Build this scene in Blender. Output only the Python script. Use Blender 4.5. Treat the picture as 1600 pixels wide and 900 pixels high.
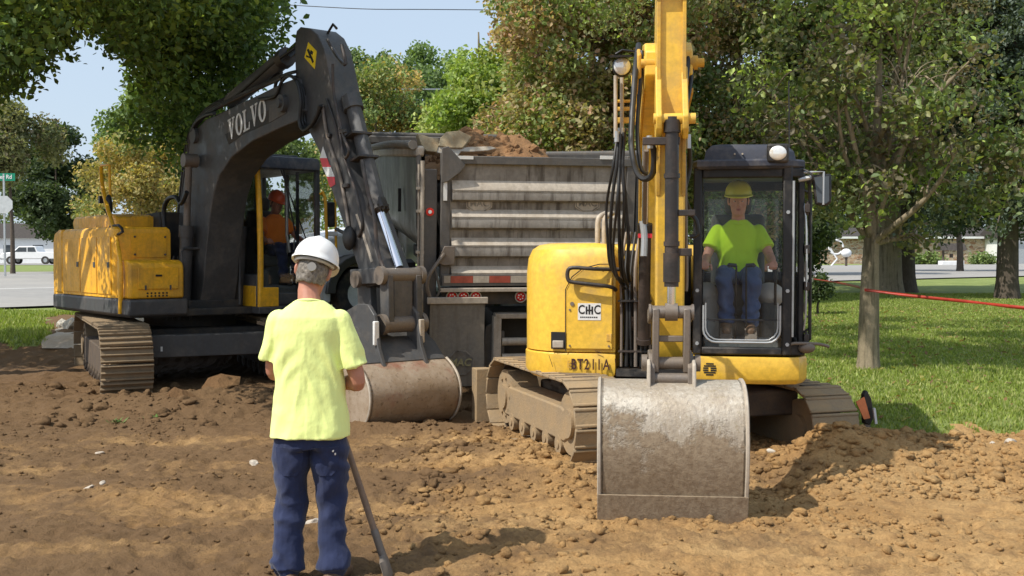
import bpy, bmesh, math, random
import numpy as np
from mathutils import Vector, Matrix, Euler
random.seed(7); RNG = np.random.default_rng(11)
S = bpy.context.scene
for o in list(bpy.data.objects): bpy.data.objects.remove(o)
R = math.radians
# ------------------------------------------------------------------ camera, sky, sun
CH = 1.7; FPX = 1700.0; PIT = math.atan(50/FPX)
cd = bpy.data.cameras.new('camera'); cam = bpy.data.objects.new('camera', cd); S.collection.objects.link(cam)
cam.location = (0,0,CH); cam.rotation_euler = (math.pi/2-PIT,0,0)
cd.sensor_width = 36; cd.lens = 36*FPX/1600; cd.clip_start = .1; cd.clip_end = 2000
S.camera = cam
S.render.resolution_x = 1024; S.render.resolution_y = 576
W = bpy.data.worlds.new("World"); S.world = W; W.use_nodes = True
nt = W.node_tree; nt.nodes.clear()
sky = nt.nodes.new('ShaderNodeTexSky'); sky.sky_type = 'NISHITA'; sky.sun_disc = False
SUN_AZ = math.atan2(-.74,-.45)   # compass direction the sun stands in (x,y)
SUN_EL = R(52)
sky.sun_elevation = SUN_EL; sky.sun_rotation = SUN_AZ
sky.air_density = 1.0; sky.dust_density = 2.4; sky.ozone_density = 1.0; sky.altitude = 200
bg = nt.nodes.new('ShaderNodeBackground'); bg.inputs[1].default_value = .13
hzc = nt.nodes.new('ShaderNodeMix'); hzc.data_type='RGBA'; hzc.inputs[0].default_value=.6; hzc.inputs[7].default_value=(5.6,6.7,8.0,1)   # thin even high haze over the blue
wo = nt.nodes.new('ShaderNodeOutputWorld'); nt.links.new(sky.outputs[0], hzc.inputs[6]); nt.links.new(hzc.outputs[2], bg.inputs[0]); nt.links.new(bg.outputs[0], wo.inputs[0])
sl = bpy.data.lights.new('sun','SUN'); sl.energy = 4.8; sl.angle = R(.5); sl.color = (1,.94,.84)
so = bpy.data.objects.new('sun', sl); S.collection.objects.link(so)
sdir = Vector((-.74,-.45,0)).normalized()*math.cos(SUN_EL)+Vector((0,0,math.sin(SUN_EL)))
so.rotation_euler = sdir.to_track_quat('Z','Y').to_euler(); so.location = (-5,-5,20)
S.view_settings.view_transform = 'Standard'; S.view_settings.look = 'None'; S.view_settings.exposure = 0.06; S.view_settings.gamma = 1

# ------------------------------------------------------------------ pixel helpers
_f = Vector((0,math.cos(PIT),-math.sin(PIT))); _u = Vector((0,math.sin(PIT),math.cos(PIT)))
def ray(px,py): return _f*FPX + Vector((px-800,0,0)) + _u*(450-py)
def P(px,py,Y):
    r = ray(px,py); return Vector((0,0,CH)) + r*(Y/r.y)
def hit(px,py,O,N):
    r = ray(px,py); c = Vector((0,0,CH)); return c + r*((O-c).dot(N)/r.dot(N))
def onl(M, ax, val, px, py):          # point of local plane (axis ax = val) of frame M seen at a pixel, in local coordinates
    Mi = M.inverted(); c = Mi@Vector((0,0,CH)); r = Mi.to_3x3()@ray(px,py)
    return c + r*((val-c[ax])/r[ax])
# ------------------------------------------------------------------ materials
def newmat(name):
    m = bpy.data.materials.new(name); m.use_nodes = True; n = m.node_tree.nodes; l = m.node_tree.links
    return m, n, l, n['Principled BSDF']
def tex(n,l,scale,detail=5,rough=.6,kind='Noise',vec=None,sc=(1,1,1)):
    tc = n.new('ShaderNodeTexCoord'); mp = n.new('ShaderNodeMapping'); mp.inputs['Scale'].default_value = sc
    l.new(tc.outputs['Object'], mp.inputs[0])
    if kind=='Noise':
        t = n.new('ShaderNodeTexNoise'); t.inputs['Detail'].default_value = detail; t.inputs['Roughness'].default_value = rough
    else:
        t = n.new('ShaderNodeTexVoronoi')
    t.inputs['Scale'].default_value = scale; l.new(mp.outputs[0], t.inputs['Vector']); return t
def ramp(n,l,src,stops):
    r = n.new('ShaderNodeValToRGB'); e = r.color_ramp.elements
    while len(e)<len(stops): e.new(.5)
    for q,(p,c) in zip(e,stops): q.position = p; q.color = (c,c,c,1) if isinstance(c,(int,float)) else (*c,1)
    l.new(src, r.inputs[0]); return r
def mix(n,l,fac,a,b,mode='MIX'):
    m = n.new('ShaderNodeMix'); m.data_type = 'RGBA'; m.blend_type = mode
    for s,v in ((m.inputs[0],fac),(m.inputs[6],a),(m.inputs[7],b)):
        if isinstance(v,(int,float)): s.default_value = v
        elif isinstance(v,tuple): s.default_value = (*v,1)
        else: l.new(v, s)
    return m.outputs[2]
def bump(n,l,h,strength,dist=.01):
    b = n.new('ShaderNodeBump'); b.inputs['Strength'].default_value = strength; b.inputs['Distance'].default_value = dist
    l.new(h, b.inputs['Height']); return b.outputs[0]
def paint(name, col, rough=.4, dust=(.32,.23,.14), amount=.35, scale=3.0, metal=0, bmp=.25, streak=0, chip=None, coat=0, bd=.004):
    m,n,l,p = newmat(name)
    t = tex(n,l,scale,8,.68); t2 = tex(n,l,scale*9,6,.7)
    f = ramp(n,l,t.outputs[0],[(.62-amount*.45,0),(.82-amount*.2,.85)])
    v = ramp(n,l,t2.outputs[0],[(.3,.78),(.7,1.08)])
    c = mix(n,l,1.0,col,v.outputs[0],'MULTIPLY')
    c = mix(n,l,f.outputs[0],c,dust)
    t3 = tex(n,l,9,5,.6,sc=(1.6,1.6,.14))
    if streak:
        f3 = ramp(n,l,t3.outputs[0],[(.5,0),(.68,streak)])
        c = mix(n,l,f3.outputs[0],c,(dust[0]*.45,dust[1]*.42,dust[2]*.4))
    if chip:
        t4 = tex(n,l,scale*4,7,.75); f4 = ramp(n,l,t4.outputs[0],[(.66,0),(.69,1)])
        c = mix(n,l,f4.outputs[0],c,chip)
    l.new(c,p.inputs['Base Color'])
    rr = ramp(n,l,t.outputs[0],[(.35,rough),(.7,min(1,rough+.35))]); l.new(rr.outputs[0],p.inputs['Roughness'])
    p.inputs['Metallic'].default_value = metal
    if coat: p.inputs['Coat Weight'].default_value = coat
    l.new(bump(n,l,(t3.outputs[0] if bd>.01 else t2.outputs[0]),bmp,bd),p.inputs['Normal'])
    return m
def plain(name,col,rough=.5,metal=0,var=.15,scale=20,bmp=.1):
    m,n,l,p = newmat(name); t = tex(n,l,scale,4,.6); v = ramp(n,l,t.outputs[0],[(.3,1-var),(.7,1+var)])
    l.new(mix(n,l,1.0,col,v.outputs[0],'MULTIPLY'),p.inputs['Base Color']); p.inputs['Roughness'].default_value = rough; p.inputs['Metallic'].default_value = metal
    if bmp: l.new(bump(n,l,t.outputs[0],bmp,.003),p.inputs['Normal'])
    return m
def cloth(name,col,scale=14,wear=None):
    m,n,l,p = newmat(name); t = tex(n,l,scale,5,.55,sc=(1,1,.6)); t2 = tex(n,l,160,2,.5)
    c = mix(n,l,1.0,col,ramp(n,l,t.outputs[0],[(.3,.96),(.7,1.03)]).outputs[0],'MULTIPLY')
    if wear: c = mix(n,l,ramp(n,l,t.outputs[0],[(.52,0),(.75,.6)]).outputs[0],c,wear)
    l.new(c,p.inputs['Base Color']); p.inputs['Roughness'].default_value = .9
    p.inputs['Sheen Weight'].default_value = .15
    b = n.new('ShaderNodeBump'); b.inputs['Strength'].default_value = .8; b.inputs['Distance'].default_value = .015; l.new(t.outputs[0],b.inputs['Height'])
    b2 = n.new('ShaderNodeBump'); b2.inputs['Strength'].default_value = .15; b2.inputs['Distance'].default_value = .002; l.new(t2.outputs[0],b2.inputs['Height']); l.new(b.outputs[0],b2.inputs['Normal'])
    l.new(b2.outputs[0],p.inputs['Normal']); return m
def glassmat(name,tint=(.75,.82,.82),refl=.5,dirt=.06):
    m,n,l,p = newmat(name); n.remove(p); out = [q for q in n if q.type=='OUTPUT_MATERIAL'][0]
    tr = n.new('ShaderNodeBsdfTransparent'); tr.inputs[0].default_value = (*tint,1)
    gl = n.new('ShaderNodeBsdfGlossy'); gl.inputs['Roughness'].default_value = .04
    fr = n.new('ShaderNodeFresnel'); fr.inputs[0].default_value = 1.5
    ml = n.new('ShaderNodeMath'); ml.operation = 'MULTIPLY'; ml.inputs[1].default_value = 1.3*refl/.5; l.new(fr.outputs[0],ml.inputs[0])
    a = n.new('ShaderNodeMixShader'); l.new(ml.outputs[0],a.inputs[0]); l.new(tr.outputs[0],a.inputs[1]); l.new(gl.outputs[0],a.inputs[2])
    df = n.new('ShaderNodeBsdfDiffuse'); df.inputs[0].default_value = (.45,.42,.36,1)
    t = tex(n,l,5,6,.7); f = ramp(n,l,t.outputs[0],[(.4,dirt*.4),(.8,dirt*3)])
    b = n.new('ShaderNodeMixShader'); l.new(f.outputs[0],b.inputs[0]); l.new(a.outputs[0],b.inputs[1]); l.new(df.outputs[0],b.inputs[2])
    l.new(b.outputs[0],out.inputs[0]); return m
def dirtmat(name,c1,c2,c3,damp=None):
    m,n,l,p = newmat(name)
    tc = n.new('ShaderNodeTexCoord')
    def nz(s,d=8,r=.65):
        t = n.new('ShaderNodeTexNoise'); t.inputs['Scale'].default_value = s; t.inputs['Detail'].default_value = d; t.inputs['Roughness'].default_value = r; l.new(tc.outputs['Object'],t.inputs['Vector']); return t.outputs[0]
    a = nz(.7,10,.7); b = nz(5,8,.7); d = nz(38,6,.75)
    c = mix(n,l,ramp(n,l,a,[(.38,0),(.62,1)]).outputs[0],c1,c2)
    c = mix(n,l,ramp(n,l,b,[(.45,0),(.7,.7)]).outputs[0],c,c3)
    c = mix(n,l,1.0,c,ramp(n,l,d,[(.3,.72),(.7,1.15)]).outputs[0],'MULTIPLY')
    if damp:
        at = n.new('ShaderNodeAttribute'); at.attribute_name = 'damp'  # carries damp soil plus the shade painted beside the bucket
        ad = n.new('ShaderNodeMath'); ad.operation='ADD'; l.new(at.outputs['Fac'],ad.inputs[0]); l.new(b,ad.inputs[1])
        c = mix(n,l,ramp(n,l,ad.outputs[0],[(.55,0),(1.0,.92)]).outputs[0],c,damp)
    l.new(c,p.inputs['Base Color']); p.inputs['Roughness'].default_value = .95; p.inputs['Specular IOR Level'].default_value = .2
    b1 = n.new('ShaderNodeBump'); b1.inputs['Strength'].default_value = .8; b1.inputs['Distance'].default_value = .05; l.new(b,b1.inputs['Height'])
    b2 = n.new('ShaderNodeBump'); b2.inputs['Strength'].default_value = .9; b2.inputs['Distance'].default_value = .018; l.new(d,b2.inputs['Height']); l.new(b1.outputs[0],b2.inputs['Normal'])
    l.new(b2.outputs[0],p.inputs['Normal']); return m
def leafmat(name):
    m,n,l,p = newmat(name); n.remove(p); out = [q for q in n if q.type=='OUTPUT_MATERIAL'][0]
    at = n.new('ShaderNodeAttribute'); at.attribute_name = 'tint'
    df = n.new('ShaderNodeBsdfPrincipled'); df.inputs['Roughness'].default_value = .5; df.inputs['Specular IOR Level'].default_value = .35; l.new(at.outputs['Color'],df.inputs['Base Color'])
    tl = n.new('ShaderNodeBsdfTranslucent'); l.new(mix(n,l,1.0,at.outputs['Color'],(1.35,1.4,.6),'MULTIPLY'),tl.inputs[0])
    a = n.new('ShaderNodeMixShader'); a.inputs[0].default_value = .36; l.new(df.outputs[0],a.inputs[1]); l.new(tl.outputs[0],a.inputs[2]); l.new(a.outputs[0],out.inputs[0])
    return m
MAT = {}
def mats():
    M = MAT
    M['cy'] = paint('yellow_paint',(.84,.52,.055),.33,(.40,.27,.12),.22,2.2,bmp=.12,coat=.2)
    M['cy_worn'] = paint('worn_yellow_paint',(.76,.44,.04),.45,(.30,.2,.1),.5,5,chip=(.12,.07,.04))
    M['vy'] = paint('orange_yellow_paint',(.98,.50,.02),.36,(.42,.22,.05),.30,2.5,bmp=.12,streak=.28)
    M['vgrey'] = paint('charcoal_paint',(.066,.066,.067),.42,(.17,.145,.12),.3,2.5,bmp=.2,streak=.3)
    M['vdark'] = paint('dark_underframe_paint',(.03,.029,.028),.6,(.12,.09,.06),.35,3)
    M['navy'] = paint('navy_black_roof_paint',(.035,.04,.06),.42,(.22,.2,.18),.3,3,bmp=.1)
    M['black'] = paint('black_paint',(.012,.012,.013),.4,(.13,.11,.09),.25,4,bmp=.1)
    M['rubber'] = plain('black_rubber_hose',(.016,.016,.016),.5,0,.3,30)
    M['steel'] = paint('worn_brown_steel',(.20,.17,.145),.45,(.22,.17,.12),.45,6,metal=.35,chip=(.45,.4,.34))
    M['cylblk'] = paint('grimy_black_cylinder',(.028,.024,.022),.33,(.09,.06,.045),.4,6)
    M['chrome'] = plain('chrome_rod',(.75,.76,.8),.12,1,.03,10,0)
    M['alu'] = paint('weathered_aluminium',(.31,.285,.25),.5,(.15,.125,.10),.42,2.2,metal=.25,streak=.85)
    M['alulit'] = paint('bare_and_lit_aluminium',(.50,.44,.36),.5,(.32,.26,.19),.3,3,metal=.1,streak=.3)  # pale copy of the aluminium; rib tops carry sunlight in its colour
    M['trlgrey'] = paint('grey_trailer_steel',(.10,.094,.088),.5,(.19,.165,.135),.35,3,streak=.5)
    M['polish'] = paint('polished_aluminium_side',(.06,.06,.057),.3,(.13,.12,.10),.3,1.5,metal=.2,streak=.5)
    M['mudshoe'] = paint('mud_caked_steel',(.29,.22,.14),.85,(.38,.26,.135),.65,5,bmp=1,streak=.01,bd=.006)
    M['mudmid'] = paint('brown_mud_caked_steel',(.20,.15,.095),.85,(.28,.195,.11),.65,4,bmp=1,streak=.01,bd=.006)
    M['muddark'] = paint('dark_mud_caked_steel',(.085,.065,.05),.8,(.15,.105,.065),.55,6,bmp=.8)
    M['flap'] = paint('dusty_rubber_flap',(.22,.20,.17),.8,(.30,.26,.2),.4,3,streak=.6)
    M['white'] = plain('white_paint',(.8,.8,.8),.35,0,.04,4)
    M['hatw'] = plain('white_hard_hat_plastic',(.84,.84,.82),.3,0,.02,4,0)
    M['haty'] = plain('yellow_green_hard_hat_plastic',(.72,.78,.05),.32,0,.05,4,0)
    M['hato'] = plain('red_orange_hard_hat_plastic',(.85,.13,.04),.32,0,.05,4,0)
    M['red'] = plain('red_decal',(.62,.03,.04),.4,0,.08,20)
    M['decw'] = plain('white_decal',(.72,.72,.7),.4,0,.08,20)
    M['decy'] = plain('yellow_decal',(.85,.62,.02),.4,0,.05,20)
    M['decb'] = plain('dark_lettering',(.05,.015,.012),.5,0,.2,30)
    M['blackdec'] = plain('black_lettering',(.015,.015,.015),.5,0,.1,30)
    M['mirror'] = plain('mirror_glass',(.42,.45,.46),.08,1,.02,5,0)
    M['glass'] = glassmat('cab_glass',(.97,.98,.975),.26,.006)
    M['glassd'] = glassmat('dusty_lower_glass',(.95,.97,.965),.35,.03)
    M['glassg'] = glassmat('green_tinted_cab_glass',(.93,.97,.96),.35,.01)
    M['lens'] = plain('lamp_lens',(.85,.85,.82),.12,.35,.08,60)
    M['redlens'] = plain('red_tail_lamp_lens',(.65,.02,.02),.18,0,.3,60)
    M['seat'] = cloth('grey_seat_fabric',(.10,.11,.11))
    M['seatl'] = cloth('light_grey_seat_fabric',(.5,.49,.46))
    M['skin'] = plain('tanned_skin',(.45,.20,.13),.55,0,.12,30)
    M['skinl'] = plain('light_skin',(.58,.30,.21),.55,0,.1,30)
    M['shirt1'] = cloth('faded_lime_yellow_cotton',(.82,.92,.33),9)
    M['shirt2'] = cloth('bright_lime_cotton',(.58,.95,.03),10)
    M['shirt3'] = cloth('safety_orange_cotton',(1.0,.26,.025),10)
    M['jeans'] = cloth('dark_blue_denim',(.013,.022,.070),10,(.035,.048,.115))
    M['jeansl'] = cloth('mid_blue_denim',(.05,.09,.20),10,(.14,.18,.28))
    M['hair'] = plain('grey_hair',(.17,.15,.125),.6,0,.6,70,.8)
    M['hairb'] = plain('brown_hair',(.06,.035,.02),.6,0,.4,70,.8)
    M['boot'] = plain('brown_leather',(.14,.08,.045),.6,0,.3,20)
    M['eye'] = plain('eye_white',(.7,.68,.64),.2,0,.02,5,0)
    M['eyed'] = plain('dark_iris',(.02,.015,.01),.2,0,.02,5,0)
    M['knob'] = plain('grey_plastic_knob',(.24,.23,.21),.5,0,.1,20)
    M['tapered'] = plain('faded_red_reflective_tape',(.34,.07,.05),.4,0,.25,14)
    M['lip'] = plain('lip_skin',(.42,.14,.11),.5,0,.1,30)
    M['wood'] = paint('weathered_wood',(.24,.16,.11),.7,(.3,.2,.12),.4,8,streak=.5)
    M['bark'] = paint('grey_brown_bark',(.30,.245,.165),.95,(.17,.15,.09),.3,4,bmp=1,streak=.9,bd=.04)
    M['barkd'] = paint('dark_bark',(.10,.078,.06),.95,(.16,.13,.10),.4,5,bmp=1,streak=.8,bd=.03)
    M['leaf'] = leafmat('leaves')
    M['road'] = paint('worn_asphalt',(.30,.29,.275),.9,(.36,.34,.31),.5,.35,bmp=.2)
    M['line'] = paint('road_line_paint',(.78,.78,.76),.8,(.5,.48,.45),.2,2)
    M['gravel'] = paint('pale_crushed_concrete',(.50,.43,.34),.95,(.36,.27,.17),.45,2,bmp=1)
    M['dirt'] = dirtmat('tan_clay_dirt',(.40,.23,.09),(.51,.325,.145),(.27,.155,.066),(.150,.092,.048))
    M['clod'] = dirtmat('clay_clods',(.42,.23,.085),(.50,.30,.125),(.30,.155,.058))
    M['clodd'] = dirtmat('damp_clay_clods',(.17,.095,.045),(.22,.13,.06),(.13,.07,.033))
    M['load'] = dirtmat('loaded_brown_dirt',(.27,.145,.07),(.37,.21,.10),(.19,.10,.05))
    M['rock'] = paint('pale_rock',(.5,.45,.38),.9,(.3,.2,.12),.45,7,bmp=.8)
    M['siding'] = plain('white_siding',(.75,.76,.77),.6,0,.05,3)
    M['shingle'] = plain('dark_shingles',(.05,.042,.036),.9,0,.3,6)
    M['green_sign'] = plain('green_sign_sheet',(.0,.22,.12),.4,0,.05,10)
    M['galv'] = plain('galvanised_metal',(.45,.47,.48),.4,.5,.12,12)
    M['signback'] = plain('bare_sign_back',(.55,.57,.56),.4,.3,.12,6)
    M['orange'] = plain('faded_orange_plastic',(.75,.22,.08),.5,0,.2,12)
    M['tape'] = plain('red_barrier_tape',(.36,.035,.02),.4,0,.25,8)
    M['tyre'] = paint('dusty_tyre_rubber',(.03,.03,.03),.8,(.15,.12,.09),.4,5)
    M['bulb'] = plain('clear_glass_grey',(.06,.07,.08),.1,0,.1,5,0)
mats()
def grass_material():
    m,n,l,p = newmat('lawn_soil_and_grass'); 
    a = tex(n,l,1.1,8,.7); b = tex(n,l,22,6,.8)
    c = mix(n,l,ramp(n,l,a.outputs[0],[(.35,0),(.65,1)]).outputs[0],(.15,.20,.04),(.26,.31,.085))
    c = mix(n,l,ramp(n,l,b.outputs[0],[(.4,0),(.75,.7)]).outputs[0],c,(.16,.2,.05))
    at = n.new('ShaderNodeAttribute'); at.attribute_name = 'bare'
    ad = n.new('ShaderNodeMath'); ad.operation='ADD'; l.new(at.outputs['Fac'],ad.inputs[0]); l.new(a.outputs[0],ad.inputs[1])
    c = mix(n,l,ramp(n,l,ad.outputs[0],[(.9,0),(1.2,.9)]).outputs[0],c,(.33,.22,.13))
    l.new(c,p.inputs['Base Color']); p.inputs['Roughness'].default_value=.9; l.new(bump(n,l,b.outputs[0],.8,.03),p.inputs['Normal']); return m
MAT['lawn'] = grass_material()
def bucket_material():
    m,n,l,p = newmat('scoured_steel_with_mud')
    t = tex(n,l,3.2,9,.72); t2 = tex(n,l,26,7,.75); tc = n.new('ShaderNodeTexCoord'); sp = n.new('ShaderNodeSeparateXYZ'); l.new(tc.outputs['Object'],sp.inputs[0])
    base = mix(n,l,ramp(n,l,t.outputs[0],[(.4,0),(.6,1)]).outputs[0],(.38,.32,.245),(.51,.47,.40))
    base = mix(n,l,ramp(n,l,t2.outputs[0],[(.56,0),(.64,.75)]).outputs[0],base,(.30,.25,.16))
    ma = n.new('ShaderNodeMath'); ma.operation='MULTIPLY_ADD'; l.new(sp.outputs[2],ma.inputs[0]); ma.inputs[1].default_value=-.75; ma.inputs[2].default_value=.555
    ad = n.new('ShaderNodeMath'); ad.operation='ADD'; l.new(ma.outputs[0],ad.inputs[0]); l.new(t.outputs[0],ad.inputs[1])
    f = ramp(n,l,ad.outputs[0],[(.55,0),(.63,.9)])
    t5 = tex(n,l,13,6,.6,sc=(3,3,.10)); base = mix(n,l,ramp(n,l,t5.outputs[0],[(.50,0),(.60,.45)]).outputs[0],base,(.24,.20,.16)); base = mix(n,l,ramp(n,l,t5.outputs[0],[(.30,.5),(.38,0)]).outputs[0],base,(.70,.68,.64))
    c = mix(n,l,f.outputs[0],base,mix(n,l,ramp(n,l,t2.outputs[0],[(.4,0),(.6,1)]).outputs[0],(.20,.14,.085),(.31,.24,.16)))
    l.new(c,p.inputs['Base Color']); p.inputs['Metallic'].default_value=.15
    l.new(ramp(n,l,f.outputs[0],[(0,.42),(1,.95)]).outputs[0],p.inputs['Roughness'])
    l.new(bump(n,l,mix(n,l,.5,t2.outputs[0],f.outputs[0]),.8,.02),p.inputs['Normal']); return m
MAT['bucket'] = bucket_material()
def stonewall_material():
    m,n,l,p = newmat('rubble_stone_veneer'); tc = n.new('ShaderNodeTexCoord'); mp = n.new('ShaderNodeMapping'); mp.inputs['Scale'].default_value=(1,1,2.2); l.new(tc.outputs['Object'],mp.inputs[0])
    v = n.new('ShaderNodeTexVoronoi'); v.inputs['Scale'].default_value=2.2; l.new(mp.outputs[0],v.inputs['Vector'])
    sx = n.new('ShaderNodeSeparateColor'); l.new(v.outputs['Color'],sx.inputs[0])
    r = ramp(n,l,sx.outputs[0],[(0,(.24,.12,.07)),(.35,(.42,.26,.17)),(.65,(.5,.38,.28)),(1,(.16,.10,.07))])
    v2 = n.new('ShaderNodeTexVoronoi'); v2.feature='DISTANCE_TO_EDGE'; v2.inputs['Scale'].default_value=2.2; l.new(mp.outputs[0],v2.inputs['Vector'])
    l.new(mix(n,l,ramp(n,l,v2.outputs['Distance'],[(.02,1),(.06,0)]).outputs[0],r.outputs[0],(.5,.45,.4)),p.inputs['Base Color']); p.inputs['Roughness'].default_value=.9; return m
MAT['stone'] = stonewall_material()

# ------------------------------------------------------------------ mesh builder
Z = Vector((0,0,1))
class MB:
    def __init__(s, M=None): s.v=[]; s.f=[]; s.m=[]; s.M=M; s.cm=0
    def add(s, vs, fs, mi=None):
        b=len(s.v); s.v += [Vector(v) for v in vs]; s.f += [tuple(b+i for i in f) for f in fs]; s.m += [s.cm if mi is None else mi]*len(fs); return s
    def box(s, lo, hi, M=None, mi=None):
        x0,y0,z0=lo; x1,y1,z1=hi
        vs=[Vector(c) for c in ((x0,y0,z0),(x1,y0,z0),(x1,y1,z0),(x0,y1,z0),(x0,y0,z1),(x1,y0,z1),(x1,y1,z1),(x0,y1,z1))]
        if M: vs=[M@v for v in vs]
        return s.add(vs,[(0,3,2,1),(4,5,6,7),(0,1,5,4),(1,2,6,5),(2,3,7,6),(3,0,4,7)],mi)
    def cbox(s, c, sz, rot=None, mi=None):
        M=Matrix.Translation(Vector(c)); 
        if rot: M=M@Euler(rot).to_matrix().to_4x4()
        h=[a/2 for a in sz]; return s.box([-a for a in h],h,M,mi)
    def bar(s,p,q,w,h,up=Z,mi=None):
        p=Vector(p);q=Vector(q);d=(q-p).normalized(); up=Vector(up)
        if abs(d.dot(up))>.98: up=Vector((1,0,0))
        r=d.cross(up).normalized(); u=r.cross(d)
        vs=[]
        for c in (p,q):
            for a,b in ((-1,-1),(1,-1),(1,1),(-1,1)): vs.append(c+r*(a*w/2)+u*(b*h/2))
        return s.add(vs,[(0,3,2,1),(4,5,6,7),(0,1,5,4),(1,2,6,5),(2,3,7,6),(3,0,4,7)],mi)
    def tube(s,pts,r,n=10,mi=None,caps=True,sm=0):
        pts=[Vector(p) for p in pts]
        if sm: pts=smoothpath(pts,sm)
        rs = r if isinstance(r,(list,tuple)) else [r]*len(pts)
        if len(rs)!=len(pts): rs=[rs[min(len(rs)-1,int(i*len(rs)/len(pts)))] for i in range(len(pts))]
        vs=[];fs=[];ref=None
        for i,p in enumerate(pts):
            t=(pts[min(i+1,len(pts)-1)]-pts[max(i-1,0)]).normalized()
            if ref is None:
                a=Vector((0,0,1)) if abs(t.z)<.9 else Vector((1,0,0)); ref=t.cross(a).normalized()
            else: ref=(ref-t*ref.dot(t)).normalized()
            b=t.cross(ref)
            for k in range(n):
                an=2*math.pi*k/n; vs.append(p+(ref*math.cos(an)+b*math.sin(an))*rs[i])
        for i in range(len(pts)-1):
            for k in range(n): k2=(k+1)%n; fs.append((i*n+k,i*n+k2,(i+1)*n+k2,(i+1)*n+k))
        if caps: fs.append(tuple(range(n-1,-1,-1))); fs.append(tuple((len(pts)-1)*n+k for k in range(n)))
        return s.add(vs,fs,mi)
    def cyl(s,p,q,r,r2=None,n=18,mi=None): return s.tube([p,q],[r,r if r2 is None else r2],n,mi)
    def prism(s,poly,O,U,V,N,t0,t1,mi=None):
        O=Vector(O);U=Vector(U);V=Vector(V);N=Vector(N);k=len(poly)
        vs=[O+U*a+V*b+N*t0 for a,b in poly]+[O+U*a+V*b+N*t1 for a,b in poly]
        fs=[tuple(range(k-1,-1,-1)),tuple(range(k,2*k))]+[(i,(i+1)%k,k+(i+1)%k,k+i) for i in range(k)]
        return s.add(vs,fs,mi)
    def loft(s,rings,mi=None,caps=True,closed=True):
        n=len(rings[0]); vs=[v for r in rings for v in r]; fs=[]
        for i in range(len(rings)-1):
            for k in range(n if closed else n-1): k2=(k+1)%n; fs.append((i*n+k,i*n+k2,(i+1)*n+k2,(i+1)*n+k))
        if caps: fs.append(tuple(range(n-1,-1,-1))); fs.append(tuple((len(rings)-1)*n+k for k in range(n)))
        return s.add(vs,fs,mi)
    def ell(s,c,r,nu=16,nv=10,M=None,mi=None,zmin=-1):
        rings=[]
        c=Vector(c)
        for j in range(nv+1):
            ph=-math.pi/2+math.pi*j/nv; zz=max(math.sin(ph),zmin); cc=math.cos(ph) if math.sin(ph)>=zmin else math.sqrt(max(0,1-zmin*zmin))
            cc=max(cc,.02); ring=[]
            for k in range(nu):
                a=2*math.pi*k/nu; v=Vector((r[0]*cc*math.cos(a),r[1]*cc*math.sin(a),r[2]*zz)); ring.append((M@v if M else v)+c)
            rings.append(ring)
        return s.loft(rings,mi)
    def ring(s,c,ax,ro,ri,h,n=24,mi=None):
        c=Vector(c);ax=Vector(ax).normalized(); a=Vector((0,0,1)) if abs(ax.z)<.9 else Vector((1,0,0)); u=ax.cross(a).normalized(); w=ax.cross(u)
        pr=[(ro,-h/2),(ro,h/2),(ri,h/2),(ri,-h/2)]; vs=[];fs=[]
        for k in range(n):
            an=2*math.pi*k/n
            for r_,z_ in pr: vs.append(c+(u*math.cos(an)+w*math.sin(an))*r_+ax*z_)
        for k in range(n):
            k2=(k+1)%n
            for j in range(4): fs.append((k*4+j,k*4+(j+1)%4,k2*4+(j+1)%4,k2*4+j))
        return s.add(vs,fs,mi)
    def build(s,name,mat,parent=None,bevel=0,smooth=True,seg=2,label=None,ang=40,origin=None):
        me=bpy.data.meshes.new(name); vs=[s.M@v for v in s.v] if s.M else s.v
        if origin is not None: vs=[v-Vector(origin) for v in vs]
        me.from_pydata([tuple(v) for v in vs],[],s.f)
        bm=bmesh.new(); bm.from_mesh(me); bmesh.ops.recalc_face_normals(bm,faces=bm.faces); bm.to_mesh(me); bm.free()
        ml = mat if isinstance(mat,(list,tuple)) else [mat]
        for q in ml: me.materials.append(MAT[q] if isinstance(q,str) else q)
        if len(ml)>1: me.polygons.foreach_set('material_index',s.m)
        if smooth: me.polygons.foreach_set('use_smooth',[True]*len(me.polygons)); me.set_sharp_from_angle(angle=R(ang))
        return link(name,me,parent,bevel,seg,label,origin)
def link(name,me,parent=None,bevel=0,seg=2,label=None,origin=None):
    o=bpy.data.objects.new(name,me); S.collection.objects.link(o); o.parent=parent
    if origin is not None: o.location=Vector(origin)
    if bevel:
        b=o.modifiers.new('bevel','BEVEL'); b.width=bevel; b.segments=seg; b.limit_method='ANGLE'; b.angle_limit=R(35)
    if label: o['label']=label
    return o
def smoothpath(pts,k):
    out=[]; n=len(pts)
    for i in range(n-1):
        p0,p1,p2,p3=pts[max(i-1,0)],pts[i],pts[i+1],pts[min(i+2,n-1)]
        for j in range(k):
            t=j/k; out.append(.5*((2*p1)+(p2-p0)*t+(2*p0-5*p1+4*p2-p3)*t*t+(3*p1-p0-3*p2+p3)*t**3))
    out.append(pts[-1]); return out
def empty(name,loc,rz=0,rot=None):
    o=bpy.data.objects.new(name,None); S.collection.objects.link(o); o.location=loc; o.rotation_euler=rot or (0,0,rz); o.empty_display_size=.3; return o
def tag(o,label,cat,group=None):
    o['label']=label; o['category']=cat
    if group: o['group']=group
    return o
def struct(o): o['kind']='structure'; return o
def stuff(o): o['kind']='stuff'; return o
def frame(O,F):  # frame with x forward, y left, z up
    F=Vector(F).normalized(); L=Z.cross(F); M=Matrix((( F.x,L.x,0,O[0]),(F.y,L.y,0,O[1]),(F.z,L.z,1,O[2]),(0,0,0,1))); return M
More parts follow.
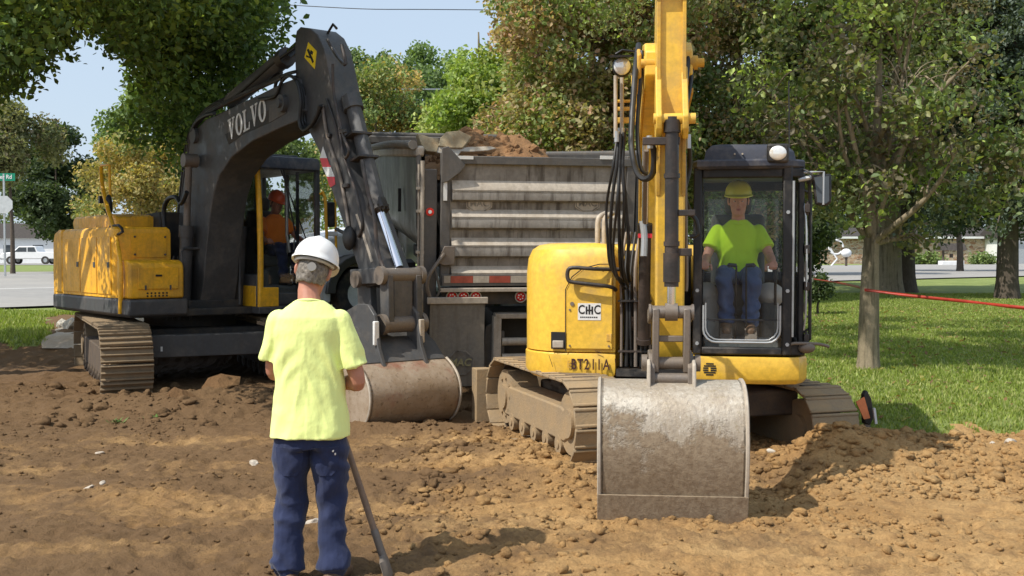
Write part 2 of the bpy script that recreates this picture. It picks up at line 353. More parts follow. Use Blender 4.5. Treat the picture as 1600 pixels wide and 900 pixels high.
def textmesh(txt,size,depth=.004,bold=.0,mat='blackdec',name='lettering',parent=None,M=None,sx=1.0,shear=0,spacing=1):
    cu=bpy.data.curves.new(name,'FONT'); cu.body=txt; cu.size=size; cu.extrude=depth; cu.offset=bold; cu.align_x='CENTER'; cu.align_y='CENTER'; cu.resolution_u=3; cu.shear=shear; cu.space_character=spacing
    o=bpy.data.objects.new('t',cu); S.collection.objects.link(o); dg=bpy.context.evaluated_depsgraph_get(); dg.update()
    me=bpy.data.meshes.new_from_object(o.evaluated_get(dg)); bpy.data.objects.remove(o); me.transform(Matrix.Diagonal((sx,1,1,1)))
    if M: me.transform(M)
    me.name=name; me.materials.clear(); me.materials.append(MAT[mat]); return link(name,me,parent)
def facing(c,right,up):  # matrix placing flat text: x->right, y->up
    right=Vector(right).normalized(); up=Vector(up).normalized(); n=right.cross(up)
    return Matrix(((right.x,up.x,n.x,c[0]),(right.y,up.y,n.y,c[1]),(right.z,up.z,n.z,c[2]),(0,0,0,1)))
# ------------------------------------------------------------------ numeric noise
def hsh(ix,iy,seed):
    h=(ix.astype(np.int64)*374761393+iy.astype(np.int64)*668265263+seed*1442695041)&0xffffffff
    h=((h^(h>>13))*1274126177)&0xffffffff; return ((h^(h>>16))&0xffff)/65535.0
def vn(x,y,seed=0):
    ix=np.floor(x);iy=np.floor(y);fx=x-ix;fy=y-iy;fx=fx*fx*(3-2*fx);fy=fy*fy*(3-2*fy)
    a=hsh(ix,iy,seed);b=hsh(ix+1,iy,seed);c=hsh(ix,iy+1,seed);d=hsh(ix+1,iy+1,seed)
    return (a*(1-fx)+b*fx)*(1-fy)+(c*(1-fx)+d*fx)*fy
def fbm(x,y,o=4,seed=0,g=.5):
    s=0;a=1;t=0
    for i in range(o): s=s+a*(vn(x*2**i+i*17.3,y*2**i-i*9.1,seed+i)-.5); t+=a; a*=g
    return s/t*2
def sst(a,b,x): t=np.clip((x-a)/(b-a),0,1); return t*t*(3-2*t)
# ------------------------------------------------------------------ terrain
def gauss(x,y,cx,cy,sx,sy,a,rot=0):
    c,s_=math.cos(rot),math.sin(rot); u=(x-cx)*c+(y-cy)*s_; v=-(x-cx)*s_+(y-cy)*c
    return a*np.exp(-(u/sx)**2-(v/sy)**2)
def lawn_edge_right(x): # depth at which the lawn starts right of the dig
    return 10.6-.13*(x-3.5)
def dirtmask(x,y):      # >0 dirt, <0 lawn
    n=.35*fbm(x*1.3,y*1.3,4,5)+.12*fbm(x*6,y*6,3,6)
    right = np.where(x>-1.2, np.where(x>1.9, lawn_edge_right(x)-y, 1.0+12.8-y-.0*x), 1)
    a = np.where(x>2.1, (10.75-.16*(x-2.6))-y, 13.6-y)
    left = np.where(x<-2.3, np.maximum(17.2-y, np.minimum((x+.43*y)*1.2, 22.0-y)), 1e3)
    m=np.minimum(np.where(x>-2.3,a,1e3),left)
    return m+n
def H0(y): return np.where(y>9,.85*(1-np.exp(-(np.maximum(y,9)-9)/14)),0)
def height(x,y,detail=True):
    x=np.asarray(x,float);y=np.asarray(y,float)
    pit=np.maximum(sst(17.6,16.2,y)*sst(-1.6,-2.6,x)*sst(-9.5,-7.6,x), sst(13.0,11.2,y)*sst(-9.5,-7.6,x)*sst(3.9,2.6,x))
    pit=np.maximum(pit, sst(11.6,10.8,y)*sst(3.4,2.4,x))
    h=H0(y)*(1-pit)
    dm=np.clip(dirtmask(x,y)/.5,0,1)
    h=h+.012*fbm(x*.5,y*.5,3,3)*sst(60,10,y)
    # mounds and hollows of the dig
    h=h+gauss(x,y,2.60,8.5,.50,.38,.27,.1)+gauss(x,y,3.8,8.65,1.2,.36,.17,-.05)+gauss(x,y,2.3,8.0,.40,.45,.08)+gauss(x,y,3.2,8.2,1.1,.4,.05)
    h=h+gauss(x,y,4.7,9.1,.6,.24,.15)
    h=h-gauss(x,y,1.95,7.9,.3,.45,.10)
    h=h+gauss(x,y,.35,8.1,.55,.35,.10)+gauss(x,y,-.4,9.0,.7,.35,.09)
    h=h-gauss(x,y,4.6,10.3,1.3,.3,.16)
    h=h+gauss(x,y,-1.1,10.35,1.4,.25,.09)+gauss(x,y,-3.4,11.8,.8,.35,.10)+gauss(x,y,-4.3,11.9,.5,.3,.08)
    h=h+gauss(x,y,-6.8,13.2,1.2,.8,.12)+gauss(x,y,-2.9,12.9,1.3,.4,.13)
    if detail:
        a=fbm(x*1.1,y*1.5,4,21)*.045
        rut=.02*np.sin((y*4.2+.25*x+1.5*fbm(x*.6,y*.6,2,9)))*sst(9,7,y)*sst(1.5,-1,x)
        lump=np.abs(fbm(x*3.6,y*4.4,5,31,.62)); c=(.5-lump)*.075
        fine=fbm(x*11,y*11,4,41,.72)*.030+(.25-np.abs(fbm(x*7.3+3,y*8.1,3,47,.65)))*.045
        rough=.35+.65*sst(.35,.6,vn(x*.8,y*.8,77)); rough=np.maximum(rough, sst(1.6,2.3,x)*sst(6.9,7.7,y)); rough=np.maximum(rough,sst(7.9,8.3,y)*.8)
        h=h+dm*(a+rut+(c+fine)*rough)
    return h
def hz(x,y,d=True): return float(height(np.array([x]),np.array([y]),d)[0])
def spacing(stops):
    out=[stops[0][0]]
    for (a,_),(b,st) in zip(stops[:-1],stops[1:]):
        n=max(1,int(round((b-a)/st))); out+= [a+(b-a)*(i+1)/n for i in range(n)]
    return np.array(out)
def damp_and_shade(px,py):
    return sst(1.3,-1.2,px)*.50+.16*sst(.5,.75,vn(px*.9+9,py*1.6,88))*(px<2)+.10*np.sin(py*5+2*fbm(px*.5,py*1.2,3,66))*(px<0)+.5*sst(9.4,11.5,py)*sst(1.5,-.5,px)-.1+.28*fbm(px*.7,py*1.4,4,55)+.35*gauss(px,py,1.95,8.3,.35,.9,1)  # last term paints the bucket's cast shade into the hollow beside it
def ground():
    xs=spacing([(-420,0),(-120,60),(-40,8),(-14,1.2),(-6.5,.07),(-3.6,.035),(6.2,.0265),(9,.09),(16,.5),(40,2),(120,10),(420,60)])
    ys=spacing([(-60,0),(-6,9),(2,1),(4.2,.2),(5.5,.022),(9.6,.028),(14,.05),(20,.12),(34,.7),(70,2),(160,10),(600,60)])
    X,Y=np.meshgrid(xs,ys); Hh=height(X,Y); nx,ny=len(xs),len(ys)
    co=np.stack([X,Y,Hh],-1).reshape(-1,3); i=np.arange(nx*ny).reshape(ny,nx)
    q=np.stack([i[:-1,:-1],i[:-1,1:],i[1:,1:],i[1:,:-1]],-1).reshape(-1,4)
    cx=(X[:-1,:-1]+X[1:,1:])/2; cy=(Y[:-1,:-1]+Y[1:,1:])/2
    dm=dirtmask(cx,cy).reshape(-1); 
    for name,sel,mt in (('dirt_ground',dm>0,'dirt'),('lawn',dm<=0,'lawn')):
        f=q[sel]; used,inv=np.unique(f,return_inverse=True); me=bpy.data.meshes.new(name)
        me.vertices.add(len(used)); me.vertices.foreach_set('co',co[used].ravel()); me.loops.add(f.size); me.loops.foreach_set('vertex_index',inv.ravel())
        me.polygons.add(len(f)); me.polygons.foreach_set('loop_start',np.arange(0,f.size,4)); me.polygons.foreach_set('use_smooth',np.ones(len(f),bool)); me.update(calc_edges=True)
        px=co[used][:,0]; py=co[used][:,1]
        if name=='dirt_ground':
            d=damp_and_shade(px,py)
        else: d=gauss(px,py,7.6,15.9,1.4,1.6,.55)+gauss(px,py,-7.3,15.2,1.5,.8,.6)+.35*np.exp(-np.clip(py-10.2,0,9)/.5)*(px>2)
        a=me.attributes.new('damp' if name=='dirt_ground' else 'bare','FLOAT','POINT'); a.data.foreach_set('value',d.astype(np.float32))
        me.materials.append(MAT[mt]); o=link(name,me); struct(o)
ground()
# ------------------------------------------------------------------ roads laid over the terrain
def sheet(name,fn,us,vs,mat,lift):
    U,V=np.meshgrid(us,vs); X,Y=fn(U,V); Zc=height(X,Y,False)+lift; co=np.stack([X,Y,Zc],-1).reshape(-1,3); nx,ny=len(us),len(vs)
    i=np.arange(nx*ny).reshape(ny,nx); q=np.stack([i[:-1,:-1],i[:-1,1:],i[1:,1:],i[1:,:-1]],-1).reshape(-1,4)
    me=bpy.data.meshes.new(name); me.from_pydata(co.tolist(),[],q.tolist()); me.materials.append(MAT[mat]); me.polygons.foreach_set('use_smooth',[True]*len(me.polygons)); return struct(link(name,me))
rA=Vector((-11.6,23.0,0)); rB=Vector((20,45.5,0)); rd=(rB-rA).normalized(); rn=Vector((-rd.y,rd.x,0))
def rf(U,V): return rA.x+rd.x*U+rn.x*V, rA.y+rd.y*U+rn.y*V
sheet('road',rf,np.linspace(-70,160,231),np.linspace(0,36,37),'road',.05)
for v0 in (9.0,26.0): sheet('road_line',rf,np.linspace(-70,160,231),np.array([v0,v0+.28]),'line',.056)
sheet('far_car_park',lambda U,V:(U,V),np.linspace(-90,-22,40),np.linspace(100,135,20),'road',.03)
sheet('gravel_apron',lambda U,V:(U+.06*np.sin(V*5)+(V-18)*-.25,V),np.linspace(-7.6,-4.6,20),np.linspace(17.0,24.5,40),'gravel',.03)
# ------------------------------------------------------------------ crawler track
def track(root,M,length,h,width,nshoe,shoemat,framemat,grouser=2,boxframe=True,gh=.045):
    """M: frame at the track's ground centre, x along the track"""
    r=h/2; st=length-h; per=2*st+2*math.pi*r; p=per/nshoe
    b=MB(M)
    cr=r*.80
    b.tube([(st/2,-.05,r),(st/2,.05,r)],cr*.9,24)
    tr=b.build('track_chain','muddark',root)
    # chain band
    c=MB(M); n=60; rings=[]
    for i in range(n):
        x,z,a=oval(i/n*per,st,r-.035,r)
        nx,nz=math.sin(a),-math.cos(a)
        rings.append([Vector((x-nx*.0,yy,z)) if k<2 else Vector((x-nx*.055,yy,z-nz*.055)) for k,yy in enumerate((-.09,.09,.09,-.09))])
    rings.append(rings[0]); c.loft(rings,caps=False); o=c.build('link_band','muddark',tr)
    # side frame
    f=MB(M); hw=width*.33
    if boxframe:
        z0,z1=h*.26,h*.66
        f.prism([(-st/2+.02,z0),(st/2-.12,z0),(st/2+.02,z0+.06),(st/2+.02,z1-.06),(st/2-.2,z1),(-st/2+.15,z1),(-st/2,z1-.07)],(0,0,0),(1,0,0),(0,0,1),(0,1,0),-hw,hw)
    f.build('roller_frame',framemat,tr,bevel=.015)
    for i,x in enumerate((st/2,-st/2)):
        w=MB(M); w.cyl((x,-hw*.9,r),(x,hw*.9,r),r*.74,n=26); w.cyl((x,-hw-.02,r),(x,hw+.02,r),r*.34,n=18)
        if i: 
            for k in range(9): a=2*math.pi*k/9; w.cyl((x+r*.52*math.cos(a),-hw*1.0,r+r*.52*math.sin(a)),(x+r*.52*math.cos(a),hw*1.0,r+r*.52*math.sin(a)),.02,n=6)
        w.build('idler_wheel' if i==0 else 'drive_sprocket',shoemat,tr)
    nr=max(5,int(st/.36)); b0=None
    for k in range(nr):
        x=-st/2+.25+(st-.5)*k/(nr-1)
        if b0 is None:
            w=MB(); w.cyl((0,-hw*1.02,0),(0,hw*1.02,0),h*.115,n=16); w.cyl((0,-hw*1.08,0),(0,hw*1.08,0),h*.05,n=12); b0=w.build('track_roller',framemat,tr); me=b0.data; o=b0
        else: o=link('track_roller',me,tr)
        o.matrix_local=M@Matrix.Translation((x,0,h*.2))
    # shoes
    w=MB(); w.box((-p*.47,-width/2,-.012),(p*.47,width/2,.012))
    for g in range(grouser):
        gx=-p*.42+g*p*.8/max(1,grouser-1) if grouser>1 else -p*.4
        w.prism([(gx-.012,.012),(gx+.022,.012),(gx+.012,gh),(gx-.004,gh)],(0,0,0),(1,0,0),(0,0,1),(0,1,0),-width/2,width/2)
    sh=w.build('track_shoe',shoemat,tr,bevel=.006,seg=1); me=sh.data; rr=random.Random(3)
    for i in range(nshoe):
        x,z,a=oval(i*p,st,r,r)
        o=sh if i==0 else sh.copy()
        if i: S.collection.objects.link(o)
        o.matrix_local=M@Matrix.Translation((x,0,z))@Euler((rr.uniform(-.008,.008),a+rr.uniform(-.02,.02),0)).to_matrix().to_4x4()
    return tr
def oval(s,st,r,zc):
    """position along the loop and the angle turning +z outward; start top rear going forward"""
    if s<st: return -st/2+s, zc+r, 0
    s-=st
    if s<math.pi*r: a=s/r; return st/2+r*math.sin(a), zc+r*math.cos(a), a
    s-=math.pi*r
    if s<st: return st/2-s, zc-r, math.pi
    s-=st; a=s/r; return -st/2-r*math.sin(a), zc-r*math.cos(a), math.pi+a
def bolt(root,p,d,r=.018,mat='steel',name='bolt',l=.02):
    b=MB(); d=Vector(d).normalized(); b.cyl(Vector(p),Vector(p)+d*l,r,n=6); return b.build(name,mat,root)
def inset(poly,d):
    c=Vector((sum(p[0] for p in poly)/len(poly),sum(p[1] for p in poly)/len(poly))); out=[]
    n=len(poly)
    for i in range(n):
        p0=Vector(poly[i-1]);p1=Vector(poly[i]);p2=Vector(poly[(i+1)%n]); t=(p2-p0).normalized(); nn=Vector((-t.y,t.x))
        if (c-p1).dot(nn)<0: nn=-nn
        out.append(p1+nn*d)
    return out
def stack(b,poly,lv,mi=None):
    b.loft([[Vector((q[0],q[1],z)) for q in inset(poly,d)] for z,d in lv],mi)
def arcp(cx,cy,rx,ry,a0,a1,n): return [(cx+rx*math.cos(R(a0+(a1-a0)*i/n)),cy+ry*math.sin(R(a0+(a1-a0)*i/n))) for i in range(n+1)]
def bucket(root,M,width,prof,lipz,mat,lipmat,name='bucket'):
    """prof: outer profile (t,z) from the top edge round to the lip; closed with flat side plates"""
    b=MB(M); hw=width/2; th=.022
    n=len(prof); inn=[]
    for i,(t,z) in enumerate(prof):
        a=Vector(prof[max(0,i-1)]);c=Vector(prof[min(n-1,i+1)]); d=(c-a).normalized(); nn=Vector((d.y,-d.x)); cc=Vector((sum(p[0] for p in prof)/n,sum(p[1] for p in prof)/n))
        if (cc-Vector((t,z))).dot(nn)<0: nn=-nn
        inn.append((t+nn.x*th,z+nn.y*th))
    k=26
    def grid(pr): return [[Vector((t,-hw+width*j/k,z)) for j in range(k+1)] for t,z in pr]
    o=grid(prof); i_=grid(inn[::-1]); rings=o+i_; rings.append(o[0])
    b.loft(rings,caps=False,closed=False)
    poly=[(t,z) for t,z in prof]
    for s in (-1,1):
        b.prism(poly,(0,s*(hw-.002),0),(1,0,0),(0,0,1),(0,s,0),-.024,0)
    bk=b.build(name,mat,root,ang=30)
    return bk
def rib_edge(root,M,prof,hw,mat,w=.03):
    for s in (-1,1):
        b=MB(M); b.tube([(t,s*hw,z) for t,z in prof],.013,6); b.build('edge_bead',mat,root)

# =================================================================== YELLOW EXCAVATOR (right)
def cat():
    root=empty('yellow_excavator',(1.35,10.0,-.03)); tag(root,'yellow compact excavator facing the camera, its wide smooth bucket resting on the dirt','excavator')
    C=Vector((1.35,10.0,0)); base=root.location.copy()
    inv=Matrix.Translation(-base)
    th=R(11); F=Vector((-math.sin(th),-math.cos(th),0)); Hm=frame(C,F); H=inv@Hm     # Hm world frame, H root-local
    u=Vector((.297,-.955,0)).normalized(); Um=frame(Vector((1.40,10.0,0)),u); U=inv@Um
    # ---- undercarriage
    for s in (-1,1):
        MT=U@Matrix.Translation((-.03*s,1.02 if s>0 else -1.13,-.15 if s>0 else 0))
        track(root,MT,2.5,.70,.45,36,'mudshoe','mudshoe',2,gh=.022)
    b=MB(U); b.box((-.75,-.95,.30),(.75,.95,.52)); b.box((-.45,-.95,.36),(-.2,.95,.56)); b.cyl((0,0,.5),(0,0,.60),.55,n=30); b.build('track_frame','muddark',root,bevel=.02)
    b=MB(U); b.cyl((0,0,.60),(0,0,.72),.46,n=36); b.build('swing_ring','black',root)
    b=MB(U)
    pr=[(-1.58,.02),(-1.50,.12),(-1.46,.3),(-1.50,.5),(-1.58,.56),(-1.60,.54),(-1.53,.48),(-1.50,.3),(-1.54,.14),(-1.61,.04)]
    b.prism(pr,(0,0,0),(1,0,0),(0,0,1),(0,1,0),-1.25,1.25); b.box((-1.6,-1.40,.02),(-1.42,-1.25,.56)); b.box((-1.6,1.25,.02),(-1.42,1.27,.56))
    bl=b.build('dozer_blade','mudshoe',root,bevel=.006)
    b=MB(U); b.bar((-.6,-.4,.35),(-1.48,-.4,.25),.12,.14); b.bar((-.6,.4,.35),(-1.48,.4,.25),.12,.14); b.build('blade_arm','muddark',bl)
    # ---- house
    lf=lambda x,px,py: onl(Hm,0,x,px,py)   # (x fixed) -> local
    yl=lf(.95,818,480).y; yb=-.30
    plan=[(1.02,yb),(1.04,-.62)]+arcp(.52,-.68,.52,.46,0,-90,7)[1:]+[(.1,-1.17)]+arcp(-.1,0,1.25,1.18,-90,-270,16)[1:-1]+[(-.1,1.16),(.35,1.16),(.35,yb)]
    skirt=[(x,y) for x,y in plan]
    b=MB(H); stack(b,skirt,[(.66,.06),(.69,.015),(.73,0),(.875,0),(.885,.006)]); b.build('lower_skirt','cy',root,ang=28)
    b=MB(H); plan2=[(1.02,yb),(1.03,-.62)]+arcp(.52,-.66,.51,.47,0,-90,7)[1:]+[(.1,-1.16)]+arcp(-.1,0,1.23,1.16,-90,-240,12)[1:]+[(-.62,.30),(.3,.30),(.3,yb)]
    stack(b,plan2,[(.893,.01),(.897,0),(1.55,0),(1.68,.015),(1.755,.05),(1.795,.11),(1.81,.2)]); hs=b.build('engine_hood','cy',root,ang=28)
    def onhood(px,py,off=0): return lf(1.035+off,px,py)
    # door panel on the front of the hood with rounded top corner
    a=onhood(885,545); c=onhood(967,400)
    b=MB(H); y0,y1=a.y,yb-.02
    pts=[(y0,.92),(y1,.92),(y1,1.62),(y0+.28,1.62),(y0+.14,1.585),(y0+.05,1.51),(y0,1.42)]
    b.prism(pts,(1.0,0,0),(0,1,0),(0,0,1),(1,0,0),0,.046); dr=b.build('access_door','cy',root,bevel=.008)
    b=MB(H); b.tube([(1.049,y0-.006,.905),(1.049,y0-.006,1.42),(1.049,y0+.048,1.525),(1.049,y0+.14,1.598),(1.049,y0+.28,1.632),(1.049,y1,1.632)],.0045,6); b.build('door_seam','blackdec',dr)
    for zz in (1.02,1.48):
        b=MB(H); b.cyl((1.052,y1-.012,zz-.035),(1.052,y1-.012,zz+.035),.010,n=10); b.box((1.044,y1-.05,zz-.03),(1.051,y1-.012,zz+.03)); b.build('door_hinge','cy_worn',root,bevel=.002)
    for yy,zz in ((y0+.03,.95),(y0+.03,1.25),(y1-.03,.95),(y0+.3,1.59)): bolt(root,H@Vector((1.046,yy,zz)),H.to_3x3()@Vector((1,0,0)),.009,'steel',l=.008)
    b=MB(H); b.cyl((1.046,y0+.05,1.30),(1.054,y0+.05,1.30),.017,n=16); b.build('door_lock','steel',root)
    # hand rail
    hp=[onhood(px,py) for px,py in ((969,421),(930,420),(897,418),(889,424),(890,437),(900,441),(952,447),(962,453))]
    pts=[Vector((1.11 if 0<i<7 else 1.03,q.y,q.z)) for i,q in enumerate(hp)]; pts.insert(0,Vector((1.03,pts[0].y,pts[0].z)))
    b=MB(H); b.tube(pts,.017,10,sm=3); b.build('grab_rail','cylblk',hs)
    # latch recess
    q0=onhood(861,545);q1=onhood(883,519); b=MB(H); b.box((1.0,q0.y,q0.z),(1.037,q1.y,q1.z)); rc=b.build('latch_recess','blackdec',hs)
    b=MB(H); b.box((1.03,q0.y+.015,q0.z+.01),(1.055,q1.y-.012,(q0.z+q1.z)/2+.0)); b.build('latch_handle','alulit',hs,bevel=.006)
    # decals
    q0=onhood(903,500,.01);q1=onhood(939,474,.01); x=1.049
    b=MB(H); b.box((x-.004,q0.y,q0.z),(x,q1.y,q1.z)); st=b.build('sticker','decw',dr)
    Mx=H@facing((x+.001,(q0.y+q1.y)/2,q0.z*.40+q1.z*.60),(0,1,0),(0,0,1))
    textmesh('C',.105,.001,.002,'blackdec','letter',dr,Mx@Matrix.Translation((-.066,0,0)),.78)
    textmesh('C',.105,.001,.002,'blackdec','letter',dr,Mx@Matrix.Translation((.066,0,0)),.78)
    b=MB(H); cy_=(q0.y+q1.y)/2; zz=q0.z*.40+q1.z*.60
    for dy in (-.024,0.0,.024): b.box((x,cy_+dy-.007,zz-.036),(x+.002,cy_+dy+.007,zz+(.03 if dy else .045)))
    b.box((x,cy_-.03,zz-.008),(x+.0025,cy_+.03,zz+.004)); b.build('building_emblem','blackdec',dr)
    b=MB(H)
    for i in range(9):
        yy=q0.y+.02+i*.0165; b.box((x,yy,q0.z+.018),(x+.0015,yy+.0115,q0.z+.03))
    b.build('fine_print','blackdec',dr)
    q=onhood(915,572,.02); zc=.79
    Mx=H@facing((1.047,onhood(917,572).y,zc),(0,1,0),(0,0,1))
    for i,ch in enumerate('EBT211A'):
        if ch=='E': textmesh(ch,.085,.0015,.001,'cy_worn','letter',root,Mx@Matrix.Translation((-.150,0,0)),.7); continue
        textmesh(ch.replace('1','I'),.125,.0015,.0022,'decb','letter',root,Mx@Matrix.Translation((-.165+i*.055-(.006 if i==5 else 0),0,0)),.68)
    # stencil bridges stay as skirt paint: scratches
    b=MB(H)
    for px,py,dx,dy in ((858,555,6,18),(930,548,9,3),(961,560,1,12)):
        a=onhood(px,py);c=onhood(px+dx,py+dy); b.bar((1.046,a.y,a.z),(1.046,c.y,c.z),.004,.004)
    b.build('scratches','decb',root)
    # exhaust
    b=MB(H)
    e0=lf(.25,934,385); e1=lf(.25,942,345)
    b.tube([(.25,e0.y,1.75),(.25,e0.y,2.0),(.22,e0.y+.02,2.06),(.12,e0.y+.06,2.09)],.024,10,sm=3); b.tube([(.25,e0.y+.06,1.75),(.25,e0.y+.06,2.0),(.22,e0.y+.08,2.06),(.12,e0.y+.12,2.09)],.024,10,sm=3); b.build('exhaust_pipe','alulit',root)
    # ---- boom foot area: dark well with pipes
    b=MB(H); b.box((.3,-.28,.72),(.42,.30,1.75)); b.box((.3,-.29,.70),(1.05,.30,.76)); b.build('boom_well','black',root)
    for i in range(7):
        y=-.25+i*.04; b=MB(H); b.tube([(1.02-.02*(i%3),y,.78),(1.0,y+.01*math.sin(i*2),1.2),(.95,y-.01,1.55+.05*(i%2)),(.8,y+.02,1.9)],.011+.004*(i%2),8,sm=3); b.build('hydraulic_line','rubber' if i%3 else 'steel',root)
    b=MB(H); b.box((.95,-.275,1.32),(1.05,.0,1.335)); b.box((.95,-.275,.9),(1.03,0,.915)); b.build('line_clamp','cylblk',root)
    # ---- cab
    y0=lf(1.1,1083,400).y; y1=lf(1.1,1238,400).y; Y1=y1+.10
    z0=.90; zt=2.42
    xr=-.62
    skp=[(1.12,y0-.02),(1.12,y1-.10),(1.07,y1+.06),(.93,Y1+.03),(.2,Y1+.04),(-.7,Y1-.02),(-.7,y0-.02)]
    b=MB(H); stack(b,skp,[(.665,.035),(.69,.01),(.71,0),(.868,0),(.884,.008)]); sk=b.build('cab_skirt','cy',root,ang=28)
    # striped round emblem
    em=lf(1.123,1109,577)
    for k in range(6):
        zz=-.045+k*.018; hwid=math.sqrt(max(0,.054**2-zz**2)); b=MB(H); 
        if k in (2,3):
            b.box((1.121,em.y-hwid,em.z+zz-.0055),(1.1235,em.y-.012,em.z+zz+.0055)); b.box((1.121,em.y+.006,em.z+zz-.0055),(1.1235,em.y+hwid,em.z+zz+.0055))
        else: b.box((1.121,em.y-hwid,em.z+zz-.0055),(1.1235,em.y+hwid,em.z+zz+.0055))
        b.build('emblem_stripe','blackdec',sk)
    cab=MB(H); pw=.05
    # pillars, sills, lower panel
    cab.box((1.02,y0,z0),(1.1,y0+.07,zt)); cab.box((1.02,y1-.075,z0),(1.1,y1+.0,zt))
    cab.box((1.02,y0+.07,z0),(1.1,y1-.075,z0+.06)); cab.box((1.02,y0+.07,zt-.09),(1.09,y1-.075,zt))
    cab.bar((1.06,y1-.03,z0+.05),(.98,Y1,z0+.04),.06,.10); cab.bar((1.06,y1-.03,zt-.05),(.98,Y1-.02,zt-.05),.06,.08)
    cab.box((.93,Y1-.05,z0),(1.0,Y1,zt)); cab.box((.16,Y1-.045,z0),(.24,Y1,zt)); cab.box((xr,Y1-.06,z0),(xr+.07,Y1,zt)); cab.box((xr,y0,z0),(xr+.07,y0+.06,zt))
    cab.box((xr,Y1-.05,z0),(.95,Y1-.002,z0+.09)); cab.box((xr,Y1-.05,zt-.08),(.95,Y1-.002,zt)); cab.box((xr,y0,z0),(1.02,y0+.04,1.5)); cab.box((xr,y0,zt-.08),(1.02,y0+.05,zt)); cab.box((.2,y0,1.5),(.26,y0+.04,zt))
    cab.box((xr,y0,z0),(xr+.04,Y1,1.55)); cab.box((xr,y0,zt-.1),(xr+.05,Y1,zt)); cab.box((xr,y0,z0-.005),(1.04,Y1-.01,z0+.02))
    cab.box((xr,Y1-.045,z0),(.16,Y1-.01,1.5))
    cb=cab.build('cab_frame','black',root,bevel=.012)
    # roof with rounded corners and a lifted hood
    rp=[(1.16,y0+.03),(1.17,y0+.3),(1.17,y1-.2),(1.12,y1-.02),(1.0,Y1+.0),(.7,Y1+.02),(-.68,Y1),(-.7,y0-.0),(1.05,y0-.01)]
    b=MB(H); stack(b,rp,[(zt-.02,.03),(zt,.0),(zt+.04,0),(zt+.055,.012)]); rf_=b.build('roof','navy',cb,ang=30)
    rp2=[(1.10,y0+.08),(1.11,y1-.12),(.9,Y1-.06),(-.6,Y1-.05),(-.6,y0+.05)]
    b=MB(H); stack(b,rp2,[(zt+.04,0),(zt+.13,.02),(zt+.175,.07),(zt+.185,.14)]); b.build('roof_hatch','navy',cb,ang=30)
    for py in (1148,1160): q=lf(1.115,py,247); bolt(cb,H@Vector((1.10,q.y,zt+.10)),H.to_3x3()@Vector((1,0,0)),.008,'alulit')
    # glass with rounded lower frame
    ga,gb=y0+.075,y1-.08
    b=MB(H); b.add([(1.078,ga,1.19),(1.078,gb,1.19),(1.078,gb,zt-.095),(1.078,ga,zt-.095)],[(0,1,2,3)]); b.build('windscreen','glass',cb,smooth=False)
    b=MB(H); b.add([(1.078,ga,z0+.065),(1.078,gb,z0+.065),(1.078,gb,1.178),(1.078,ga,1.178)],[(0,1,2,3)]); b.build('lower_window','glassd',cb,smooth=False)
    rr=.10; zb=z0+.10; path=[(1.088,ga+.01,1.30),(1.088,ga+.01,zb+rr)]+[(1.088,ga+.01+rr-rr*math.cos(R(a)),zb+rr-rr*math.sin(R(a))) for a in (20,45,70,90)]+[(1.088,gb-.01-rr+rr*math.sin(R(a)),zb+rr-rr*math.cos(R(a))) for a in (0,20,45,70,90)]+[(1.088,gb-.01,1.30)]
    b=MB(H); b.tube(path,.009,8); b.tube([(x_,y_*1+(.018 if y_<(ga+gb)/2 else -.018),z_+.02) for x_,y_,z_ in path],.006,6); b.build('window_seal','galv',cb)
    b=MB(H); b.box((1.07,ga,1.178),(1.09,gb,1.19)); b.build('window_bar','black',cb)
    b=MB(H); b.box((.25,Y1-.03,1.0),(.92,Y1-.024,zt-.085)); b.build('door_glass','glass',cb,smooth=False)
    b=MB(H); b.box((xr+.08,Y1-.03,1.5),(.15,Y1-.024,zt-.085)); b.build('side_glass','glass',cb,smooth=False)
    b=MB(H); b.box((xr+.015,y0+.07,1.55),(xr+.021,Y1-.07,zt-.1)); b.build('rear_glass','glass',cb,smooth=False)
    b=MB(H); b.box((xr+.08,y0+.015,1.5),(.19,y0+.021,zt-.085)); b.box((.27,y0+.015,1.5),(1.01,y0+.021,zt-.085)); b.build('side_glass','glass',cb,smooth=False)
    # door furniture: hinges, grab bars, handle, mirror, light
    def onr(px,py,x=.97): return lf(x,px,py)
    for (py0,py1,px) in ((327,360,1262),(404,440,1259),(468,495,1268)):
        a=lf(.9,px,py0);c=lf(.9,px,py1); y=Y1+.035; b=MB(H); zc=(a.z+c.z)/2; hh=(a.z-c.z)/2
        b.tube([(.9,y+.022*math.cos(t),zc+hh*math.sin(t)) for t in [i*math.pi/8 for i in range(17)]],.009,8,caps=False); b.build('door_hinge_loop','alulit',cb)
    b=MB(H); yy=lf(.93,1265,300).y; b.tube([(.93,Y1,2.32),(.93,yy,2.30),(.93,yy+.01,1.6),(.93,yy+.01,1.02),(.93,Y1,.99)],.014,8); b.tube([(.7,Y1,2.25),(.7,Y1+.07,2.22),(.7,Y1+.07,1.1),(.7,Y1,1.05)],.013,8); b.build('grab_bar','black',cb)
    b=MB(H); b.tube([(.98,Y1-.01,2.15),(1.02,Y1+.015,1.9),(1.02,Y1+.015,1.3),(.99,Y1,1.1)],.008,6,sm=3); b.tube([(1.09,y1+.005,1.05),(1.1,y1+.008,2.3)],.010,6);b.build('cable','galv',cb)
    b=MB(H); q=lf(1.0,1247,560); b.tube([(1.05,y1-.02,.98),(1.1,y1+.02,1.0),(1.0,Y1+.12,.99),(.95,Y1+.2,.965)],.013,8,sm=2); b.ell((1.03,y1+.12,.96),(.05,.07,.045)); b.build('step_bracket','steel',cb)
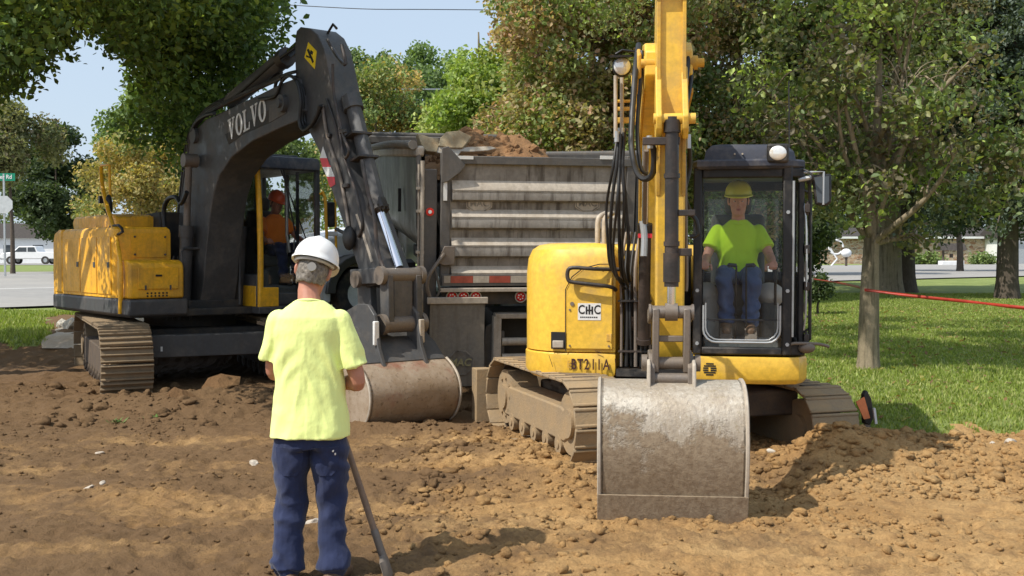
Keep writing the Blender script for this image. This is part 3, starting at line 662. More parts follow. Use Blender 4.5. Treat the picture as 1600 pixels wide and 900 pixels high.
    for dz in (1.42,1.72,1.0,2.05):
        b=MB(H); b.box((.98,Y1-.0,dz),(1.03,Y1+.04,dz+.07)); b.cyl((1.0,Y1+.02,dz-.02),(1.0,Y1+.02,dz+.09),.012,n=8); b.build('door_hinge','cylblk',cb,bevel=.004)
    for (yy,zz) in ((y0+.035,.99),(y1-.035,.99),(y1-.035,1.42),(y0+.035,1.42),(y1-.035,2.05)): bolt(cb,H@Vector((1.1,yy,zz)),H.to_3x3()@Vector((1,0,0)),.016,'galv')
    m0=lf(.95,1268,272);m1=lf(.95,1292,322)
    b=MB(H); b.tube([(1.0,Y1-.02,m0.z+.01),(.99,m0.y+.0,m0.z+.012),(.98,m1.y-.03,m0.z+.015),(.98,m1.y-.03,m1.z+.01)],.010,8); b.tube([(1.0,Y1-.05,m0.z-.05),(1.0,m0.y,m0.z-.03)],.02,8); mb=b.build('mirror_arm','galv',cb)
    b=MB(H); b.prism([(m0.y,m0.z-.01),(m1.y+.03,m0.z),(m1.y+.035,m1.z+.03),(m1.y,m1.z-.0),(m0.y+.03,m1.z+.01)],(.93,0,0),(0,1,0),(0,0,1),(1,0,0),0,.05); mr=b.build('mirror_housing','black',cb,bevel=.015)
    b=MB(H); b.prism([(m0.y+.02,m0.z-.03),(m1.y+.012,m0.z-.02),(m1.y+.015,m1.z+.04),(m1.y-.01,m1.z+.02),(m0.y+.045,m1.z+.03)],(.983,0,0),(0,1,0),(0,0,1),(1,0,0),0,.004); b.build('mirror_glass','bulb',cb)
    q=lf(1.12,1215,240); wl=MB(H); wl.box((1.10,q.y-.085,q.z-.075),(1.18,q.y+.085,q.z+.075)); wl.box((1.08,q.y-.02,zt+.02),(1.13,q.y+.02,q.z)); w=wl.build('work_lamp','black',cb,bevel=.035,seg=4)
    b=MB(H); b.ell((1.178,q.y,q.z),(.018,.068,.058),24,12); b.build('lamp_lens','lens',cb)
    b=MB(H); b.tube([(1.0,Y1-.02,zt-.02),(1.05,Y1+.03,zt-.05),(1.04,Y1+.06,zt-.1),(.95,Y1+.02,zt-.13)],.008,6,sm=3); b.build('lamp_cable','black',cb)
    b=MB(H); b.tube([(.6,Y1-.1,zt+.1),(.6,Y1-.11,zt+.75)],.006,6); b.build('antenna','black',cb)
    # interior
    ym=(ga+gb)/2-.02
    b=MB(H); b.box((-.05,ym-.25,1.18),(.42,ym+.25,1.45)); b.build('seat_cushion','seat',cb,bevel=.05,seg=3)
    b=MB(H); b.box((-.17,ym-.24,1.40),(-.03,ym+.24,2.08)); b.box((-.15,ym-.12,2.08),(-.05,ym+.12,2.26)); b.build('seat_back','seat',cb,bevel=.05,seg=3)
    b=MB(H); b.ell((.32,ym-.27,1.36),(.2,.13,.11),18,12); b.build('armrest_pad','seatl',cb)
    b=MB(H); b.ell((.32,ym+.27,1.36),(.2,.13,.11),18,12); b.build('armrest_pad','seatl',cb)
    b=MB(H); b.box((.2,ga+.02,.92),(1.0,gb-.02,1.0)); b.build('floor_mat','seat',cb)
    b=MB(H); b.box((-.1,ga-.0,.93),(.5,ga+.13,1.38)); b.build('right_console','seatl',cb,bevel=.03)
    b=MB(H); b.box((-.1,gb-.14,.93),(.5,gb-.0,1.30)); b.box((-.1,ym-.2,.92),(.35,ym+.2,1.2)); b.build('left_console','seat',cb,bevel=.03)
    for s in (-1,1):
        b=MB(H); b.tube([(.75,ym+s*.045+.02,.93),(.78,ym+s*.04+.02,1.62)],.008,8); b.tube([(.78,ym+.02+s*.04,1.62),(.79,ym+.02+s*.10,1.625),(.79,ym+.02+s*.11,1.61)],.017,8); b.build('travel_lever','black',cb)
        b=MB(H); b.tube([(.5,ym+s*.31,1.28),(.52,ym+s*.31,1.50)],.012,8); b.tube([(.52,ym+s*.31,1.50),(.53,ym+s*.31,1.62)],.022,8); b.build('joystick','black',cb)
        b=MB(H); b.cbox((.86,ym+s*.10,1.04),(.2,.1,.02),(0,.5,0)); b.build('pedal','steel',cb,bevel=.005)
    # wiper
    # ---- boom, swung a little to the machine's own side
    B0w=Vector((1.25,9.30,0)); Fb=(Vector((1.03,7.0,0))-Vector((1.25,9.3,0))).normalized(); Bm=frame(B0w,Fb); B=inv@Bm
    def bp(px,py,t): return onl(Bm,0,t,px,py)
    hw=.165
    def plates(poly,w,name,mat,par,bev=.01): b=MB(B); b.prism(poly,(0,0,0),(1,0,0),(0,0,1),(0,1,0),-w,w); return b.build(name,mat,par,bevel=bev)
    boom=plates([(-.15,.95),(.12,.95),(.28,1.4),(.42,2.1),(.66,2.62),(1.05,2.78),(1.62,2.86),(1.75,2.95),(1.74,3.12),(1.6,3.2),(1.0,3.3),(.5,3.22),(.18,2.85),(.0,2.1),(-.2,1.3)],hw,'boom','cy',root,.012)
    b=MB(B)
    for s in (-1,1): b.prism([(-.15,.95),(.12,.95),(.28,1.4),(.42,2.1),(.66,2.62),(1.05,2.76),(1.62,2.84),(1.62,2.88),(1.03,2.82),(.6,2.66),(.36,2.1),(.22,1.4),(.05,1.0),(-.1,1.0)],(0,s*hw,0),(1,0,0),(0,0,1),(0,s,0),-.002,.012)
    b.build('boom_flange','cy_worn',boom,bevel=.003)
    b=MB(B); b.cyl((1.70,-.17,3.04),(1.70,.20,3.04),.05,n=20); b.cyl((1.70,-.19,3.04),(1.70,.245,3.04),.032,n=12); b.build('boom_tip_pin','cy_worn',boom)
    b=MB(B); b.cyl((0,-.24,1.12),(0,.24,1.12),.06,n=20); b.build('boom_foot_pin','steel',boom)
    # boom cylinder (left of centre, under the boom)
    for yy in (-.13,.12):
        b=MB(B); b.cyl((.34,yy,.98),(.62,yy,1.95),.05,n=20); b.cyl((.34,yy,.98),(.352,yy,1.02),.062,n=20); b.cyl((.60,yy,1.88),(.623,yy,1.955),.06,n=20); c_=b.build('boom_cylinder','cylblk',root)
        b=MB(B); b.cyl((.62,yy,1.95),(.78,yy,2.6),.027,n=14); b.build('cylinder_rod','chrome',c_)
    q=bp(1006,424,.62); b=MB(B); b.cbox((.60,-.13,1.86),(.14,.11,.035)); b.build('red_tag','red',root)
    # stick
    sb=[(1.62,3.18),(1.60,2.9),(1.78,2.35),(1.88,1.35),(1.90,1.02),(2.0,1.0),(2.04,1.1),(2.10,2.2),(2.12,2.9),(2.10,3.9),(1.85,3.9)]
    b=MB(B); b.prism(sb,(0,0,0),(1,0,0),(0,0,1),(0,1,0),-.095,.095); stick=b.build('stick','cy',root,bevel=.012)
    b=MB(B)
    for s in (-1,1): b.prism([(2.10,2.1),(2.13,2.2),(2.15,2.9),(2.13,3.9),(2.09,3.9),(2.11,2.9),(2.08,2.1)],(0,s*.083,0),(1,0,0),(0,0,1),(0,1,0),-.012,.012)
    b.build('stick_flange','cy_worn',stick,bevel=.003)
    b=MB(B); b.box((2.02,-.13,3.42),(2.17,.13,3.45)); b.box((2.1,-.13,3.45),(2.17,-.10,3.8)); b.box((2.1,.10,3.45),(2.17,.13,3.8)); b.build('stick_top_bracket','cy',stick,bevel=.006)
    # cylinder lugs
    for s in (-1,1): b=MB(B); b.prism([(2.06,2.50),(2.2,2.46),(2.27,2.52),(2.29,2.60),(2.24,2.68),(2.1,2.95),(2.05,2.95)],(0,s*.085,0),(1,0,0),(0,0,1),(0,1,0),-.02,.02); b.build('cylinder_lug','cy',stick,bevel=.008)
    b=MB(B); b.cyl((2.23,-.12,2.59),(2.23,.15,2.59),.035,n=14); b.build('lug_pin','cy',stick)
    # bucket cylinder
    xc=2.23; b=MB(B); b.cyl((xc,0,2.60),(xc,0,1.56),.045,n=24); b.cyl((xc,0,1.72),(xc,0,1.53),.054,n=24); b.cyl((xc,0,1.54),(xc,0,1.50),.047,n=24); b.cyl((xc,0,2.58),(xc,0,2.50),.056,n=24); cy=b.build('bucket_cylinder','cylblk',root)
    b=MB(B); b.cyl((xc,0,1.50),(xc,0,1.38),.028,n=18); b.build('cylinder_rod','chrome',cy)
    b=MB(B); 
    for zz in (2.22,1.78): b=MB(B); b.ring((xc,0,zz),(0,0,1),.052,.044,.03); b.build('cylinder_band','cylblk',cy)
    for lo,hi in (((xc-.02,-.19,2.42),(xc+.02,.05,2.47)),((xc-.02,.04,1.96),(xc+.02,.15,2.0)),((xc-.02,.04,1.70),(xc+.02,.13,1.75))): b=MB(B); b.box(lo,hi); b.build('pipe_bracket','cylblk',cy,bevel=.004)
    # linkage
    def plate(poly,y0_,y1_,name,mat='steel'): b=MB(B); b.prism(poly,(0,0,0),(1,0,0),(0,0,1),(0,1,0),y0_,y1_); return b.build(name,mat,root,bevel=.008)
    b=MB(B); b.cyl((xc,-.13,1.335),(xc,.13,1.335),.042,n=20); b.cyl((xc,-.145,1.335),(xc,-.13,1.335),.052,n=20); b.cyl((xc,.13,1.335),(xc,.145,1.335),.052,n=20); b.cyl((xc,-.04,1.335),(xc,.04,1.335),.058,n=20); b.build('linkage_pin','steel',root)
    for s in (-1,1):
        plate([(xc-.05,1.36),(xc+.05,1.36),(xc+.045,1.1),(xc+.02,.94),(xc-.04,.94),(xc-.05,1.1)],s*.10-.022,s*.10+.022,'power_link')
        plate([(1.86,1.30),(1.92,1.34),(xc,1.38),(xc+.02,1.31),(1.95,1.24)],s*.13-.015,s*.13+.015,'guide_link')
    b=MB(B); b.box((xc-.04,-.08,1.14),(xc,.08,1.18)); b.build('link_brace','steel',root,bevel=.006)
    b=MB(B); b.cyl((2.2,-.18,1.0),(2.2,.18,1.0),.04,n=18); b.cyl((2.2,-.19,1.0),(2.2,-.155,1.0),.055,n=18); b.cyl((2.2,.155,1.0),(2.2,.19,1.0),.055,n=18); b.cyl((2.24,-.12,.90),(2.24,.12,.90),.038,n=18); b.cyl((1.95,-.18,.98),(1.95,.18,.98),.045,n=18); b.build('bucket_pin','steel',root)
    for s in (-1,1):
        plate([(1.86,.72),(2.30,.72),(2.28,.98),(2.2,1.06),(2.0,1.07),(1.88,1.0)],s*.125-.02,s*.125+.02,'bucket_ear')
        plate([(2.2,.83),(2.34,.83),(2.31,1.0),(2.24,1.03)],s*.145-.012,s*.145+.012,'ear_plate','alulit')
    # bucket
    prof=[(1.92,.80),(2.02,.865),(2.14,.885),(2.28,.875),(2.40,.82),(2.475,.73),(2.51,.6),(2.52,.46),(2.50,.32),(2.455,.16),(2.40,.0)]
    fine=smoothpath([Vector((a,0,z)) for a,z in prof],3); prof=[(v.x,v.z) for v in fine]
    bk=bucket(root,B,.925,prof,.2,'bucket','bucket')
    rib_edge(bk,B,prof,.4625,'alulit')
    b=MB(B); b.prism([(2.462,.185),(2.482,.185),(2.43,-.015),(2.405,-.015)],(0,0,0),(1,0,0),(0,0,1),(0,1,0),-.475,.475); b.build('cutting_edge','bucket',bk,bevel=.004)
    # hoses of the boom
    def hose(pix,t,r,name='hydraulic_hose',mat='rubber',sm=5):
        b=MB(B); pts=[]
        for k,(px,py) in enumerate(pix):
            tt=t[k] if isinstance(t,(list,tuple)) else t; pts.append(bp(px,py,tt))
        b.tube(pts,r,9,sm=sm); return b.build(name,mat,root)
    for i in range(6):
        dx=i*6.0; j=(i*37%5)-2; hose([(966+dx*.35,205+j*2),(960+dx*.5+j,260),(950+dx+j,320),(947+dx*1.1-j,380+j*5),(954+dx*.9,425+j*4),(972+dx*.4,445+j*3)],[.75+.03*j,.8,.75+.05*j,.6,.5,.3],.011+.003*(i%2))
    hose([(998,70),(993,110),(988,180),(987,230),(995,268),(1008,280),(1020,270),(1022,240),(1017,218)],[1.3,1.6,1.8,1.9,1.95,2.0,2.05,2.1,2.15],.021)
    hose([(1003,80),(1001,130),(996,200),(1001,260),(1012,272)],[1.5,1.6,1.8,1.9,1.9],.015)
    hose([(1076,80),(1072,120),(1064,165),(1066,210)],[1.7,1.8,1.9,2.0],.02)
    hose([(1082,100),(1076,150),(1060,200),(1057,250)],[1.7,1.8,2.0,2.0],.014)
    hose([(1076,215),(1078,260),(1070,300),(1078,330),(1088,345),(1090,365),(1078,370)],[2.0,1.9,1.9,1.8,1.8,1.8,1.8],.016)
    hose([(1069,205),(1062,205),(1060,220),(1061,330),(1060,420),(1062,460)],[2.05]*6,.009,'hydraulic_pipe','cylblk')
    hose([(1010,235),(1008,290),(1007,350),(1003,400)],[1.6,1.4,1.0,.8],.016,'hydraulic_pipe','steel')
    hose([(1004,345),(1007,370),(1006,400)],[1.0]*3,.026,'hose_fitting','galv')
    hose([(1015,212),(1016,232)],[2.15,2.15],.02,'hose_fitting','galv'); hose([(1075,210),(1075,232)],[2.0,2.0],.02,'hose_fitting','galv')
    hose([(1070,240),(1073,420),(1072,455)],[1.95]*3,.012,'hydraulic_pipe','steel')
    for px0,tt in ((962,.8),(972,.75)): hose([(px0,118),(px0,215)],[tt,tt],.016,'lamp_stand_tube','alulit')
    hose([(964,205),(964,222)],[.8,.8],.022,'hose_fitting','galv'); hose([(971,200),(971,226)],[.76,.76],.026,'hose_fitting','galv')
    for py,pyb in ((188,.02),(170,.012),(158,.008)):
        a=bp(961,py,.7); c=bp(994,py,.7); b=MB(B); b.box((.66,a.y,a.z-pyb),(.72,c.y,a.z+pyb)); b.build('light_bracket_rung','cy',root,bevel=.003)
    a=bp(986,195,.7);c=bp(995,118,.7); b=MB(B); b.box((.68,a.y,a.z),(.71,c.y+.0,c.z)); b.build('light_bracket','cy',root,bevel=.004)
    # boom work lamp
    q=bp(972,105,.95); b=MB(B); b.ell((.95,q.y,q.z),(.06,.075,.078),20,12); lh=b.build('boom_lamp','black',boom)
    b=MB(B); b.ell((.995,q.y,q.z),(.03,.064,.067),20,12); b.build('lamp_lens','lens',boom)
    b=MB(B); b.cbox((1.0,q.y-.01,q.z+.075),(.14,.17,.015),(0,.15,0)); b.tube([(.95,q.y-.05,q.z+.1),(.95,q.y,q.z+.13),(.93,q.y+.1,q.z+.12),(.92,q.y+.12,q.z+.02)],.010,8); b.build('lamp_guard','black',boom)
    # gusset on boom side near the lamp
    b=MB(B); q=bp(1008,95,1.45); b.prism([(1.2,2.9),(1.6,2.95),(1.62,3.12),(1.4,3.2),(1.2,3.1)],(0,-.20,0),(1,0,0),(0,0,1),(0,1,0),-.015,.015); b.build('boom_gusset','cy_worn',boom,bevel=.01)
    return root,Hm,ym,F
CATINFO=cat()
# =================================================================== DARK-BOOMED EXCAVATOR (left)
def vol():
    Fv=Vector((.627,-.779,0)).normalized(); Lv=Z.cross(Fv); foot=Vector((-4.32,15.0,0)); C=foot-Fv*.3
    root=empty('crawler_excavator',(C.x,C.y,0)); tag(root,'large excavator with charcoal boom, orange-yellow body and muddy crawler tracks on the left','excavator')
    inv=Matrix.Translation(-root.location); Hm=frame(C,Fv); H=inv@Hm
    u=Vector((math.sin(R(26)),-math.cos(R(26)),0)); U=inv@frame(C,u)
    for s in (-1,1): track(root,U@Matrix.Translation((.0,s*1.08,-.04)),4.15,.86,.60,46,'mudmid','muddark',3)
    b=MB(U); b.box((-.9,-.85,.45),(.9,.85,.75)); b.build('car_body','vdark',root,bevel=.03)
    b=MB(U); b.box((1.25,-.80,.42),(1.45,1.0,.70)); cbm=b.build('front_cross_beam','vgrey',root,bevel=.01)
    for yy in (-.6,.75): b=MB(U); b.box((1.455,yy-.012,.5),(1.46,yy+.012,.56)); b.build('weld_mark','decw',cbm)
    b=MB(U); b.cyl((0,0,.75),(0,0,.95),.62,n=36); b.build('swing_ring','vdark',root)
    onf=lambda ax,v,px,py: onl(Hm,ax,v,px,py)
    zb,zt=.93,2.06
    # deck
    b=MB(H); b.box((-2.0,-1.24,.92),(1.12,1.28,1.02)); b.box((-.2,-.42,.95),(.95,.32,1.12)); b.build('turntable_deck','vdark',root,bevel=.02)
    b=MB(H); b.prism([(-.1,1.0),(.55,1.0),(.42,1.5),(.1,1.75),(-.15,1.6)],(0,-.33,0),(1,0,0),(0,0,1),(0,1,0),-.02,.02); b.prism([(-.1,1.0),(.55,1.0),(.42,1.5),(.1,1.75),(-.15,1.6)],(0,.33,0),(1,0,0),(0,0,1),(0,1,0),-.02,.02); b.build('boom_bracket','vgrey',root,bevel=.01)
    # right flank: tank block with doors
    plan=[(.62,-.52),(.62,-1.12)]+arcp(.5,-1.14,.12,.12,0,-90,3)[1:]+[(-1.55,-1.26),(-1.55,-.52)]
    b=MB(H); stack(b,plan,[(1.16,.0),(1.2,0),(2.0,0),(2.05,.012),(2.08,.05)]); tank=b.build('fuel_tank_cover','vy',root,ang=28)
    b=MB(H); b.prism([(-1.55,1.16),(-1.55,2.08),(-1.7,2.06),(-1.95,1.9),(-2.0,1.5),(-1.97,1.16)],(0,-1.27,0),(1,0,0),(0,0,1),(0,1,0),0,.8); b.build('rear_side_panel','vy',root,bevel=.03)
    cw=[(-1.6,-1.25),(-1.95,-1.27)]+arcp(-1.75,0,.95,1.27,-80,-280,12)+[(-1.95,1.27),(-1.6,1.25)]
    b=MB(H); stack(b,cw,[(.95,.04),(1.0,0),(1.9,0),(2.02,.02),(2.08,.08)]); b.build('counterweight','vy',root,ang=28)
    b=MB(H); b.box((-2.0,-1.275,.94),(1.14,-1.15,1.155)); b.box((1.10,-1.275,.94),(1.16,-.5,1.155)); b.build('side_fender','vgrey',root,bevel=.03)
    b=MB(H); b.prism([(-1.5,1.0),(.2,1.0),(.2,2.3),(-1.5,2.25)],(0,-.5,0),(1,0,0),(0,0,1),(0,1,0),0,.9); b.build('engine_bay','vdark',root,bevel=.02)
    b=MB(H); b.prism([(-1.9,2.07),(-.05,2.07),(-.05,2.22),(-.18,2.27),(-1.85,2.27),(-1.95,2.2)],(0,-1.0,0),(1,0,0),(0,0,1),(0,1,0),0,1.9); hood=b.build('engine_hood','vy',root,bevel=.03)
    b=MB(H); b.box((-.046,-.8,2.10),(-.04,-.2,2.24)); b.build('hood_panel','vy',hood,bevel=.006)
    # toolbox (front right corner)
    b=MB(H); b.prism([(.62,1.16),(1.12,1.16),(1.12,1.55),(1.09,1.62),(1.0,1.65),(.62,1.65)],(0,-1.24,0),(1,0,0),(0,0,1),(0,1,0),0,.70); tb=b.build('tool_box','vy',root,bevel=.03,seg=3)
    b=MB(H); b.box((1.125,-1.14,1.28),(1.14,-.62,1.56)); b.build('box_lid','vy',tb,bevel=.012)
    b=MB(H); b.box((1.14,-.92,1.44),(1.15,-.84,1.465)); b.build('lid_latch','blackdec',tb)
    for k in range(2): b=MB(H); b.box((1.14,-1.06+.32*k,1.27),(1.152,-1.04+.32*k,1.33)); b.build('lid_hinge','vgrey',tb)
    v0=None
    for k in range(6):
        for j in range(2):
            b=MB(H); y=-1.02+k*.05; z=1.195+j*.035
            b.cyl((1.121,y,z),(1.128,y,z),.012,n=8); b.build('vent_hole','blackdec',tb)
    # flank doors and seams
    for x0,x1 in ((-1.5,-.75),(-.72,-.05),(-.02,.5)):
        b=MB(H); b.box((x0,-1.272,1.2),(x1,-1.262,1.95)); d=b.build('side_door','vy',tank,bevel=.006)
        b=MB(H); b.box((x1-.12,-1.28,1.55),(x1-.04,-1.272,1.62)); b.build('door_latch','vgrey',tank)
    b=MB(H); b.box((.625,-1.05,1.68),(.632,-.58,2.0)); b.build('front_door','vy',tank,bevel=.005)
    for yy,zz in ((-1.0,1.95),(-.6,1.95),(-1.0,1.72),(-.6,1.72)): bolt(tank,H@Vector((.63,yy,zz)),H.to_3x3()@Vector((1,0,0)),.014,'vgrey')
    # handrail and mirror on the right corner
    def rail(pix,ax,v,r,mat,name,sm=0,par=root):
        b=MB(H); pts=[]
        for k,(px,py) in enumerate(pix):
            vv=v[k] if isinstance(v,(list,tuple)) else v; pts.append(onf(ax,vv,px,py))
        b.tube(pts,r,9,sm=sm); return b.build(name,mat,par)
    hr=rail([(188,490),(189,420),(181,370),(168,325),(160,290),(158,262)],1,[-1.28,-1.28,-1.22,-1.15,-1.1,-1.05],.028,'vy','hand_rail',4)
    rail([(158,258),(171,258),(172,300),(173,325)],1,-1.05,.018,'vy','rail_loop',0,hr)
    b=MB(H); q=onf(1,-1.1,170,322); b.ell((q.x,q.y,q.z),(.05,.05,.16),12,8); q2=onf(1,-1.1,158,312); b.cbox((q2.x,q2.y,q2.z),(.05,.06,.1)); b.build('side_mirror','black',hr)
    rail([(172,355),(185,352),(192,362),(180,368),(178,372)],1,-1.2,.018,'black','rail_clamp',2,hr)
    rail([(258,365),(256,330),(262,312),(275,308),(283,318),(292,300)],1,-.5,.03,'rubber','fuel_hose',4)
    rail([(250,370),(258,400),(266,440)],1,-.5,.035,'vdark','filler_pipe',3)
    for i in range(6): rail([(262+i*9,500),(264+i*8,440+6*(i%3)),(272+i*7,400)],0,.7-.05*(i%2),.016,'rubber','hydraulic_hose',3)
    b=MB(H); b.tube([(.95,-.5,1.1),(.95,-.5,1.75),(.9,-.45,1.8),(.9,-.1,1.8)],.018,8); b.tube([(1.0,.28,1.05),(1.0,.28,1.7)],.018,8); b.build('guard_rail','vgrey',root)
    b=MB(H); b.box((.3,-.5,1.0),(.7,-.35,1.5)); b.box((.4,-.1,1.0),(.8,.2,1.3)); b.build('valve_block','vdark',root,bevel=.02)
    for i in range(4): b=MB(H); b.cyl((.82,-.12+.08*i,1.15),(.82,-.12+.08*i,1.42),.022,n=10); b.build('valve_spool','steel',root)
    # ---- cab
    y0=.42; y1=1.34; xf=1.30; xr=-.42; cz0=1.02; cz1=3.0
    cb=MB(H)
    def pil(x0_,y0_,x1_,y1_,z0_=cz0,z1_=cz1): cb.box((x0_,y0_,z0_),(x1_,y1_,z1_))
    pil(xf-.07,y1-.07,xf,y1); pil(.32,y1-.05,.40,y1); pil(xr,y1-.06,xr+.08,y1); pil(xr,y0,xr+.08,y0+.06); pil(.35,y0,.41,y0+.05)
    cb.box((xr,y0,cz0),(xf-.08,y0+.045,1.45)); cb.box((xr,y1-.045,cz0),(xf-.07,y1,1.25)); cb.box((xr,y0,cz0-.02),(xf,y1,cz0+.05)); cb.box((xf-.05,y0+.06,cz0),(xf,y1-.07,1.2))
    cb.box((xr,y0,cz1-.1),(xf,y1,cz1-.02)); cb.box((xr,y0,cz0),(xr+.05,y1,1.6))
    cf=cb.build('cab_frame','vgrey',root,bevel=.012)
    b=MB(H); b.tube([(xf-.03,y0+.03,cz0),(xf-.02,y0+.03,1.8),(xf-.05,y0+.03,2.4),(xf-.16,y0+.05,cz1-.03)],.04,10,sm=4); b.build('corner_pillar','vy',cf)
    b=MB(H); b.box((xr+.1,y0-.006,cz0),(xf-.1,y0+.04,1.30)); b.box((xf-.015,y0+.0,cz0-.0),(xf+.012,y0+.28,1.28)); b.build('lower_cab_panel','vy',cf,bevel=.01)
    b=MB(H); b.box((xr-.05,y0-.02,.93),(xf+.04,y1+.02,1.02)); b.build('cab_base','vgrey',cf,bevel=.01)
    rp=[(xf+.03,y0+.02),(xf+.05,y0+.2),(xf+.05,y1-.2),(xf+.03,y1-.02),(xr,y1+.01),(xr-.02,y1-.1),(xr-.02,y0+.1),(xr,y0-.01)]
    b=MB(H); stack(b,rp,[(cz1-.14,.03),(cz1-.12,0),(cz1-.02,0),(cz1+.03,.03),(cz1+.045,.10)]); b.build('roof','navy',cf,ang=30)
    b=MB(H); b.box((xr+.15,y0+.1,cz1+.04),(xf-.35,y1-.15,cz1+.10)); b.build('roof_visor','navy',cf,bevel=.015)
    b=MB(H); b.box((xf-.02,y0+.07,1.22),(xf-.014,y1-.08,cz1-.13)); b.build('windscreen','glass',cf,smooth=False)
    b=MB(H); b.box((.42,y0+.012,1.46),(xf-.1,y0+.018,cz1-.12)); b.build('side_glass','glassg',cf,smooth=False)
    b=MB(H); b.box((xr+.09,y0+.012,1.46),(.34,y0+.018,cz1-.12)); b.build('side_glass','glassg',cf,smooth=False)
    b=MB(H); b.box((.41,y1-.03,1.26),(xf-.08,y1-.024,cz1-.12)); b.build('door_glass','glass',cf,smooth=False)
    b=MB(H); b.box((xr+.02,y0+.07,1.6),(xr+.026,y1-.07,cz1-.12)); b.build('rear_glass','glass',cf,smooth=False)
    # wiper, grab strap, mirror on the cab's far corner
    b=MB(H); b.tube([(xf+.02,y0+.35,cz1-.1),(xf+.02,y0+.42,2.5),(xf+.02,y0+.55,1.9)],.012,6); b.tube([(xf+.02,y0+.30,cz1-.1),(xf+.02,y0+.50,2.4),(xf+.02,y0+.72,1.85)],.010,6); b.build('wiper','black',cf)
    b=MB(H); b.box((xf+.0,y0+.545,1.22),(xf+.02,y0+.585,cz1-.16)); b.build('windscreen_bar','black',cf)
    b=MB(H); b.tube([(xf-.12,y0+.47,2.65),(xf-.1,y0+.46,2.0),(xf-.1,y0+.50,1.75)],.022,8); b.build('lift_strut','galv',cf)
    b=MB(H); b.tube([(xf,y1,2.55),(xf+.05,y1+.05,2.5),(xf+.06,y1+.06,1.5),(xf,y1,1.4)],.022,8,sm=2); b.tube([(xf+.02,y1+.22,2.5),(xf+.05,y1+.22,1.6)],.018,8); mm=b.build('door_grab_rail','vy',cf)
    b=MB(H); b.box((xf+.0,y1+.06,2.1),(xf+.06,y1+.2,2.45)); b.build('cab_mirror','black',cf,bevel=.02)
    b=MB(H); b.box((xf+.03,y1+.06,1.98),(xf+.07,y1+.24,2.04)); b.build('mirror_bracket','decw',cf,bevel=.01)
    ym=(y0+y1)/2+.12
    b=MB(H); b.box((.25,ym-.25,1.56),(.75,ym+.25,1.73)); b.box((.3,ym-.2,1.05),(.7,ym+.2,1.56)); b.build('seat_cushion','seat',cf,bevel=.05,seg=3)
    b=MB(H); b.box((.12,ym-.24,1.68),(.27,ym+.24,2.35)); b.box((.14,ym-.12,2.35),(.24,ym+.12,2.55)); b.box((.3,y0+.1,1.06),(1.25,y1-.1,1.30)); b.build('seat_back','seat',cf,bevel=.05,seg=3)
    b=MB(H); b.box((.2,ym-.42,1.06),(.8,ym-.28,1.70)); b.box((.75,y0+.08,1.06),(1.2,y0+.2,1.5)); b.build('console','seat',cf,bevel=.03)
    for s in (-1,1):
        b=MB(H); b.tube([(1.02,ym+s*.05,1.25),(1.08,ym+s*.05,1.9),(1.1,ym+s*.05,1.93)],.010,8); b.build('travel_lever','galv',cf)
        b=MB(H); b.tube([(.85,ym+s*.31,1.56),(.87,ym+s*.31,1.8)],.014,8); b.tube([(.87,ym+s*.31,1.8),(.88,ym+s*.31,1.92)],.024,8); b.build('joystick','black',cf)
    # ---- boom and arm traced on their own planes
    Pm=frame(foot,Fv); Pl=inv@Pm
    def tz(pix,off): 
        out=[]
        for px,py in pix: q=onl(Pm,1,off,px,py); out.append((q.x,q.z))
        return out
    hw=.24
    bo=[(262,470),(270,420),(279,340),(290,262),(299,215),(306,203),(322,186),(345,176),(400,150),(440,130),(462,122),(470,150),(472,172),(466,188),(430,203),(395,220),(362,245),(342,275),(333,305),(327,345),(321,400),(318,440),(312,480)]
    poly=tz(bo,-hw); b=MB(Pl); b.prism(poly,(0,0,0),(1,0,0),(0,0,1),(0,1,0),-hw,hw); boom=b.build('boom','vgrey',root,bevel=.012)
    # lighter decal strip plate and lettering on the near face
    def nearface(px,py,off=-.25): return onl(Pm,1,off,px,py)
    def strip(pix,name,mat,par,off,th=.004):
        p_=tz(pix,off); b=MB(Pl); b.prism(p_,(0,off,0),(1,0,0),(0,0,1),(0,-1,0),0,th); return b.build(name,mat,par)
    strip([(352,210),(420,172),(447,158),(449,176),(420,192),(380,210),(358,226)],'lettering_panel','vdark',boom,-hw,.004)
    strip([(421,165),(446,154),(447,177),(421,192)],'bare_metal_patch','trlgrey',boom,-hw,.007)
    # VOLVO in slab serif letters on a sheared baseline
    a=nearface(357,220);c=nearface(417,186); t1=nearface(355,201)
    ex=(c-a); ez=Vector((t1.x-a.x,0,t1.z-a.z)); hgt=.26; ex_n=ex.normalized(); up=Vector((-.10,0,1)); L=ex.length
    def letter(poly,x0,w,name='letter',par=boom):
        b=MB(Pl)
        for pl in poly:
            b.prism([(x0+px_*w,py_*hgt) for px_,py_ in pl],(a.x,-hw-.004,a.z),(ex_n.x,0,ex_n.z),(up.x,0,up.z),(0,-1,0),0,.004)
        b.build(name,'decw',par,smooth=False)
    V=[[(.12,.93),(.36,.93),(.58,.3),(.5,0),(.42,0)],[(.58,.3),(.76,.93),(.88,.93),(.5,0)],[(0,1),(.44,1),(.44,.92),(0,.92)],[(.64,1),(1,1),(1,.92),(.64,.92)]]
    Lt=[[(.12,0),(.36,0),(.36,1),(.12,1)],[(0,1),(.5,1),(.5,.92),(0,.92)],[(0,0),(.9,0),(.9,.09),(0,.09)],[(.76,0),(.9,0),(.92,.34),(.84,.34)]]
    def O():
        out=[];n=20
        for i in range(n):
            a0=2*math.pi*i/n;a1=2*math.pi*(i+1)/n
            f=lambda an,rx,ry:(.5+rx*math.cos(an),.5+ry*math.sin(an))
            out.append([f(a0,.5,.52),f(a1,.5,.52),f(a1,.24,.42),f(a0,.24,.42)])
        return out
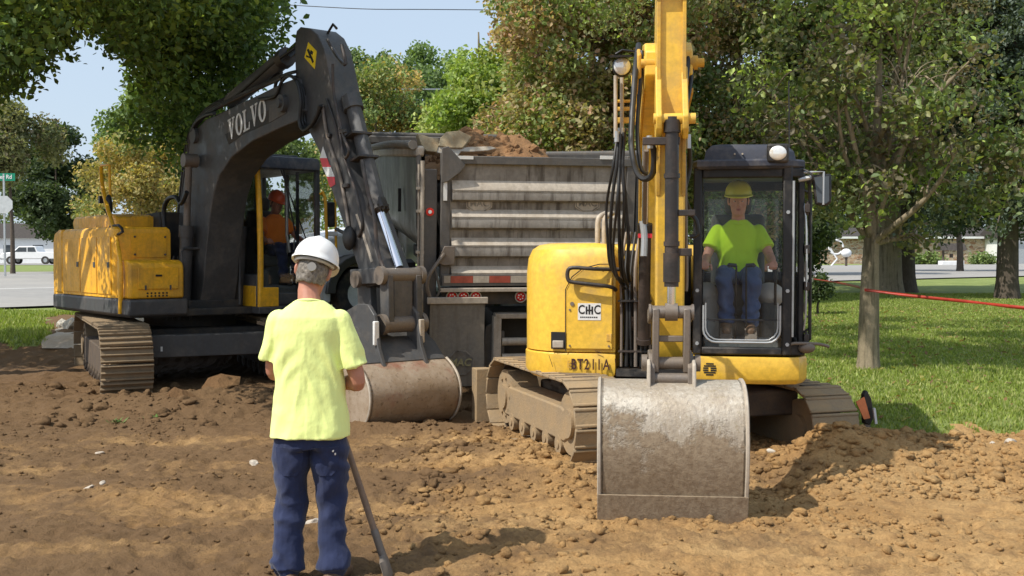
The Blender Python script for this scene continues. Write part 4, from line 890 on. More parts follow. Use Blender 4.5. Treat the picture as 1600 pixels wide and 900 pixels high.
    cell=L/5
    for i,g in enumerate((V,O(),Lt,V,O())): letter(g,i*cell,cell*.9)
    # boom seam plates / foot boss / hose runs
    b=MB(Pl); q=nearface(305,210); b.cyl((q.x,-hw-.05,q.z-.02),(q.x,hw+.05,q.z-.02),.10,n=24); b.build('cylinder_boss','vgrey',boom)
    for s in (-1,1):
        b=MB(Pl); b.cyl((.42,s*.38,1.0),(.52,s*.38,2.05),.085,n=22); b.cyl((.51,s*.38,1.95),(.525,s*.38,2.1),.10,n=22); c_=b.build('boom_cylinder','vgrey',root)
        b=MB(Pl); b.cyl((.52,s*.38,2.05),(.62,s*.38,2.95),.045,n=16); b.cyl((.62,s*.46,2.95),(.62,s*.27,2.95),.09,n=18); b.build('cylinder_rod','steel',c_)
    def run(pix,off,r,name='hydraulic_pipe',mat='rubber',sm=3,par=root):
        b=MB(Pl); pts=[]
        for k,(px,py) in enumerate(pix):
            oo=off[k] if isinstance(off,(list,tuple)) else off; pts.append(onl(Pm,1,oo,px,py))
        b.tube(pts,r,9,sm=sm); return b.build(name,mat,par)
    for i in range(4):
        run([(286-i*5,440),(291-i*4,330),(297-i*3,250),(303-i*2,205),(322,180-i*3),(352,163-i*3),(400,140-i*3),(440,122-i*3)],-.22+i*.13,.022,'hydraulic_pipe','cylblk')
    run([(300,205),(308,190),(322,180),(335,177)],-.27,.028,'hydraulic_hose')
    run([(405,155),(430,150),(440,128),(452,118),(462,125)],-.27,.02,'hydraulic_hose')
    run([(390,160),(425,145),(432,128),(445,117),(462,112)],-.22,.02,'hydraulic_hose')
    for i in range(5):
        run([(458+i*1.5,120),(466+i*3,135),(470+i*3.5,160),(468+i*4,190-i*2),(474+i*3.5,203-i*3),(484+i*3,198-i*3),(494+i*2,182-i*3),(500+i*2,165)],-.26+i*.04,.021,'hydraulic_hose',sm=5)
    # arm
    aw=.17
    ar=[(461,60),(463,48),(469,42),(484,44),(496,54),(506,75),(512,100),(521,145),(528,190),(538,240),(553,295),(570,345),(586,390),(598,424),(596,442),(572,450),(560,420),(545,375),(528,325),(510,275),(498,235),(484,208),(472,190),(463,150),(461,100)]
    poly=tz(ar,-aw); b=MB(Pl); b.prism(poly,(0,0,0),(1,0,0),(0,0,1),(0,1,0),-aw,aw); arm=b.build('arm','vgrey',root,bevel=.012)
    q=onl(Pm,1,0,474,165); b=MB(Pl); b.cyl((q.x,-.30,q.z),(q.x,.30,q.z),.10,n=24); b.cyl((q.x,-.33,q.z),(q.x,.33,q.z),.05,n=14); b.build('boom_arm_pin','vgrey',arm)
    # diamond warning sign
    strip([(482,66),(495,80),(492,108),(476,90)],'warning_diamond','decy',arm,-aw,.004)
    strip([(480,78),(483,76),(491,96),(489,99)],'diamond_symbol','blackdec',arm,-aw,.006); strip([(486,78),(490,81),(489,86),(485,83)],'diamond_symbol','blackdec',arm,-aw,.006); strip([(479,86),(488,90),(488,92),(479,89)],'diamond_symbol','blackdec',arm,-aw,.006)
    # red and white marker
    for pix,m_ in (([(505,229),(511,247),(500,247)],'decw'),([(500,247),(511,247),(517,261),(504,261)],'red'),([(504,261),(517,261),(523,276),(511,276)],'decw'),([(511,276),(523,276),(524,288),(517,293),(514,288)],'red')):
        strip(pix,'marker_stripe',m_,arm,-aw,.004)
    strip([(556,335),(559,334),(583,408),(580,410)],'scuffed_edge','alulit',arm,-aw,.005)
    # arm cylinder along boom top
    run([(362,158),(446,90)],0,.105,'arm_cylinder','vgrey',1); ac=run([(441,94),(449,88)],0,.12,'cylinder_head','cylblk',1); run([(447,89),(470,68)],0,.055,'cylinder_rod','chrome',1,ac)
    run([(360,158),(430,96),(462,74)],-.09,.018,'hydraulic_pipe','rubber',1)
    # bucket cylinder on the arm front
    q0=(550,158);q1=(592,324);q2=(624,418)
    bc=run([q0,q1],0,.085,'bucket_cylinder','vgrey',1); run([(589,316),(594,330)],0,.105,'cylinder_head','cylblk',1,bc); run([q1,q2],0,.045,'cylinder_rod','chrome',1,bc)
    run([(548,152),(553,172)],0,.115,'cylinder_end','vgrey',1,bc)
    for px,py in ((563,212),(573,248)): 
        q=onl(Pm,1,0,px,py); b=MB(Pl); b.cbox((q.x,-.03,q.z),(.20,.24,.03),(0,-.25,0)); b.build('cylinder_band','cylblk',bc,bevel=.005)
    for k in range(10):
        an=2*math.pi*k/10; q=onl(Pm,1,0,592,322); b=MB(Pl); b.cyl((q.x+.09*math.cos(an),.09*math.sin(an),q.z-.03),(q.x+.09*math.cos(an),.09*math.sin(an),q.z+.02),.018,n=6); b.build('head_bolt','cylblk',bc)
    # arm pipes
    for i,pix in enumerate(([(504,165),(512,215),(530,270),(540,320),(546,360)],[(520,100),(522,150),(536,210),(545,235),(538,245),(530,200)],[(512,62),(528,90),(540,100),(534,70)],[(510,155),(522,190),(535,240),(556,300),(566,350),(560,370)],[(566,250),(575,300),(585,340),(590,390),(600,420)])):
        run(pix,-.19,.016 if i%2 else .02,'hydraulic_pipe','cylblk' if i else 'steel',4)
    for px,py in ((512,212),(540,290),(536,205)): q=onl(Pm,1,-.19,px,py); b=MB(Pl); b.cbox((q.x,-.19,q.z),(.12,.03,.04)); b.build('pipe_clamp','cylblk',arm,bevel=.004)
    b=MB(Pl); q=onl(Pm,1,-.2,548,372); b.ell((q.x,-.22,q.z),(.09,.06,.13),14,10); b.tube([(q.x-.3,-.2,q.z+.1),(q.x,-.22,q.z+.03)],.02,8); b.build('hose_swivel','rubber',arm)
    b=MB(Pl); q=onl(Pm,1,0,512,52); b.tube([(q.x,.0,q.z),(q.x+.12,0,q.z+.08),(q.x+.2,0,q.z+.02)],.015,6); b.build('grease_line','black',arm)
    # linkage
    def pin(px,py,w,r,name='linkage_pin',mat='steel'):
        q=onl(Pm,1,0,px,py); b=MB(Pl); b.cyl((q.x,-w,q.z),(q.x,w,q.z),r,n=22); b.cyl((q.x,-w-.02,q.z),(q.x,-w+.03,q.z),r*1.25,n=22); b.cyl((q.x,w-.03,q.z),(q.x,w+.02,q.z),r*1.25,n=22); b.build(name,mat,root); return q
    p1=pin(626,430,.24,.075); p2=pin(590,436,.26,.07)
    p3=pin(628,506,.24,.085); p4=pin(590,520,.22,.075)
    for s in (-1,1):
        b=MB(Pl); b.bar((p1.x,s*.17,p1.z),(p3.x,s*.17,p3.z),.07,.16,up=(1,0,0)); b.build('power_link','vgrey',root,bevel=.01)
        b=MB(Pl); b.bar((p1.x,s*.22,p1.z),(p2.x-.15,s*.22,p2.z+.02),.05,.16,up=(0,0,1)); b.build('guide_link','vgrey',root,bevel=.01)
        b=MB(Pl); b.bar((p2.x-.05,s*.11,p2.z+.1),(p4.x,s*.11,p4.z),.08,.26,up=(1,0,0)); b.build('arm_fork','vgrey',root,bevel=.01)
    b=MB(Pl); b.box((p3.x-.08,-.12,p3.z),(p3.x+.03,.12,p1.z)); b.build('link_body','vgrey',root,bevel=.02)
    # bucket: profile about the bucket pins
    bx=p3.x-.30; dz=.02
    neck=[(bx-.1,1.10),(bx+.18,1.06),(bx+.34,.86),(bx+.50,.66)]
    drum=[(bx+.50,.66),(bx+.60,.60),(bx+.70,.50),(bx+.75,.36),(bx+.72,.20),(bx+.62,.07),(bx+.46,.0),(bx+.25,-.02),(bx-.12,.03)]
    prof=[(v.x,v.z) for v in smoothpath([Vector((a_,0,z_)) for a_,z_ in drum],3)]
    W_=1.04; Pl0=Pl; Pl=Pl@Matrix.Translation((0,-.12,0))
    b=MB(Pl); b.prism([(bx-.25,.9)]+[(bx-.1,1.0),(bx+.1,.98),(bx+.34,.80),(bx+.50,.64),(bx+.48,.60),(bx-.3,.60)],(0,0,0),(1,0,0),(0,0,1),(0,1,0),-.42,.42); ub=b.build('bucket_top','vgrey',root,bevel=.01)
    full=[(bx-.35,.75),(bx-.1,.95),(bx+.1,.93),(bx+.34,.79)]+prof
    bk=bucket(root,Pl,W_,prof+[],.2,'bucket2','bucket')
    sp=[(bx-.35,.70),(bx-.2,.80),(bx+.2,.74)]+prof
    b=MB(Pl)
    for s in (-1,1): b.prism(sp,(0,s*W_/2,0),(1,0,0),(0,0,1),(0,s,0),-.01,.02)
    b.build('side_plate','bucket2',bk)
    rib_edge(bk,Pl,prof,W_/2+.01,'alulit')
    b=MB(Pl); b.prism([(bx+.48,.60),(bx+.52,.66),(bx+.34,.82),(bx+.1,.95),(bx+.08,.6)],(0,0,0),(1,0,0),(0,0,1),(0,1,0),-W_/2+.02,W_/2-.02); b.build('bucket_shoulder','vgrey',bk,bevel=.006)
    for s in (-1,1):
        b=MB(Pl); b.prism([(bx-.2,.7),(bx+.58,.60),(bx+.47,.80),(bx+.40,1.12),(bx+.28,1.22),(bx+.1,1.22),(bx-.2,1.12)],(0,s*.25,0),(1,0,0),(0,0,1),(0,1,0),-.022,.022); b.build('bucket_ear','vgrey',bk,bevel=.008)
        b=MB(Pl); b.box((bx+.415,s*.27-.03,.82),(bx+.45,s*.27+.03,1.06)); b.build('wear_strip','decw' if s<0 else 'alulit',bk,bevel=.01)
    return root,Hm,ym,Fv
def bucket2_material():
    m,n,l,p=newmat('muddy_rusty_bucket_steel'); t=tex(n,l,3.5,9,.72); t2=tex(n,l,22,7,.75); t3=tex(n,l,2.2,4,.6)
    c=mix(n,l,ramp(n,l,t.outputs[0],[(.4,0),(.62,1)]).outputs[0],(.30,.22,.145),(.40,.32,.24))
    c=mix(n,l,ramp(n,l,t3.outputs[0],[(.58,0),(.7,.7)]).outputs[0],c,(.26,.09,.055))
    c=mix(n,l,ramp(n,l,t2.outputs[0],[(.55,0),(.66,.8)]).outputs[0],c,(.16,.11,.06)); c=mix(n,l,ramp(n,l,t2.outputs[0],[(.25,.8),(.36,0)]).outputs[0],c,(.62,.58,.52))
    l.new(c,p.inputs['Base Color']); p.inputs['Roughness'].default_value=.6; p.inputs['Metallic'].default_value=.2; l.new(bump(n,l,t2.outputs[0],.5,.012),p.inputs['Normal']); return m
MAT['bucket2']=bucket2_material()
VOLINFO=vol()
# =================================================================== DUMP TRAILER
def trailer():
    M0=Matrix.Translation((.27,12.36,0))@Matrix.Rotation(R(11),4,'Z')@Matrix.Rotation(R(5.2),4,'X')
    root=empty('dump_trailer',(.27,12.36,0)); tag(root,'aluminium dump trailer loaded with dirt, ribbed tailgate facing the camera between the two excavators','dump trailer')
    M=Matrix.Translation(-root.location)@M0
    g=lambda px,py,y=0: onl(M0,1,y,px,py)
    ltop=g(700,243); xl=g(700,400).x; ztop=g(700,243).z; zbot=g(700,432).z
    xr=xl+2.02; hwL=xl-.30; hwR=xr+.30
    # tailgate panel with four ribs
    b=MB(M); b.box((xl,-.02,zbot),(xr,.03,ztop)); tg=b.build('tailgate','alu',root,bevel=.004)
    for (ya,yb,yc) in ((284,301,312),(329,343,355),(373,387,399),(417,430,434)):
        z1=g(760,ya).z; z2=g(760,yb).z; z3=g(760,yc).z
        d=.085
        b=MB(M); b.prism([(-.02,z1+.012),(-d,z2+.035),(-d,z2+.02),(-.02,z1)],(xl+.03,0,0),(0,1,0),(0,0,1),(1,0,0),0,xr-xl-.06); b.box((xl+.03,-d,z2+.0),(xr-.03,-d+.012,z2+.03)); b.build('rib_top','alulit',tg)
        b=MB(M); b.prism([(-.02,z1-.0),(-d,z2+.02),(-d,z3),(-.02,z3-.03)],(xl+.03,0,0),(0,1,0),(0,0,1),(1,0,0),0,xr-xl-.06); b.build('rib','alu',tg)
    b=MB(M); b.box((xl-.06,-.07,g(760,257).z),(xr+.06,.05,ztop)); b.build('top_rail','trlgrey',tg,bevel=.008)
    for p0,p1 in ((698,738),(935,958)):
        a=g(p0,243);c=g(p1,249); b=MB(M); b.box((a.x,-.08,c.z),(c.x,-.07,a.z)); b.build('reflector_strip','decw',tg)
    a=g(692,274);c=g(697,313); b=MB(M); b.box((a.x,-.085,c.z),(c.x,-.04,a.z)); b.build('side_reflector','decw',tg)
    # side posts
    for x_ in (xl-.09,xr-.01): b=MB(M); b.box((x_,-.06,zbot-.1),(x_+.10,.06,ztop+.03)); b.build('tailgate_post','trlgrey',tg,bevel=.006)
    xp=g(676,300).x
    for xa,xb in ((xp-.13,xp+.05),(xr+.12,xr+.27)): b=MB(M); b.box((xa,.0,.55),(xb,.12,ztop-.15)); b.build('corner_post','trlgrey',root,bevel=.01)
    b=MB(M); b.tube([(g(660,250).x,-.02,.75),(g(660,250).x,-.02,ztop-.06)],.022,10); b.tube([(g(655,250).x,.02,1.0),(g(655,250).x,.02,ztop-.1)],.014,8)
    for zz in (1.5,1.75,2.2,2.45): b.cbox((g(657,250).x,0,zz),(.09,.05,.03))
    b.build('air_pipe','alulit',root)
    q=g(676,331,-.01); b=MB(M); b.cyl((xp-.03,.0,q.z),(xp-.03,-.02,q.z),.045,n=20); b.build('marker_lamp','redlens',root)
    b=MB(M); b.cyl((xp-.03,-.02,q.z),(xp-.03,-.024,q.z),.02,n=14); b.build('lamp_centre','decw',root)
    # latch bracket shapes
    b=MB(M); b.prism([(xl-.09,ztop+.08),(xl-.02,ztop+.10),(xl+.17,ztop-.10),(xl+.12,ztop-.17),(xl-.02,ztop-.28),(xl-.09,ztop-.30)],(0,-.09,0),(1,0,0),(0,0,1),(0,1,0),-.012,.02); b.build('hinge_bracket','trlgrey',tg,bevel=.006)
    b=MB(M); zz=g(690,395).z; b.prism([(xl-.14,zz-.1),(xl-.05,zz+.08),(xl+.06,zz+.08),(xl+.06,zz-.12),(xl-.05,zz-.13)],(0,-.1,0),(1,0,0),(0,0,1),(0,1,0),0,.04); b.tube([(xl-.05,-.1,zz-.0),(xl-.2,-.13,zz-.2),(xl-.24,-.12,zz-.35),(xl-.2,-.1,zz-.5)],.022,8,sm=3); b.build('gate_lock','steel',tg,bevel=.004)
    b=MB(M); b.tube([(xl-.16,-.1,zz-.15),(xl-.1,-.12,zz-.4),(xl-.17,-.1,zz-.55)],.014,8); b.box((xl-.2,-.09,zbot-.28),(xl+.1,-.03,zbot-.22)); b.build('lock_linkage','trlgrey',tg)
    # logos on gate
    for px in (749,918):
        q=g(px,318,-.03); r_=.125
        oc=lambda rx,rz:[(q.x+rx*math.cos(R(22.5+45*k)),q.z+rz*math.sin(R(22.5+45*k))) for k in range(8)]
        b=MB(M); b.prism(oc(.155,.105),(0,-.025,0),(1,0,0),(0,0,1),(0,1,0),-.006,0); lg=b.build('maker_plate','alulit',tg)
        b=MB(M)
        for (p_,q_) in zip(oc(.14,.09),oc(.14,.09)[1:]+oc(.14,.09)[:1]): b.bar((p_[0],-.0335,p_[1]),(q_[0],-.0335,q_[1]),.004,.010)
        b.build('plate_border','alu',tg)
        textmesh('MAC',.10,.002,.002,'alu','letters',tg,M@facing((q.x,-.033,q.z),(1,0,0),(0,0,1)),1.0)
    # red white tape bar
    a=g(690,428);zt_=a.z; zb_=g(690,441).z; n=9; x0=g(692,430).x
    b=MB(M); b.box((x0-.02,-.11,zb_-.03),(xr,-.07,zt_+.0)); bar_=b.build('rear_sill','trlgrey',root,bevel=.004)
    xs=[692,702,737,762,795,828,860,893,926,958]
    for i in range(9):
        p0=g(xs[i],430).x;p1=g(xs[i+1],430).x; b=MB(M); b.box((p0,-.114,zb_+.005),(p1-.003,-.11,zt_-.012)); b.build('tape_block','tapered' if i%2 else 'alulit',bar_)
    # lamp bar
    zl=g(720,462).z; b=MB(M); b.box((x0-.02,-.06,zl-.09),(xr,.05,zl+.10)); b.box((x0-.06,-.1,zl+.07),(xr,-.04,zl+.10)); lb=b.build('lamp_bar','vdark',root,bevel=.004)
    b=MB(M); b.box((x0-.05,-.13,zl+.055),(xr,-.06,zl+.10)); b.build('lamp_visor','alulit',lb,bevel=.006)
    for px in (706,724,743,813,830,848):
        q=g(px,462,-.06); b=MB(M); b.ring((q.x,-.07,q.z-.01),(0,1,0),.066,.055,.03,20); b.build('lamp_ring','alulit',lb)
        b=MB(M); b.ell((q.x,-.065,q.z-.01),(.054,.02,.054),18,10); b.build('tail_lamp','redlens',lb)
        b=MB(M); 
        for k in range(6): an=k*1.05+px; b.cbox((q.x+.028*math.cos(an),-.084,q.z-.01+.028*math.sin(an)),(.014,.004,.014))
        b.build('lamp_reflex','decw',lb)
    # mud flaps
    for p0,p1,lab in ((672,756,0),(905,985,1)):
        a=g(p0,472,-.13);c=g(p1,602,-.13)
        b=MB(M); rows=12; cols=16; 
        V_=[[Vector((a.x+(c.x-a.x)*j/cols,-.13+.012*math.sin(j*1.3)*(1-i/rows)*(i/rows+.3)+.02*math.sin(i*.4),a.z+(c.z-a.z)*i/rows)) for j in range(cols+1)] for i in range(rows+1)]
        V2=[[v+Vector((0,.012,0)) for v in r_] for r_ in V_][::-1]; rings=V_+V2; rings.append(V_[0]); b.loft(rings,caps=False,closed=False); fl=b.build('mud_flap','flap',root)
        b=MB(M); b.box((a.x-.03,-.15,a.z-.02),(c.x+.03,-.10,a.z+.05)); b.build('flap_hanger','alulit',root,bevel=.005)
        q=g((p0+p1)/2+6,567,-.16); oc=[(q.x+.15*math.cos(R(22.5+45*k)),q.z+.14*math.sin(R(22.5+45*k))) for k in range(8)]
        b=MB(M)
        for p_,q_ in zip(oc,oc[1:]+oc[:1]): b.bar((p_[0],-.155,p_[1]),(q_[0],-.155,q_[1]),.008,.014)
        b.build('logo_border','decy' if 0 else 'alu',fl)
        textmesh('MAC',.115,.003,.003,'logoy','letters',fl,M@facing((q.x-.01,-.158,q.z+.0),(1,0,0),(0,0,1)),1.0,shear=.15)
    # undercarriage between the flaps: tank, bumper, wheels
    b=MB(M); z0=g(800,487,.3).z; b.box((xl+.55,.25,.45),(xr-.5,.8,z0)); b.build('rear_frame','vdark',root,bevel=.02)
    q=g(775,495,-.05); b=MB(M); b.box((q.x,-.02,q.z-.03),(q.x+1.2,.12,q.z+.03)); b.box((q.x-.02,-.02,.25),(q.x+.07,.10,q.z)); b.build('bumper_bar','alulit',root,bevel=.01)
    for k,py in enumerate((535,560)): q=g(785,py,.0); b=MB(M); b.cyl((q.x,.05,q.z),(q.x+1.0,.05,q.z),.045,n=16); b.build('cross_tube','alulit',root)
    b=MB(M); q=g(760,510,.1); b.prism([(q.x,.9),(q.x+.16,.98),(q.x+.12,.4),(q.x+.22,.15),(q.x-.06,.15)],(0,.1,0),(1,0,0),(0,0,1),(0,1,0),0,.04); b.box((q.x+.13,.05,.45),(q.x+.20,.12,.85)); b.build('frame_gusset','trlgrey',root,bevel=.006)
    q=g(849,487,-.03); b=MB(M); b.box((q.x-.04,-.03,q.z-.1),(q.x+.05,-.02,q.z+.09)); b.build('plate_tag','decw',root)
    for xa in (xl+.5,xr-.68): b=MB(M); b.box((xa,.9,.95),(xa+.18,8.6,1.15)); b.build('chassis_rail','trlgrey',root,bevel=.01)
    for yy in (.85,2.1):
        for side in (-1,1):
            cx=(xl+xr)/2+side*.93
            for k in (-.16,.16):
                w=MB(M); w.ring((cx+k,yy,.52),(1,0,0),.52,.28,.26,40); tyre=w.build('tyre','tyre',root,bevel=.03)
                w=MB(M); w.cyl((cx+k-.08,yy,.52),(cx+k+.08,yy,.52),.28,n=24); w.build('wheel_rim','trlgrey',tyre)
    # body: half-round tub
    L=8.9; xc=(xl+xr)/2; zt_=ztop+.02; hb=1.30
    prof=[(hb,zt_),(hb,zt_-.35),(hb-.02,zt_-.8)]+[(hb*math.cos(R(a)),zt_-.8-(.72)*math.sin(R(a))) for a in range(10,91,10)]
    prof=prof+[(-x,z) for x,z in prof[::-1][1:]]
    b=MB(M); rings=[]
    for y in (.05,1.2,2.4,3.6,4.8,6,7.2,8.2,L): rings.append([Vector((xc+x,y,z)) for x,z in prof])
    b.loft(rings,caps=False,closed=False); rings=[[Vector((xc+x*.975,y,z+.03)) for x,z in prof] for y in (.05,3,6,L)]; b.loft(rings,caps=False,closed=False); body=b.build('tub','polish',root)
    b=MB(M); b.prism([(xc+x,z) for x,z in prof]+[(xc-hb,zt_+.33),(xc+hb,zt_+.33)],(0,L,0),(1,0,0),(0,0,1),(0,1,0),0,.05); b.build('front_wall','trlgrey',root)
    for s in (-1,1): b=MB(M); b.bar((xc+s*(hb+.02),.05,zt_+.02),(xc+s*(hb+.02),L,zt_+.02),.10,.12); b.build('side_rail','alulit' if s<0 else 'trlgrey',root,bevel=.03)
    b=MB(M); b.tube([(xc-hb-.1,.05,zt_+.09),(xc-hb-.07,4,zt_+.13),(xc-hb-.1,L,zt_+.09)],.05,14,sm=4); b.build('rolled_tarp','flap',root)
    b=MB(M); b.cyl((xc-hb,L-.1,zt_+.36),(xc+hb,L-.1,zt_+.36),.05,n=18); b.box((xc-hb-.05,L-.2,zt_+.20),(xc+hb,L-.02,zt_+.34)); b.build('front_tarp_housing','trlgrey',root,bevel=.02)
    for y in (.08,8.7):
        b=MB(M); b.tube([(xc-hb-.03,y,zt_),(xc-hb-.03,y,zt_-.8)]+[(xc-(hb+.03)*math.cos(R(a)),y,zt_-.8-.75*math.sin(R(a))) for a in (15,30,45,60,75)],.03,8); b.build('body_hoop','trlgrey',root)
    b=MB(M); b.box((xc-hb-.22,1.6,zbot-.18),(xc-hb+.1,2.1,zbot-.0)); b.build('fender_bracket','black',root,bevel=.01)
    b=MB(M); b.box((xc-hb-.06,2.3,zt_-.75),(xc-hb-.02,2.36,zt_-.45)); b.build('body_handle','black',root)
    # load
    nx,ny=60,90; xs_=np.linspace(-hb*.95,hb*.95,nx); ys_=np.linspace(.15,L-.2,ny); X,Y=np.meshgrid(xs_,ys_)
    Zz=zt_-.28+.22*np.exp(-((X+.4)/.7)**2)*np.exp(-((Y-3.0)/2.2)**2)+.42*np.exp(-((X+.62)/.34)**2-((Y-1.7)/.8)**2)+.40*np.exp(-((X+.0)/.36)**2-((Y-1.4)/.7)**2)+.1*np.exp(-((X-.4)/.3)**2-((Y-1.1)/.6)**2)
    Zz=Zz+.12*fbm(X*2.2,Y*2.2,5,91,.6)+.05*np.abs(fbm(X*8,Y*8,3,93,.6)); Zz=np.minimum(Zz,zt_+.42)
    co=np.stack([X+xc,Y,Zz],-1).reshape(-1,3); i=np.arange(nx*ny).reshape(ny,nx); q=np.stack([i[:-1,:-1],i[:-1,1:],i[1:,1:],i[1:,:-1]],-1).reshape(-1,4)
    me=bpy.data.meshes.new('dirt_load'); me.from_pydata([tuple(M0@Vector(c)) for c in co],[],q.tolist()); me.materials.append(MAT['load']); me.polygons.foreach_set('use_smooth',[True]*len(me.polygons))
    o=link('dirt_load',me); tag(o,'heap of brown dirt showing above the ribbed tailgate of the dump trailer','dirt heap')
    rr=random.Random(5); bm=bmesh.new()
    for k in range(420):
        ix=rr.randint(2,nx-3); iy=int(rr.random()**1.5*45)+1; c=co[iy*nx+ix]; s=rr.uniform(.015,.07)
        r_=bmesh.ops.create_icosphere(bm,subdivisions=1,radius=s,matrix=Matrix.Translation(M0@Vector(c)))
        for v in r_['verts']: v.co+=Vector((rr.uniform(-1,1),rr.uniform(-1,1),rr.uniform(-1,1)))*s*.35
    mm_=bpy.data.meshes.new('load_clods'); bm.to_mesh(mm_); bm.free(); mm_.materials.append(MAT['load']); oc_=link('load_clods',mm_); stuff(oc_); tag(oc_,'loose brown clods lying on the dirt heap in the trailer','dirt clods')
    # broken pale slabs lying on the load
    for (px,py,sx,sz,rz,mt,lab) in ((672,226,.30,.17,.3,'slaby','yellowish broken slab leaning up on the loaded dirt, leftmost of the rubble'),(706,222,.42,.19,-.2,'slaby','large tan slab lying against the brown dirt heap in the trailer'),(693,234,.42,.18,.1,'slabw','white broken concrete piece at the top left corner of the tailgate'),(740,236,.5,.08,-.05,'slabw','flat pale concrete piece just behind the tailgate rim')):
        c=M0@g(px,py,.65); r_=random.Random(px); b=MB()
        k=7; pts=[(sx/2*(1+.4*r_.uniform(-1,1))*math.cos(2*math.pi*a/k),sz/2*(1.1+.5*r_.uniform(-1,1))*math.sin(2*math.pi*a/k)) for a in range(k)]
        b.prism(pts,(0,0,0),(1,0,0),(0,.25,1),(0,1,-.25),-.07,.05)
        o=b.build('concrete_slab',mt,None,bevel=.008,smooth=False); o.location=c; o.rotation_euler=(0,rz,.2); tag(o,lab,'slab')
    return root
MAT['logoy']=plain('faded_yellow_rubber_print',(.36,.33,.18),.8,0,.2,12)
MAT['slaby']=paint('tan_broken_concrete',(.46,.37,.23),.9,(.3,.18,.08),.4,5,bmp=.8)
MAT['slabw']=paint('white_broken_concrete',(.62,.58,.5),.9,(.4,.28,.15),.35,5,bmp=.8)
trailer()
# =================================================================== WHITE TRACTOR UNIT beyond the trailer
def tractor():
    O=Vector((-2.35,21.6,0)); O.z=hz(O.x,O.y,False); Fw=Vector((-.80,-.60,0)).normalized(); M0=frame(O,Fw)
    root=empty('semi_truck',O); tag(root,'white semi truck cab partly hidden behind the charcoal excavator arm','truck'); M=Matrix.Translation(-O)@frame(O,Fw); M=Matrix.Translation((0,0,0))@M
    M=frame((0,0,0),Fw)
    b=MB(M); b.prism([(-1.2,1.05),(.35,1.05),(.35,1.85),(.1,2.7),(-.1,2.85),(-1.2,2.9)],(0,0,0),(1,0,0),(0,0,1),(0,1,0),-1.05,1.05); c=b.build('cab','white',root,bevel=.06,seg=3)
    b=MB(M); b.prism([(.35,.95),(1.95,.85),(2.05,1.1),(2.0,1.45),(1.7,1.62),(.35,1.82)],(0,0,0),(1,0,0),(0,0,1),(0,1,0),-.78,.78); h=b.build('bonnet','white',root,bevel=.08,seg=3)
    b=MB(M); b.box((2.02,-.55,.85),(2.08,.55,1.45)); b.build('grille','galv',root,bevel=.02)
    b=MB(M); b.box((1.95,-1.1,.35),(2.15,1.1,.75)); b.build('bumper','white',root,bevel=.05)
    b=MB(M); b.prism([(.36,1.95),(.12,2.65)],(0,0,0),(1,0,0),(0,0,1),(0,1,0),0,0) if 0 else None
    b.add([Vector(v) for v in ((.37,-.9,1.93),(.37,.9,1.93),(.14,.9,2.66),(.14,-.9,2.66))],[(0,1,2,3)]); b.build('windscreen','bulb',root)
    for s in (-1,1):
        b=MB(M); b.prism([(-.6,1.75),(.2,1.75),(.05,2.5),(-.6,2.5)],(0,s*1.053,0),(1,0,0),(0,0,1),(0,s,0),0,.01); b.build('side_window','bulb',root)
        b=MB(M); b.box((.15,s*1.2-.1,1.7),(.28,s*1.2+.1,2.35)); b.tube([(.2,s*1.05,1.75),(.25,s*1.2,1.7)],.02,6); b.build('door_mirror','black',root,bevel=.02)
        b=MB(M); r0,r1=.72,.56; pr=[(1.35+r0*math.cos(R(a)),.52+r0*math.sin(R(a))) for a in range(0,181,15)]+[(1.35+r1*math.cos(R(a)),.52+r1*math.sin(R(a))) for a in range(180,-1,-15)]
        b.prism(pr,(0,s*1.0,0),(1,0,0),(0,0,1),(0,1,0),-.2,.2); b.build('fender','vgrey',root,bevel=.02)
        for xx in (1.35,-1.0,-2.2):
            w=MB(M); w.ring((xx,s*.98,.5),(0,1,0),.5,.27,.3,32); t_=w.build('tyre','tyre',root,bevel=.03); w=MB(M); w.cyl((xx,s*.98-.1,.5),(xx,s*.98+.1,.5),.27,n=20); w.build('wheel_rim','galv',t_)
        b=MB(M); b.box((-.9,s*.95-.2,.5),(.5,s*.95+.2,.95)); b.build('fuel_tank','galv',root,bevel=.1)
        b=MB(M); b.cyl((-1.3,s*.85,1.0),(-1.3,s*.85,3.3),.06,n=14); b.build('exhaust_stack','galv',root)
        b=MB(M); b.ell((2.0,s*.85,1.15),(.08,.13,.11)); b.build('headlight','lens',root)
    b=MB(M); b.box((-3.2,-.4,.75),(1.0,.4,1.0)); b.build('chassis','vdark',root)
tractor()
# =================================================================== PEOPLE
def remesh(mb,voxel,smooth=4,name='m'):
    me=bpy.data.meshes.new(name); me.from_pydata([tuple(v) for v in mb.v],[],mb.f)
    bm=bmesh.new(); bm.from_mesh(me); bmesh.ops.recalc_face_normals(bm,faces=bm.faces); bm.to_mesh(me); bm.free()
    o=bpy.data.objects.new('tmp',me); S.collection.objects.link(o)
    r=o.modifiers.new('r','REMESH'); r.mode='VOXEL'; r.voxel_size=voxel
    s=o.modifiers.new('s','SMOOTH'); s.factor=.5; s.iterations=smooth
    dg=bpy.context.evaluated_depsgraph_get(); dg.update(); out=bpy.data.meshes.new_from_object(o.evaluated_get(dg)); bpy.data.objects.remove(o)
    out.polygons.foreach_set('use_smooth',[True]*len(out.polygons)); return out
def wrinkle(me,fn):
    n=len(me.vertices); co=np.empty(n*3,np.float32); me.vertices.foreach_get('co',co); co=co.reshape(-1,3); no=np.empty(n*3,np.float32); me.vertices.foreach_get('normal',no); no=no.reshape(-1,3)
    d=fn(co); me.vertices.foreach_set('co',(co+no*d[:,None]).ravel()); me.update()
